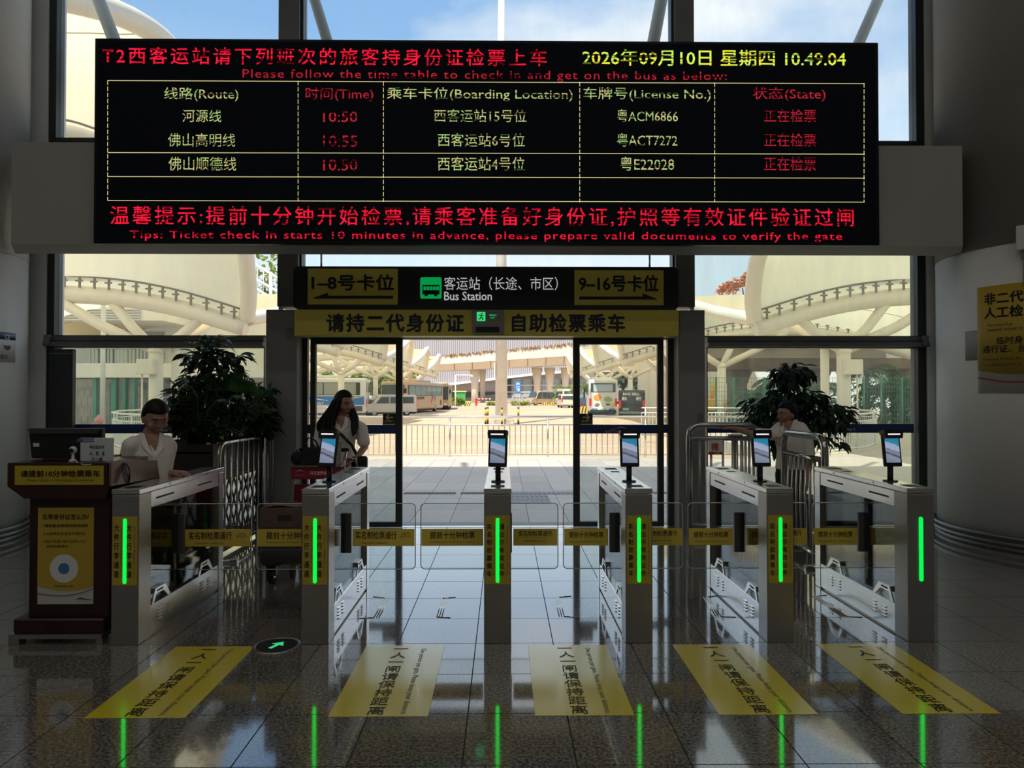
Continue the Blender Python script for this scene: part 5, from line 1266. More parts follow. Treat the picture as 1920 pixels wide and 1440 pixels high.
def arc(sx): return [(sx * x - (.44 if sx < 0 else 0), y, 0) for x, y in ((6.3, 17.55), (7.6, 18.0), (9.0, 18.9), (10.4, 20.1), (11.5, 21.6), (12.3, 23.4), (12.4, 25.2), (11.8, 27.0), (10.2, 28.2), (8.0, 28.6), (5.6, 28.6))]
railing('curved steel railing looping away at the right beyond the potted tree', arc(1), 1.04, RAILW, .15, 14, 110)
railing('curved steel railing looping away at the left beyond the desk clerk', arc(-1), 1.04, RAILW, .15, 14, 110)

# ---------------- entrance struts seen through the upper panes
STRUT = mat('strut_paint', (0.42, 0.48, 0.50), 0.4)
for k, (ax, bx_, w) in enumerate(((185, 214, .085), (590, 613, .075), (1240, 1226, .085), (1646, 1613, .075))):
    a, c = at(ax - (bx_ - ax) * .6, -45, 9.9), at(bx_ + (bx_ - ax) * 1.2, 165, 9.35)
    up = a + (a - c) * .9
    o = thing('roof_strut', ['slanted steel roof strut at the far left above the display board', 'slanted steel roof strut in the middle pane, left of the mast', 'slanted steel roof strut in the middle pane, right of the mast', 'slanted steel roof strut at the far right above the display board'][k], 'strut', c)
    MB().cyl(c, up, w, n=14).build('strut_tube', STRUT, o, True); MB().cyl(c - (a - c) * .05, c, w * 1.3, n=12).box(c.x - .12, c.x + .12, YF + .1, c.y + .1, c.z - .2, c.z).build('foot_bracket', STRUT, o, True)

# ---------------- lamp mast, bollards
MASTM = mat('galvanised', (0.66, 0.64, 0.60), 0.5, 0.0, var=.08, vscale=1.5)
Ym = 45.0
mp_ = at(940, 790, Ym)
ms = thing('lamp_mast', 'thick galvanised lamp mast standing in the bus yard centre', 'mast', (mp_.x, Ym, LOT))
MB().cyl((0, 0, .5), (0, 0, 34), .40, .17, n=20).build('shaft', MASTM, ms)
MB().rbox(-.80, .80, -.8, .8, 0, .42, .04, 1).build('concrete_base', mat('base_concrete', (0.42, 0.37, 0.30), 0.8, var=.3, vscale=4), ms)
MB().cyl((0, 0, .42), (0, 0, .52), .60, n=20).build('flange', MASTM, ms)
MB().box(-.46, -.38, -.2, .2, 3.0, 4.0).build('service_door', MASTM, ms)
YB_ = mat('bollard_yellow', (0.80, 0.46, 0.02), 0.5); BB_ = mat('bollard_black', (0.03, 0.03, 0.03), 0.5)
for px, dy, lb in ((910.5, -1.0, 'outer left'), (914.5, 1.0, 'inner left'), (941, -1.3, 'middle'), (972, 0, 'right')):
    a = at(px, 790, Ym + dy)
    o = thing('bollard', 'yellow and black striped bollard, %s of the four round the mast' % lb, 'bollard', (a.x, Ym + dy, LOT), 0, 'bollards round the mast')
    MB().cyl((0, 0, 0), (0, 0, 1.15), .065, n=12).build('post', BB_, o)
    for z in (.28, .74): MB().cyl((0, 0, z), (0, 0, z + .28), .068, n=12).build('yellow_band', YB_, o)

# ================================================================== TENSILE CANOPIES
def coons(c0, c1, d0, d1, nu, nv):
    """patch between curves c0(u), c1(u) (v = 0, 1) and d0(v), d1(v) (u = 0, 1)"""
    g = []
    for i in range(nu + 1):
        u = i / nu; row = []
        for j in range(nv + 1):
            v = j / nv
            p = c0(u) * (1 - v) + c1(u) * v + d0(v) * (1 - u) + d1(v) * u - (c0(0) * (1 - u) * (1 - v) + c0(1) * u * (1 - v) + c1(0) * (1 - u) * v + c1(1) * u * v)
            row.append(p)
        g.append(row)
    return g
def poly(pts):
    pts = [Vector(p) for p in pts]
    def cat(t):
        n = len(pts) - 1; i = min(n - 1, int(t * n)); u = t * n - i
        p0, p1, p2, p3 = pts[max(i - 1, 0)], pts[i], pts[i + 1], pts[min(i + 2, n)]
        return .5 * ((2 * p1) + (p2 - p0) * u + (2 * p0 - 5 * p1 + 4 * p2 - p3) * u * u + (3 * p1 - p0 - 3 * p2 + p3) * u ** 3)
    return cat
def sample(c, n): return [c(i / n) for i in range(n + 1)]
NODES = [10.2, 23.6, 36.9, 50.3, 63.7, 77.0, 90.4]
TRIM = mat('bracket_grey', (0.22, 0.20, 0.17), 0.5)
SEAM = mat('seam_tan', (0.42, 0.36, 0.25), 0.7)
for side, xin in ((-1, -8.6), (1, 8.45)):
    nmside = 'left' if side < 0 else 'right'
    def beam_c(Y):   # transverse arch at each node, rising outward
        return poly([(xin, Y, 4.1), (xin + side * 2.3, Y, 4.78), (xin + side * 4.6, Y, 5.15), (xin + side * 7.2, Y, 5.2), (xin + side * 10, Y, 4.8), (xin + side * 13, Y, 4.0)])
    for k in range(6):
        Ya, Yb = NODES[k], NODES[k + 1]
        if k == 0: pk = ((.10, 7.9), (.25, 9.2), (.48, 10.0), (.66, 9.2), (.85, 6.9), (.95, 5.1)) if side < 0 else ((.10, 5.0), (.25, 5.7), (.5, 6.6), (.66, 6.9), (.85, 6.1), (.95, 4.9))
        else: pk = ((.25, 4.75), (.5, 5.5), (.72, 6.2), (.86, 6.35), (.95, 5.8))
        rim = poly([(xin, Ya, 4.1)] + [(xin - side * (.5 if .3 < t < .9 else .3), Ya + (Yb - Ya) * t, z) for t, z in pk] + [(xin, Yb, 4.1)])
        outer = poly([(xin + side * 13, Ya, 4.0), (xin + side * 13.4, (Ya + Yb) / 2, 5.2), (xin + side * 13, Yb, 4.0)])
        ordn = ['nearest', 'second', 'third', 'fourth', 'fifth', 'farthest'][k]
        cn = thing('canopy_bay', '%s cream tensile canopy bay in the row on the %s' % (ordn, nmside), 'canopy', (xin, Yb, 0), 0, 'tensile canopy bays')
        g = coons(rim, outer, beam_c(Ya), beam_c(Yb), 22, 16)
        mb = MB(); nu, nv = 22, 16
        for i in range(nu + 1):
            for j in range(nv + 1):
                u, v = i / nu, j / nv; p = g[i][j].copy()
                p.z += (.35 if k == 0 else -.9) * math.sin(math.pi * u) * math.sin(math.pi * min(1, v)) * (1 - .4 * v); mb.v.append(tuple(p))
        for i in range(nu):
            for j in range(nv): mb.f.append((i * (nv + 1) + j, (i + 1) * (nv + 1) + j, (i + 1) * (nv + 1) + j + 1, i * (nv + 1) + j + 1)); mb.s.append(True)
        sheet = mb.v[:]
        mo_ = mb.build('membrane', MEMB, cn, True)
        for ii in ((9, 16) if k < 2 else ()):
            MB().tube([Vector(sheet[ii * (nv + 1) + j]) - Vector((0, 0, .03)) for j in range(nv + 1)], .014, 4).build('seam', SEAM, cn, True)
        MB().tube(sample(rim, 40), .26 if k == 0 else .24, 12).build('rim_tube', CREAM, cn, True)
        bc = beam_c(Yb); MB().tube([p - Vector((0, 0, .30)) for p in sample(bc, 26)], .30, 12).build('arch_beam', CREAM, cn, True)
        lad = MB(); ns = 26 if k < 3 else 16
        for i in range(1, ns):
            p = bc(i / ns); lad.box(p.x - .03, p.x + .03, Yb - .34, Yb - .28, p.z - .1, p.z + .28); lad.box(p.x - .12, p.x + .10, Yb - .36, Yb - .30, p.z + .10, p.z + .15)
        lad.tube([p + Vector((0, -.31, .28)) for p in sample(bc, 26)], .035, 5); tag(lad.build('edge_brackets', TRIM, cn, True), kind='stuff')
        # tree column
        cxk = xin + side * 3.0
        br_ = MB()
        for t, dy in ((.33 if k else .40, 0), (.13, 0), (.55, -.2)):
            e = bc(t) - Vector((0, 0, .3)); e.y += dy; br_.tube([(cxk, Yb, 3.05), ((cxk + e.x) / 2 - .0, Yb + dy * .5, (3.05 + e.z) / 2 - .12), e], .17, 10)
        br_.tube([(cxk, Yb, 3.05), (cxk - side * .6, Yb + 2.2, 4.0), (cxk - side * .9, Yb + 4.0, 4.9)], .15, 10)
        br_.build('branch', CREAM, cn, True)
        z0 = 0 if k == 0 else LOT
        MB().cyl((cxk, Yb, z0), (cxk, Yb, 3.05), .22, n=16).lathe([(.22, 2.95), (.27, 3.05), (.20, 3.2)], (cxk, Yb, 0), 16).build('tree_column', CREAM, cn, True)
        if k == 0:
            MB().cyl((cxk - side * .5, Yb + .3, z0), (cxk - side * .5, Yb + .3, 3.2), .14, n=12).build('drain_pipe', CREAM, cn, True)
            MB().rbox(cxk - .28 + side * .16, cxk + .28 + side * .16, Yb - .45, Yb - .2, 2.25, 2.75, .02, 1).build('junction_box', CREAM, cn, True)
            MB().cyl((cxk + side * .36, Yb - .2, .1), (cxk + side * .36, Yb - .2, 2.3), .03, n=6).build('cable_pipe', CREAM, cn, True)
# inner rib of the nearest left bay, seen in the upper pane and behind the desk clerk
rb = poly([at(20, 226, 15.5), at(105, 242, 16), at(172, 258, 16.8), at(300, 310, 18.5), at(400, 400, 20.8)])
t_ = thing('canopy_rib', 'cream tubular rib under the nearest left canopy membrane', 'canopy rib', at(105, 242, 16)); MB().tube(sample(rb, 20), .14, 10).build('rib_tube', CREAM, t_, True); MB().tube([p + Vector((0, -.1, .22)) for p in sample(rb, 20)], .03, 5).build('rib_cable', TRIM, t_, True)

# ================================================================== LEFT BUILDING
YBd = 33.0
BW = mat('building_white', (0.66, 0.65, 0.61), 0.7, var=.06, vscale=.6)
STONE = mat('stone_facing', (0.42, 0.42, 0.37), 0.8, var=.18, vscale=2.5)
GRN = mat('green_paint', (0.03, 0.22, 0.15), 0.4)
GLZ = mat('dark_glazing', (0.05, 0.07, 0.075), 0.1)
lb = thing('terminal_annex', 'white two-storey annex with green posts behind the left window', 'building', (at(250, 700, YBd).x, YBd, 0))
bX = lambda px, Y=YBd: at(px, 700, Y).x
bZ = lambda py, Y=YBd: at(250, py, Y).z
BX(bX(-60), bX(520), YBd + 3.5, YBd + 4, 0, bZ(540)).build('wall', BW, lb, True)
BX(bX(-60), bX(520), YBd, YBd + 3.5, bZ(706), bZ(681)).build('floor_band', BW, lb, True)
BX(bX(-60), bX(520), YBd - .1, YBd, bZ(708), bZ(704)).build('band_moulding', BW, lb, True)
BX(bX(-60), bX(300), YBd + .2, YBd + 3.6, bZ(600), bZ(560)).build('roof_fascia', BW, lb, True)
for k in range(5): BX(bX(-60), bX(260), YBd + .1, YBd + .2, bZ(600) + .12 * k, bZ(600) + .12 * k + .05).build('eave_slat', mat('slat_grey', (0.5, 0.52, 0.53), 0.5), lb, True)
BX(bX(-60), bX(330), YBd + 3.3, YBd + 3.5, 0, bZ(708)).build('stone_wall', STONE, lb, True)
sj = MB()
for k in range(40):
    x = bX(-60) + k * .33 * 1.0
    if x < bX(325): sj.box(x, x + .31, YBd + 3.27, YBd + 3.3, .02, .45); sj.box(x + .15, x + .46, YBd + 3.27, YBd + 3.3, .48, .92); sj.box(x, x + .31, YBd + 3.27, YBd + 3.3, .95, 1.4); sj.box(x + .15, x + .46, YBd + 3.27, YBd + 3.3, 1.43, 1.9)
tag(sj.build('stone_block', STONE, lb, True), kind='stuff')
BX(bX(136), bX(148), YBd + 3.1, YBd + 3.3, 0, bZ(715)).build('dark_door', GLZ, lb, True)
wn = BX(bX(105), bX(147), YBd + 3.4, YBd + 3.5, bZ(680), bZ(590)).build('window', GLZ, lb, True)
for px in (112, 130): BX(bX(px), bX(px + 3), YBd + 3.35, YBd + 3.42, bZ(680), bZ(590)).build('window_bar', BW, wn, True)
BX(bX(150), bX(170), YBd + 3.0, YBd + 3.5, bZ(681), bZ(590)).build('pier', BW, lb, True)
BX(bX(180), bX(240), YBd + 3.42, YBd + 3.5, bZ(680), bZ(610)).build('recess_shade_panel', mat('recess_shade_grey', (0.30, 0.30, 0.29), 0.7), lb, True)  # flat panel on the wall; a recess's shade is put into its grey
RG = mat('grey_rail_paint', (0.36, 0.40, 0.40), 0.5)
bal = MB().box(-.03, .03, -.03, .03, bZ(683), bZ(653)).mesh('balcony_baluster', RG)
x = bX(166)
while x < bX(282): link('balcony_baluster', bal, lb, (x - lb.location.x, .1, 0)); x += .17
BX(bX(166), bX(284), YBd + .05, YBd + .15, bZ(654), bZ(651)).build('balcony_rail', RG, lb, True)
for px, w in ((170, 3.2), (206, 4.5), (226, 2.6), (243, 3), (274, 3.6)): BX(bX(px - w), bX(px + w), YBd + .3, YBd + .6, 0, bZ(706)).build('green_post', GRN, lb, True)
MB().cyl((bX(193, 31), 31, 0), (bX(193, 31), 31, bZ(570, 31)), .10, n=10).build('downpipe', mat('pale_pipe', (0.52, 0.56, 0.56), 0.4), lb, True)
stp = MB()
for k in range(7): stp.box(bX(228) + .38 * k * .6, bX(228) + .38 * (k + 1) * .6 + .1, YBd + 1.2, YBd + 2.4, bZ(718) - .16 * (k + 1) * .85, bZ(718) - .16 * k * .8 + .05)
stp.build('stair_flight', mat('stair_grey', (0.32, 0.34, 0.32), 0.7), lb, True)
ac = BX(bX(324), bX(337), YBd + 3.0, YBd + 3.5, bZ(690), bZ(673)).build('air_conditioner', WHITE, lb, True)
c = at(330, 682, YBd + 2.98); MB().cyl((c.x, YBd + 2.98, c.z), (c.x, YBd + 3.02, c.z), .17, n=16).build('fan_grille', INKG, ac, True)
BX(bX(455), bX(498), YBd + 3.3, YBd + 3.5, bZ(683), bZ(650)).build('red_wall', mat('brick_red', (0.20, 0.07, 0.05), 0.8), lb, True)
hy = thing('fire_hydrant', 'faded pink fire hydrant on the forecourt beyond the left window', 'hydrant', (at(185, 780, 26).x, 26, 0))
MB().lathe([(.18, 0), (.18, .06), (.13, .08), (.13, .55), (.16, .58), (.15, .68), (.06, .78), (.04, .84)], n=16).build('barrel', mat('hydrant_pink', (0.55, 0.20, 0.22), 0.5), hy)
for s in (-1, 1): MB().cyl((s * .12, 0, .45), (s * .24, 0, .45), .07, n=12).build('outlet_cap', mat('hydrant_pink'), hy)
# steel walkway with plants
wk = thing('steel_walkway', 'white steel walkway frame rising behind the left canopy node', 'walkway', (at(490, 560, 44).x, 44, LOT))
for p0, p1 in (((450, 478), (560, 545)), ((440, 500), (560, 570)), ((445, 520), (560, 590))): MB().cyl(at(*p0, 44), at(*p1, 44), .09, n=8).build('stringer', WHITE, wk, True)
for px, py0, py1 in ((455, 482, 760), (478, 490, 760), (508, 510, 760)): a = at(px, py0, 44); MB().cyl(a, (a.x, 44, LOT), .10, n=8).build('post', WHITE, wk, True)
for k in range(9): px = 450 + 11 * k; MB().cyl(at(px, 478 + 6.7 * k, 44), at(px, 520 + 6.3 * k, 44), .03, n=5).build('rail_bar', WHITE, wk, True)

# ================================================================== RIGHT SIDE BEYOND THE WINDOW
CONC = mat('viaduct_concrete', (0.66, 0.60, 0.50), 0.8, var=.07, vscale=.25)
CONCD = mat('shade_and_joint_concrete', (0.24, 0.22, 0.19), 0.85, var=.2, vscale=.5)  # the overpass's shade is put into this dark grey; viaduct joints share it
op = thing('overpass', 'dark grey concrete overpass deck behind the right window', 'overpass', (19, 44, LOT))
oz0, oz1 = at(1500, 690, 42).z, at(1500, 640, 42).z + 1.2
MB().prism([(40, oz0 + .5), (41.5, oz0), (49, oz0), (50.5, oz0 + .5), (50.5, oz1), (40, oz1)], 11.5, 40, 'yz').build('deck', CONCD, op, True)
for px in (1382, 1530, 1690): a = at(px, 760, 45); MB().lathe([(.62, 0), (.62, 2.6), (1.0, oz0 - LOT + .05)], (a.x, 45, LOT), 20).build('pier', CONCD, op, True)
fw = thing('white_hoarding', 'long pale corrugated hoarding far behind the overpass', 'hoarding', (30, 68, LOT))
BX(13, 52, 68, 68.3, LOT, at(1500, 684, 68).z).build('sheet', mat('hoarding_white', (0.68, 0.69, 0.69), 0.6), fw, True)
for k in range(40): BX(13 + k, 13.08 + k, 67.92, 68, LOT, at(1500, 684, 68).z).build('rib', mat('hoarding_white'), fw, True)
# green mesh fence
gf = thing('mesh_fence', 'green welded mesh fence in front of the palms at right', 'fence', (at(1600, 760, 31).x, 31, 0))
GF = mat('fence_green', (0.03, 0.20, 0.12), 0.5); ftop = at(1600, 707, 31).z
for px in (1340, 1372, 1430, 1615, 1647, 1686, 1722, 1780): MB().cyl((at(px, 0, 31).x, 31, 0), (at(px, 0, 31).x, 31, ftop), .045, n=8).build('fence_post', GF, gf, True)
fm = MB(); xa, xb = at(1325, 0, 31).x, at(1800, 0, 31).x
x = xa
while x < xb: fm.box(x - .006, x + .006, 30.995, 31.005, .05, ftop); x += .12
for z in range(12): fm.box(xa, xb, 30.99, 31.0, .1 + z * .2, .112 + z * .2)
tag(fm.build('wire_mesh', GF, gf, True), kind='stuff')
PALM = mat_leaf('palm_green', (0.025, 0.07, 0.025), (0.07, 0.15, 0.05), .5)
PALMY = mat_leaf('palm_sunlit', (0.10, 0.17, 0.04), (0.28, 0.33, 0.10), .5)  # brighter frond copy with the sunlight put into its colour
rp_ = random.Random(11)
def palm(label, x, y, z0, h, n, L, m, grp):
    o = thing('palm_tree', label, 'palm tree', (x, y, z0), 0, grp)
    MB().tube([(0, 0, 0), (.04, 0, h * .5), (0, 0, h)], [.16, .12, .10], 8).build('trunk', BARK, o)
    for k in range(n):
        a = 2 * math.pi * k / n + rp_.uniform(-.2, .2); e = rp_.uniform(.2, 1.1); d = Vector((math.cos(a), math.sin(a), 0)); p0 = Vector((0, 0, h)); b = MB(); pts = []
        for t in range(6): u = t / 5; pts.append(p0 + d * (L * u * .9) + Z3 * (L * (e * u - .85 * u * u)))
        frond(b, pts, .02, 14, L * .34, L * .05, .5); b.build('palm_frond', m, o)
    return o
for i, (px, py, L, Y, nm) in enumerate(((1625, 690, 1.5, 34, 'bright fan-shaped palm right of the junction box column'), (1690, 712, 1.6, 35, 'darker palm near the right window frame'), (1460, 712, 1.4, 35, 'palm beside the steel column behind the attendant'), (1420, 735, 1.2, 34, 'low palm left of the potted tree top'), (1530, 725, 1.2, 34, 'palm showing between the potted tree and the box column'), (1655, 730, 1.4, 34, 'low palm behind the fence at right centre'), (1715, 735, 1.3, 33, 'palm half hidden by the right window frame'))):
    a = at(px, py + 8, Y); palm(nm, a.x, Y, 0, max(.3, a.z), 15, L, PALM, 'palms behind the green fence')
hd_ = thing('fence_hedge', 'dense green hedge behind the mesh fence at right', 'hedge', (at(1650, 780, 35.5).x, 35.5, 0))
b = MB()
for px in range(1400, 1780, 20): foliage(b, at(px, 760 + rp_.uniform(-12, 20), 35.5) , (.9, .8, 1.0), 60, .5, .16, rp_, shell=.2, down=.2)
tag(b.build('foliage', PALM, hd_, True), kind='stuff')
for k in range(6): x = at(1420 + 65 * k, 780, 35.5).x; MB().tube([(x, 35.5, 0), (x, 35.5, .9)], .05, 6).build('stem', BARK, hd_, True)
ybm = thing('excavator', 'small yellow excavator arm beyond the push gate', 'excavator', (at(1342, 770, 60).x, 60, LOT))
EXY = mat('machine_yellow', (0.75, 0.42, 0.02), 0.5)
MB().tube([at(1334, 748, 60), at(1340, 725, 60), at(1347, 706, 60)], [.18, .28, .16], 6).build('boom', EXY, ybm, True); a = at(1338, 752, 60); MB().rbox(a.x - 1.1, a.x + 1.0, 59, 61, LOT + .5, a.z + .2, .1, 1).build('cab', EXY, ybm, True); MB().rbox(a.x - 1.3, a.x + 1.2, 58.8, 61.2, LOT, LOT + .6, .2, 2).build('tracks', RUBBER, ybm, True)

# ================================================================== FAR BACKGROUND
YV = 150.0
vd = thing('viaduct', 'long curved concrete road viaduct crossing behind the bus yard', 'viaduct', (at(950, 700, YV).x, YV, LOT))
def vsec(px, t):   # photo rows of the parapet top, deck edge, girder bottom along the curve
    return 668 - 21 * t, 680 - 15 * t, 694 - 11.5 * t
path = [(640, -.75, 168), (720, -.45, 160), (840, 0, YV), (955, .5, 146), (1070, 1.0, 146), (1180, 1.4, 152), (1300, 1.8, 165)]
A = []; 
for px, t, Y in path:
    a, b_, c = vsec(px, t); A.append((at(px, a, Y), at(px, b_, Y), at(px, c, Y)))
gv = MB(); pv = MB()
n = len(A)
vv = []; 
for top, ed, bo in A: vv += [ed + Vector((0, 0, .3)), ed, bo + Vector((0, 1.6, 0)), bo + Vector((0, 8, 0)), ed + Vector((0, 10, 0)), ed + Vector((0, 10, .3))]
ff = []
for i in range(n - 1):
    for k in range(6): ff.append((i * 6 + k, i * 6 + (k + 1) % 6, (i + 1) * 6 + (k + 1) % 6, (i + 1) * 6 + k))
gv.add(vv, ff); gv.build('girder', CONC, vd, True)
vv = []; ff = []
for top, ed, bo in A: vv += [ed + Vector((0, -.25, -.25)), top + Vector((0, -.25, 0)), top + Vector((0, .15, 0)), ed + Vector((0, .15, -.25))]
for i in range(n - 1):
    for k in range(4): ff.append((i * 4 + k, i * 4 + (k + 1) % 4, (i + 1) * 4 + (k + 1) % 4, (i + 1) * 4 + k))
pv.add(vv, ff); pv.build('parapet', mat('parapet_pale', (0.62, 0.55, 0.47), 0.8, var=.05, vscale=.3), vd, True)
jt = MB()
for k in range(1, 20):
    u = k / 20 * (n - 1); i = min(n - 2, int(u)); w = u - i; e0 = A[i][1].lerp(A[i + 1][1], w); b0 = A[i][2].lerp(A[i + 1][2], w) + Vector((0, 1.6, 0)); jt.tube([e0 + Vector((0, -.05, -.1)), b0 + Vector((0, -.08, 0))], .06, 4)
jt.build('joint_line', CONCD, vd, True)
for px, w in ((890, 13), (905, 9), (1007, 13), (1031, 13), (1060, 12), (1106, 13), (1215, 14), (760, 12)):
    Y = 153 if px != 905 else 158; a = at(px, 752, Y); zt = at(px, 690 if px > 950 else 694, Y).z; hw = w / 1320 * Y / 2
    MB().lathe([(hw, 0), (hw, (zt - LOT) * .55), (hw * 1.55, zt - LOT + .1)], (a.x, Y, LOT), 18).build('pier', CONC, vd, True)
FLW = mat_leaf('bougainvillea', (0.55, 0.20, 0.06), (0.40, 0.36, 0.10), .6)
FLP = mat_leaf('pink_bougainvillea', (0.85, 0.26, 0.26), (0.75, 0.55, 0.15), .6)
fl_ = thing('parapet_flowers', 'orange and green flowering creeper along the viaduct parapet', 'flowers', A[3][0]); b = MB()
for k in range(800):
    u = rp_.uniform(.9, 4.3); i = int(u); p = A[i][0].lerp(A[i + 1][0], u - i) + Vector((0, -.2, rp_.uniform(-.15, .30))); v, f = leaf_pts(.42, .34, .3, .3, 2); b.add(v, f, True, orient(p, (rp_.uniform(-1, 1), -.5, rp_.uniform(-.5, 1))))
tag(b.build('creeper', FLW, fl_, True), kind='stuff'); MB().tube([A[i][0] + Vector((0, -.1, 0)) for i in range(1, 5)], .05, 4).build('vine_stem', BARK, fl_, True)
bg_ = thing('bougainvillea_bush', 'pink and orange bougainvillea spilling beside the right canopy rim', 'bush', at(1385, 545, 60)); b = MB()
for k in range(300):
    t = rp_.random(); p = at(1345 + 75 * t + rp_.uniform(-8, 8), 548 - 32 * t + rp_.uniform(-7, 12), 60); v, f = leaf_pts(.55, .4, .3, .3, 2); b.add(v, f, True, orient(p, (rp_.uniform(-1, 1), -.6, rp_.uniform(-.6, 1))))
tag(b.build('blossom', FLP, bg_, True), kind='stuff')
for k in range(3): MB().tube([at(1400 - 20 * k, 600, 60.5), at(1395 - 18 * k, 560, 60.3), at(1392 - 20 * k, 540, 60)], .05, 5).build('stem', BARK, bg_, True)
bs = MB().prism([(at(1330, 562, 62).x, at(1330, 562, 62).z), (at(1425, 562, 62).x, at(1425, 562, 62).z), (at(1425, 545, 62).x, at(1425, 545, 62).z)], 61, 63, 'xz').build('planter_wall', CONC, bg_, True)

a = at(1410, 555, 62); BX(a.x - .3, a.x + .3, 61.5, 62.5, LOT, a.z).build('planter_pier', CONC, bg_, True)
# corrugated hall behind the viaduct
YH = 190.0
def mat_corr():
    m = mat('corrugated_panel', (0.47, 0.45, 0.47), 0.55); nt = m.node_tree; N, L = nt.nodes.new, nt.links.new; b = nt.nodes['Principled BSDF']
    tc = N('ShaderNodeTexCoord'); w = N('ShaderNodeTexWave'); w.inputs['Scale'].default_value = .55; w.bands_direction = 'X'; L(tc.outputs['Object'], w.inputs['Vector'])
    bp = N('ShaderNodeBump'); bp.inputs['Distance'].default_value = .4; bp.inputs['Strength'].default_value = .8; L(w.outputs[0], bp.inputs['Height']); L(bp.outputs[0], b.inputs['Normal'])
    r = N('ShaderNodeValToRGB'); r.color_ramp.elements[0].color = (.36, .345, .36, 1); r.color_ramp.elements[1].color = (.54, .52, .54, 1); L(w.outputs[0], r.inputs[0]); L(r.outputs[0], b.inputs['Base Color']); return m
hl = thing('corrugated_hall', 'huge grey corrugated hall wall filling the view behind the viaduct', 'building', (at(950, 700, YH).x, YH, LOT))
hz = lambda py: at(950, py, YH).z
hx = lambda px: at(px, 700, YH).x
MB().prism([(hx(770), hz(728)), (hx(840), hz(721)), (hx(1000), hz(702)), (hx(1075), hz(696)), (hx(1500), hz(690)), (hx(1500), hz(560)), (hx(770), hz(590))], YH, YH + 20, 'xz').build('corrugated_wall', mat_corr(), hl, True)
MB().prism([(hx(770), hz(730)), (hx(840), hz(723)), (hx(1000), hz(704)), (hx(1075), hz(698)), (hx(1500), hz(692)), (hx(1500), hz(688)), (hx(1075), hz(694)), (hx(1000), hz(700)), (hx(840), hz(719)), (hx(770), hz(726))], YH - 1, YH + .5, 'xz').build('eave_trim', mat('eave_white', (0.72, 0.70, 0.68), 0.6), hl, True)
BX(hx(770), hx(1500), YH + 2, YH + 3, LOT, hz(695)).build('recessed_wall', mat('facade_grey', (0.32, 0.31, 0.32), 0.5), hl, True)  # darker grey glass facade below the eave trim
for k in range(9): BX(hx(945 + 18 * k), hx(959 + 18 * k), YH + 1.8, YH + 2, hz(745), hz(709)).build('window', GLZ if k % 3 == 0 else mat('pale_glazing', (0.30, 0.36, 0.38), 0.15), hl, True)
for z_ in (722, 735): BX(hx(945), hx(1110), YH + 1.6, YH + 1.8, hz(z_ + .8), hz(z_ - .8)).build('mullion', mat('eave_white'), hl, True)
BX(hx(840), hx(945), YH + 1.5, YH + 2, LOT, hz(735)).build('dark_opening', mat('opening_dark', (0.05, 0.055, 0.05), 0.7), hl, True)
tw = thing('office_tower', 'pale office block with dark window strips behind the left canopies', 'building', (at(600, 700, 160).x, 160, LOT))
BX(at(560, 0, 160).x, at(628, 0, 160).x, 160, 175, LOT, at(600, 660, 160).z).build('wall', BW, tw, True)
for px in (608, 614.5, 621): BX(at(px, 0, 160).x, at(px + 3.6, 0, 160).x, 159.8, 160, at(600, 706, 160).z, at(600, 672, 160).z).build('window_strip', GLZ, tw, True)

# trees, hedges
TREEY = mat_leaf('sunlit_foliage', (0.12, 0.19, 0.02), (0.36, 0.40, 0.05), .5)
TREED = mat_leaf('shaded_foliage', (0.02, 0.05, 0.02), (0.07, 0.12, 0.04), .5)  # sun and shade are put into this pair of leaf colours
def tree(label, px, py, Y, rx, rz, n, m, L, z0=LOT):
    c = at(px, py, Y); o = thing('tree', label, 'tree', (c.x, Y, z0), 0, 'trees round the bus yard'); b = MB()
    foliage(b, (0, 0, c.z - z0), (rx, rx * .7, rz), n, L, L * .6, rp_, shell=.3, down=.1); foliage(b, (rx * .5, 0, c.z - z0 - rz * .3), (rx * .6, rx * .5, rz * .6), n // 3, L, L * .6, rp_, shell=.3, down=.1)
    tag(b.build('crown', m, o), kind='stuff'); MB().tube([(0, 0, 0), (.1, 0, (c.z - z0) * .6), (0, 0, c.z - z0)], [.3, .22, .1], 8).build('trunk', BARK, o)
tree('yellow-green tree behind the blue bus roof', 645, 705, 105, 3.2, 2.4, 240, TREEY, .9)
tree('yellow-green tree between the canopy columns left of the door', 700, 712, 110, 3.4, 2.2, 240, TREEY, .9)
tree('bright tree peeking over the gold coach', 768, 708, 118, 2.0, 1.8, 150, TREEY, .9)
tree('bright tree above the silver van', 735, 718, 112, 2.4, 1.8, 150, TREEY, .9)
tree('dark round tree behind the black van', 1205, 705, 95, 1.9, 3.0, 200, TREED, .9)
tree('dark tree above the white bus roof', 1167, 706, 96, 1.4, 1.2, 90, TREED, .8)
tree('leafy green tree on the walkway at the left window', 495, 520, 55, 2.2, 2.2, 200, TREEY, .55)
palm('sunlit palm behind the gold van at the yard edge', at(1062, 740, 118).x, 118, LOT, 2.6, 14, 3.0, PALMY, 'yard palms'); palm('sunlit palm seen through the right door leaf', at(1095, 735, 100).x, 100, LOT, 3.0, 14, 2.6, PALMY, 'yard palms')
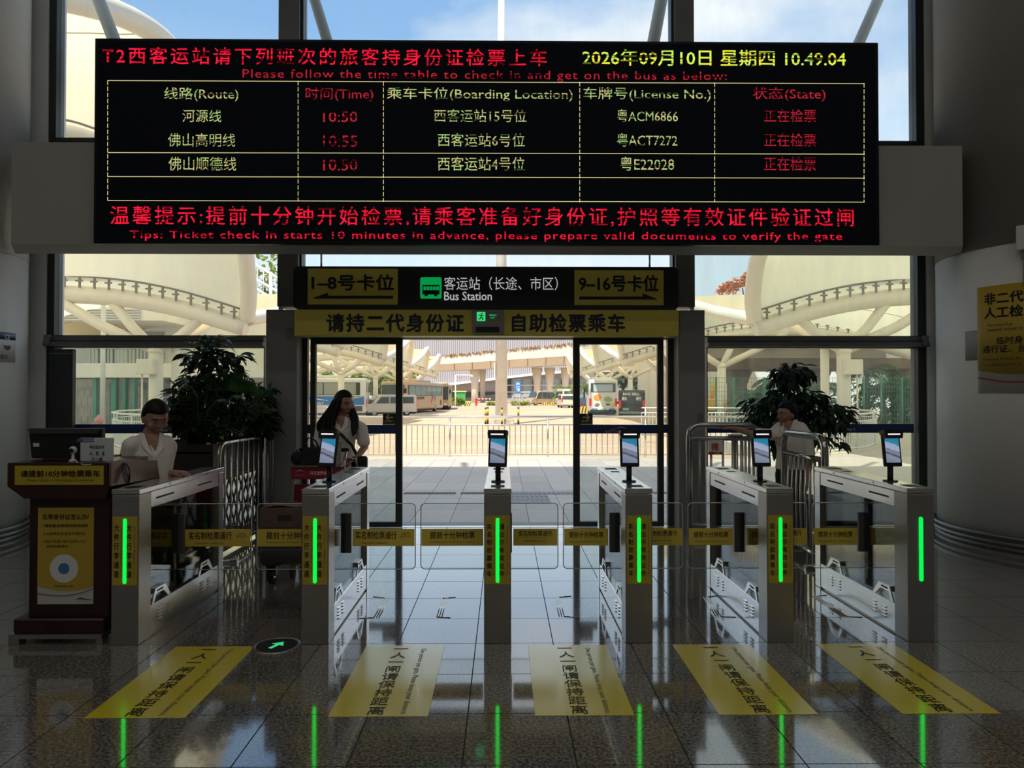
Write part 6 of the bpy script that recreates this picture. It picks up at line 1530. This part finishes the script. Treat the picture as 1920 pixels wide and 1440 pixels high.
for px0, px1, py, Y, lb_ in ((846, 872, 750, 112, 'clipped hedge beside the green kiosk'), (955, 992, 755, 118, 'low hedge in front of the hall left of the gold van'), (915, 945, 757, 119, 'low hedge left of the blue sign')):
    o = thing('hedge', lb_, 'hedge', (at((px0 + px1) / 2, 760, Y).x, Y, LOT), 0, 'yard hedges'); b = MB(); zt = at(900, py - (5 if px0 < 850 else 1), Y).z; x0_, x1_ = at(px0, 0, Y).x, at(px1, 0, Y).x
    foliage(b, ((x0_ + x1_) / 2, Y, (LOT + zt) / 2), ((x1_ - x0_) / 2, .8, max(.3, (zt - LOT) / 2)), 220, .5, .3, rp_, shell=.1, down=0); tag(b.build('foliage', TREEY, o, True), kind='stuff'); MB().box(x0_, x1_, Y - .5, Y + .5, LOT, LOT + .25).build('kerb', KERB, o, True)
kg = thing('green_kiosk', 'small green metal kiosk beside the parked gold coach', 'kiosk', (at(862, 755, 116).x, 116, LOT)); a, c = at(852, 757, 116), at(872, 735, 116)
MB().rbox(a.x, c.x, 116, 118, LOT, c.z, .05, 1).build('wall', mat('kiosk_green', (0.05, 0.35, 0.12), 0.5), kg, True); MB().box(a.x - .2, c.x + .2, 115.8, 118.2, c.z, c.z + .2).build('roof', mat('kiosk_roof', (0.55, 0.5, 0.1), 0.5), kg, True)
for k in range(5): MB().box(a.x + .3 * k + .1, a.x + .3 * k + .18, 115.94, 116, LOT + .2, c.z - .1).build('wall_rib', mat('kiosk_green'), kg, True)
# street lamp, thin pole, blue sign, barrier arm
sl = thing('street_lamp', 'thin street lamp with a long horizontal arm left of the pier', 'street lamp', (at(854, 750, 110).x, 110, LOT)); a = at(854, 703, 110)
MB().cyl((a.x, 110, LOT), a, .09, n=8).build('pole', WHITE, sl, True); MB().cyl(a, at(886, 703.5, 110), .07, n=6).build('arm', WHITE, sl, True); c = at(885, 705, 110); MB().rbox(c.x - .25, c.x + .15, 109.8, 110.2, c.z - .12, c.z + .05, .03, 1).build('lamp_head', WHITE, sl, True)
c = at(863, 707, 110); MB().ell(c, (.14, .14, .14), 10, 8).build('camera_dome', GR, sl, True)
tp = thing('lamp_pole', 'tall thin grey pole standing in front of the corrugated hall', 'pole', (at(769, 745, 80).x, 80, LOT)); MB().cyl((0, 0, 0), (0, 0, 13), .30, .22, n=12).build('shaft', MASTM, tp); MB().cyl((0, 0, 0), (0, 0, .3), .5, n=12).build('flange', MASTM, tp)
bsn = thing('exit_road_sign', 'blue upright road sign with white characters beside the mast', 'road sign', (at(971, 755, 100).x, 100, LOT)); a, c = at(966, 736, 100), at(976.5, 716, 100)
MB().rbox(a.x, c.x, 99.9, 100.1, a.z, c.z, .04, 1).build('sign_plate', mat('sign_blue', (0.02, 0.20, 0.62), 0.4), bsn, True); text(bsn, '出\n口', WTXT, at(971.2, 723, 99.85), .42, .85, bold=.02, line=1.2, world=True)
MB().prism([(0, -.25), (.12, -.02), (.25, -.15), (.2, .2), (-.15, .15), (-.03, .05)], 0, .02, 'xz', M=Matrix.Translation(at(971.2, 732, 99.84))).build('arrow', WTXT, bsn, True)
for px in (969, 973.5): MB().cyl((at(px, 0, 100.1).x, 100.15, LOT), (at(px, 0, 100.1).x, 100.15, at(0, 718, 100).z), .05, n=6).build('post', MASTM, bsn, True)
ba = thing('barrier_arm', 'red and white striped vehicle barrier arm at the yard exit', 'barrier', (at(893, 757, 118).x, 118, LOT)); a = at(893, 748, 118); MB().rbox(a.x - .2, a.x + .2, 117.8, 118.2, LOT, a.z + .1, .03, 1).build('cabinet', mat('sign_red'), ba, True)
RW = mat('barrier_white', (0.75, 0.73, 0.7), 0.5)
for k in range(8): p, q_ = at(893 + 3.4 * k, 748, 117.7), at(896.4 + 3.4 * k, 748, 117.7); MB().cyl(p, q_, .10, n=6).build('stripe', RW if k % 2 else mat('sign_red'), ba, True)
def block(label, px0, px1, py, Y):
    a, c = at(px0, py, Y), at(px1, py - 8, Y); h = at(px0, py - (7 if Y > 90 else 12), Y).z; o = thing('striped_block', label, 'barrier', ((a.x + c.x) / 2, Y, LOT), 0, 'striped traffic blocks')
    w = (c.x - a.x) / 2; H_ = h - LOT; MB().prism([(-.35, 0), (.35, 0), (.2, H_), (-.2, H_)], -w, w, 'yz').build('block', YB_, o); sb_ = MB(); n = max(3, int(w * 2 / .55))
    for k in range(n): x = -w + 2 * w * k / n; d = 2 * w / n; sb_.add([(x, -.36, .02), (x + d * .5, -.36, .02), (x + d * 1.0, -.21, H_ * .98), (x + d * .5, -.21, H_ * .98)], [(0, 1, 2, 3)])
    sb_.build('black_stripes', BB_, o)
block('striped concrete block at the foot of the left pier', 872, 883, 761, 112); block('striped concrete block behind the gold van', 1017, 1028, 761, 119); block('striped concrete block right of the gold van wheel', 1031, 1040, 761, 119); block('large striped block left of the white bus', 1089, 1106, 774, 72)

# ================================================================== VEHICLES (local: x across, -y = front, z up)
TYRE = RUBBER; VGL = mat('vehicle_glass', (0.06, 0.085, 0.085), 0.08); VGLG = mat('green_tint_glass', (0.16, 0.24, 0.21), 0.1); HUBM = mat('wheel_hub', (0.45, 0.44, 0.42), 0.4, .6)
LMP = mat('headlamp', (0.8, 0.78, 0.7), 0.2); REDL = mat('tail_lamp', (0.75, 0.02, 0.03), 0.3, emit=.15)
def wheels(o, xs, ys, r, w=.28):
    for y in ys:
        for x in xs:
            t = MB().cyl((x - w / 2, y, r), (x + w / 2, y, r), r, n=20).build('wheel', TYRE, o); MB().cyl((x - w / 2 - .02, y, r), (x + w / 2 + .02, y, r), r * .55, n=14).build('hub', HUBM, t)
def vplane(o, nm, m, x0, x1, y, z0, z1, th=.03, par=None): return BX(x0, x1, y - th / 2, y + th / 2, z0, z1).build(nm, m, par or o)
def sideplane(o, nm, m, s, W, y0, y1, z0, z1, par=None): x = s * W / 2; return BX(min(x, x + s * .02) - .005, max(x, x + s * .02), y0, y1, z0, z1).build(nm, m, par or o)
def bus(label, loc, rz, W, L, H, paint, glass=VGL, roofm=None, ac=True):
    o = thing('coach', label, 'bus', loc, rz, 'coaches in the yard')
    MB().rbox(-W / 2, W / 2, -L / 2, L / 2, .32, H, .16, 3).build('body', paint, o)
    MB().box(-W / 2 + .1, W / 2 - .1, -L / 2 + .1, L / 2 - .1, .18, .4).build('chassis', RUBBER, o)
    wheels(o, (-W / 2 + .16, W / 2 - .16), (-L / 2 + 2.4, L / 2 - 3.0), .48)
    zt, zb = H - .42, H - 1.42
    n = 6; y0 = -L / 2 + 1.2; dy = (L - 2.0) / n
    for s in (-1, 1):
        bd = sideplane(o, 'window_band', mat('window_band_black', (0.02, 0.022, 0.022), 0.2), s, W, -L / 2 + .9, L / 2 - .5, zb - .05, zt + .05)
        for k in range(n): x = s * (W / 2 + .018); BX(min(x, x + s * .012), max(x, x + s * .012), y0 + dy * k + .05, y0 + dy * (k + 1) - .05, zb, zt).build('side_window', glass, bd)
    vplane(o, 'windscreen', VGL, -W / 2 + .12, W / 2 - .12, -L / 2 - .01, 1.25, H - .35, .05)
    vplane(o, 'rear_window', VGL, -W / 2 + .2, W / 2 - .2, L / 2 + .01, H - 1.2, H - .35, .05)
    for s in (-1, 1):
        vplane(o, 'headlight', LMP, s * (W / 2 - .45) - .2, s * (W / 2 - .45) + .2, -L / 2 - .01, .6, .8, .06); vplane(o, 'tail_light', REDL, s * (W / 2 - .16) - .11, s * (W / 2 - .16) + .11, L / 2 + .01, .85, 1.55, .06)
        MB().rbox(s * (W / 2 + .15) - .12, s * (W / 2 + .15) + .12, -L / 2 - .35, -L / 2 - .2, H - 1.2, H - .7, .04, 2).tube([(s * (W / 2 - .1), -L / 2, H - .4), (s * (W / 2 + .15), -L / 2 - .3, H - .6)], .03, 6).build('mirror', BLACK, o)
    vplane(o, 'front_bumper', RUBBER, -W / 2 + .1, W / 2 - .1, -L / 2 - .02, .32, .5, .08); vplane(o, 'rear_bumper', RUBBER, -W / 2 + .15, W / 2 - .15, L / 2 + .02, .3, .48, .08)
    if ac: MB().rbox(-W / 2 + .35, W / 2 - .35, -L * .12, L * .22, H - .05, H + .25, .10, 2).build('roof_unit', roofm or paint, o)
    return o
PWH = mat('bus_white', (0.74, 0.73, 0.71), 0.3); PGOLD = mat('champagne_gold', (0.50, 0.35, 0.21), 0.3, .25); PBLUE = mat('bus_blue', (0.02, 0.17, 0.55), 0.3)
def deg(dx, dy): return math.atan2(dx, -dy) if False else math.atan2(dy, dx) + math.pi / 2
# white-and-blue bus, side on, rear to the right
Yb1 = 60.5; a = at(684, 785, Yb1); o = bus('white and blue airport bus seen side-on through the left door leaf', (a.x - 5.2, Yb1 + 1.0, LOT), R(-90 + 4), 2.5, 10.4, 3.35, PWH, mat('pale_bus_glass', (0.30, 0.32, 0.28), 0.12))
sideplane(o, 'blue_band', PBLUE, -1, 2.5, -5.1, 5.05, 1.05, 1.80); sideplane(o, 'blue_band', PBLUE, 1, 2.5, -5.1, 5.05, 1.05, 1.80)
for s in (1,):
    fx_ = lambda y, z: (s * 1.275, y, z)
    MB().tube([fx_(2.6, 1.15), fx_(3.6, 1.35), fx_(4.4, 1.75)], [.05, .09, .04], 6).tube([fx_(3.0, 1.7), fx_(4.0, 1.62), fx_(5.0, 1.75)], [.03, .06, .03], 6).build('yellow_swoosh', mat('swoosh_yellow', (0.65, 0.60, 0.10), 0.4), o)
    MB().tube([fx_(.3, 1.35), fx_(1.0, 1.55), fx_(2.0, 1.42)], [.02, .06, .02], 6).build('white_logo', WTXT, o)
    text(o, 'AIRPORT', WTXT, (1.282, .9, 1.17), 1.5, .2, RV=Y3, UV=Z3, bold=.02)
    sideplane(o, 'grille', mat('dark_grey_plastic'), 1, 2.5, 3.9, 4.9, .5, .95)
# gold coaches
def gold(label, pf, pr, Yf, Yr):
    a, c = at(pf, 775, Yf), at(pr, 768, Yr); d = Vector((c.x - a.x, Yr - Yf, 0)); L = d.length; d.normalize(); side = Vector((d.y, -d.x, 0))
    ctr = Vector((a.x, Yf, 0)) + d * L / 2 - side * 1.25; rz = math.atan2(d.y, d.x) - math.pi / 2
    o = bus(label, (ctr.x, ctr.y, LOT), rz, 2.5, L, 3.25, PGOLD, VGLG); return o, L
og, LG = gold('champagne gold coach with red logo parked left in the yard', 759, 831, 70, 83)
text(og, '佛山汽运集团', INKG, (1.282, -1.9, 1.55), 2.6, .28, RV=Y3, UV=Z3, bold=.02)
MB().prism([(2.0, .95), (2.35, 1.75), (3.0, 1.95), (2.5, 1.35)], 1.26, 1.285, 'yz').build('red_logo', mat('sign_red_bright', (0.75, 0.03, 0.03), 0.4), og); MB().prism([(3.0, 1.2), (3.4, 2.0), (3.55, 2.0), (3.3, 1.2)], 1.26, 1.285, 'yz').prism([(3.5, 1.3), (3.7, 1.9), (3.9, 1.9), (3.8, 1.3)], 1.26, 1.285, 'yz').build('teal_logo', mat('teal', (0.1, 0.4, 0.4), 0.4), og)
sideplane(og, 'rear_vent', mat('dark_grey_plastic'), 1, 2.5, LG / 2 - 1.2, LG / 2 - .7, .7, 1.3)
gold('second champagne coach tucked behind the first gold coach', 842, 847, 88, 99)
# white bus with painted rear, rear to the camera
Yw_ = 66; a = at(1105.5, 778, Yw_); c = at(1159.5, 778, Yw_); Wb = c.x - a.x
ow = bus('white coach with colourful painted rear seen through the right door leaf', ((a.x + c.x) / 2 + .45, Yw_ + 5.5, LOT), R(180 - 5.5), Wb, 11.0, 3.35, PWH)
vz = 5.5 + .03
for nm, col, pl_ in (('orange_patch', (0.85, 0.30, 0.06), [(-.85, 1.5), (-.9, 1.75), (-.6, 1.95), (-.3, 1.9), (-.15, 1.65), (-.35, 1.4), (-.6, 1.35)]), ('green_patch', (0.28, 0.45, 0.10), [(.1, 1.35), (.05, 1.6), (.4, 1.75), (.8, 1.6), (.9, 1.35), (.5, 1.2)]), ('brown_patch', (0.22, 0.17, 0.10), [(-.8, .85), (-.75, 1.05), (-.5, 1.15), (-.3, 1.0), (-.5, .8)]), ('navy_patch', (0.05, 0.07, 0.25), [(.2, 1.1), (.7, 1.08), (.55, .9), (.35, .88)]), ('yellow_patch', (0.75, 0.60, 0.03), [(.7, .8), (.75, 1.05), (1.0, 1.15), (1.05, .9), (.9, .72)])):
    MB().prism([(-x, z) for x, z in pl_], vz, vz + .01, 'xz').build(nm, mat(nm, col, 0.4), ow)
for k, (nm, col) in enumerate((('band_blue', (0.05, 0.18, 0.5)), ('band_green', (0.15, 0.5, 0.25)), ('band_blue', (0.05, 0.18, 0.5)))):
    x = 1.15 - .8 * k; MB().prism([(x, .38), (x - .72, .38), (x - .62, .62), (x - .12, .62)], vz, vz + .01, 'xz').build('rear_stripe', mat(nm, col, 0.4), ow)
vplane(ow, 'rear_screen', mat('rear_screen_pale', (0.42, 0.50, 0.60), 0.2), -Wb / 2 + .45, Wb / 2 - .45, 5.5 + .045, 2.2, 2.88, .03)
# vans
def van(label, name, loc, rz, W, L, H, paint, prof=None, grp='vans in the yard'):
    o = thing(name, label, 'van', loc, rz, grp); h = H
    pf = prof or [(-L / 2, .35), (-L / 2, .85), (-L / 2 + .25, 1.02), (-L / 2 + .75, 1.12), (-L / 2 + 1.35, H - .05), (-L / 2 + 1.6, H), (L / 2 - .15, H), (L / 2, H - .2), (L / 2, .35)]
    MB().prism(pf, -W / 2, W / 2, 'yz', bev=.06).build('body', paint, o); MB().box(-W / 2 + .1, W / 2 - .1, -L / 2 + .1, L / 2 - .1, .2, .4).build('chassis', RUBBER, o)
    wheels(o, (-W / 2 + .12, W / 2 - .12), (-L / 2 + .95, L / 2 - .95), .34, .22)
    y0, z0, y1, z1 = -L / 2 + .75, 1.14, -L / 2 + 1.35, H - .07
    for s in (-1, 1):
        x = s * (W / 2 + .004)
        for k, (ya, yb_) in enumerate(((-L / 2 + 1.5, -L / 2 + 2.3), (-L / 2 + 2.4, -L / 2 + 3.4), (-L / 2 + 3.5, L / 2 - .3))):
            if k == 0: MB().prism([(y0 + .35, 1.15), (yb_, 1.15), (yb_, H - .2), (y1 + .22, H - .2)], min(x, x + s * .02), max(x, x + s * .02), 'yz').build('side_window', VGL, o)
            else: BX(min(x, x + s * .02), max(x, x + s * .02), ya, yb_, 1.15, H - .2).build('side_window', VGL, o)
        MB().rbox(s * (W / 2 + .10) - .09, s * (W / 2 + .10) + .09, y0 + .15, y0 + .3, 1.1, 1.32, .03, 2).build('mirror', paint, o)
        MB().rbox(s * (W / 2 - .28) - .18, s * (W / 2 - .28) + .18, -L / 2 - .03, -L / 2 + .1, .68, .86, .03, 2).build('headlight', LMP, o); MB().rbox(s * (W / 2 - .10) - .09, s * (W / 2 - .10) + .09, L / 2 - .05, L / 2 + .03, .8, 1.45, .02, 2).build('tail_light', REDL, o)
    d = Vector((0, y1 - y0, z1 - z0)); nrm = Vector((0, -d.z, d.y)).normalized() * .025
    MB().add([Vector((-W / 2 + .12, y0, z0)) + nrm, Vector((W / 2 - .12, y0, z0)) + nrm, Vector((W / 2 - .2, y1, z1)) + nrm, Vector((-W / 2 + .2, y1, z1)) + nrm], [(0, 1, 2, 3)]).build('windscreen', VGL, o)
    vplane(o, 'rear_window', VGL, -W / 2 + .15, W / 2 - .15, L / 2 + .01, 1.2, H - .25, .03); vplane(o, 'front_bumper', GR, -W / 2 + .05, W / 2 - .05, -L / 2 - .02, .34, .55, .1); vplane(o, 'rear_bumper', GR, -W / 2 + .05, W / 2 - .05, L / 2 + .02, .34, .52, .1); vplane(o, 'number_plate', mat('plate_blue', (0.03, 0.12, 0.4), 0.4), -.22, .22, -L / 2 - .06, .42, .54, .02)
    return o
SILV = mat('silver_paint', (0.62, 0.58, 0.53), 0.3, .3)
a = at(716, 781, 62); van('silver minivan parked between the blue bus and the gold coach', 'minivan', (a.x + .3, 63.2, LOT), R(-62), 1.75, 4.9, 1.92, SILV)
BLK = mat('black_paint', (0.035, 0.035, 0.038), 0.25)
Yk = 58.5; a, c = at(1163.5, 781, Yk), at(1212, 781, Yk); ob_ = van('black van with white rear lettering beside the painted white coach', 'cargo_van', ((a.x + c.x) / 2 + .28, Yk + 2.6, LOT), R(180 - 9), c.x - a.x, 5.2, 2.32, BLK)
lf = lambda body, x, z, w, h: text(ob_, body, WTXT, (x, 2.6 + .045, z), w, h, RV=-X3, UV=Z3, bold=.03)
lf('BAG SELL', .05, 1.98, 1.35, .20); lf('箱包', .62, 1.6, .42, .3); lf('商行', -.55, 1.6, .42, .3)
vplane(ob_, 'green_plate', mat('plate_green', (0.15, 0.55, 0.28), 0.4), .25, .75, 2.66, .62, .82, .02)
GV = [(-2.9, .35), (-2.9, 1.0), (-2.4, 1.25), (-1.85, 1.38), (-1.2, 2.25), (-.9, 2.45), (2.75, 2.45), (2.9, 2.2), (2.9, .35)]
a = at(1014, 760, 121); van('champagne gold high-roof van crossing below the viaduct piers', 'passenger_van', (a.x, 121, LOT), R(-52), 2.0, 5.8, 2.45, PGOLD, GV)
a = at(1061, 766, 100); van('small cream van seen from behind left of the right door leaf', 'minivan', (a.x, 101, LOT), R(184), 1.8, 4.6, 1.95, mat('cream_paint', (0.62, 0.54, 0.42), 0.35))
a = at(1056, 760, 112); o = bus('cream minibus behind the small cream van', (a.x + .6, 115, LOT), R(186), 2.1, 7, 2.75, mat('cream_paint'), ac=False)
pc = thing('parked_sedan', 'blue-grey parked car behind the large striped block', 'car', (at(1093, 765, 90).x, 92, LOT), R(170)); CB = mat('car_blue', (0.12, 0.18, 0.26), 0.25, .3)
MB().prism([(-2.2, .3), (-2.2, .75), (-1.2, .9), (-.5, 1.4), (.9, 1.4), (1.6, .95), (2.2, .9), (2.2, .3)], -.88, .88, 'yz', bev=.08).build('body', CB, pc); wheels(pc, (-.76, .76), (-1.35, 1.35), .32, .2); MB().prism([(-1.05, .93), (-.45, 1.34), (.85, 1.34), (1.4, .95)], -.89, .89, 'yz').build('side_window', VGL, pc)
bx_ = BX(-.5, .5, 2.2, 2.24, .55, .7).build('tail_light', REDL, pc)
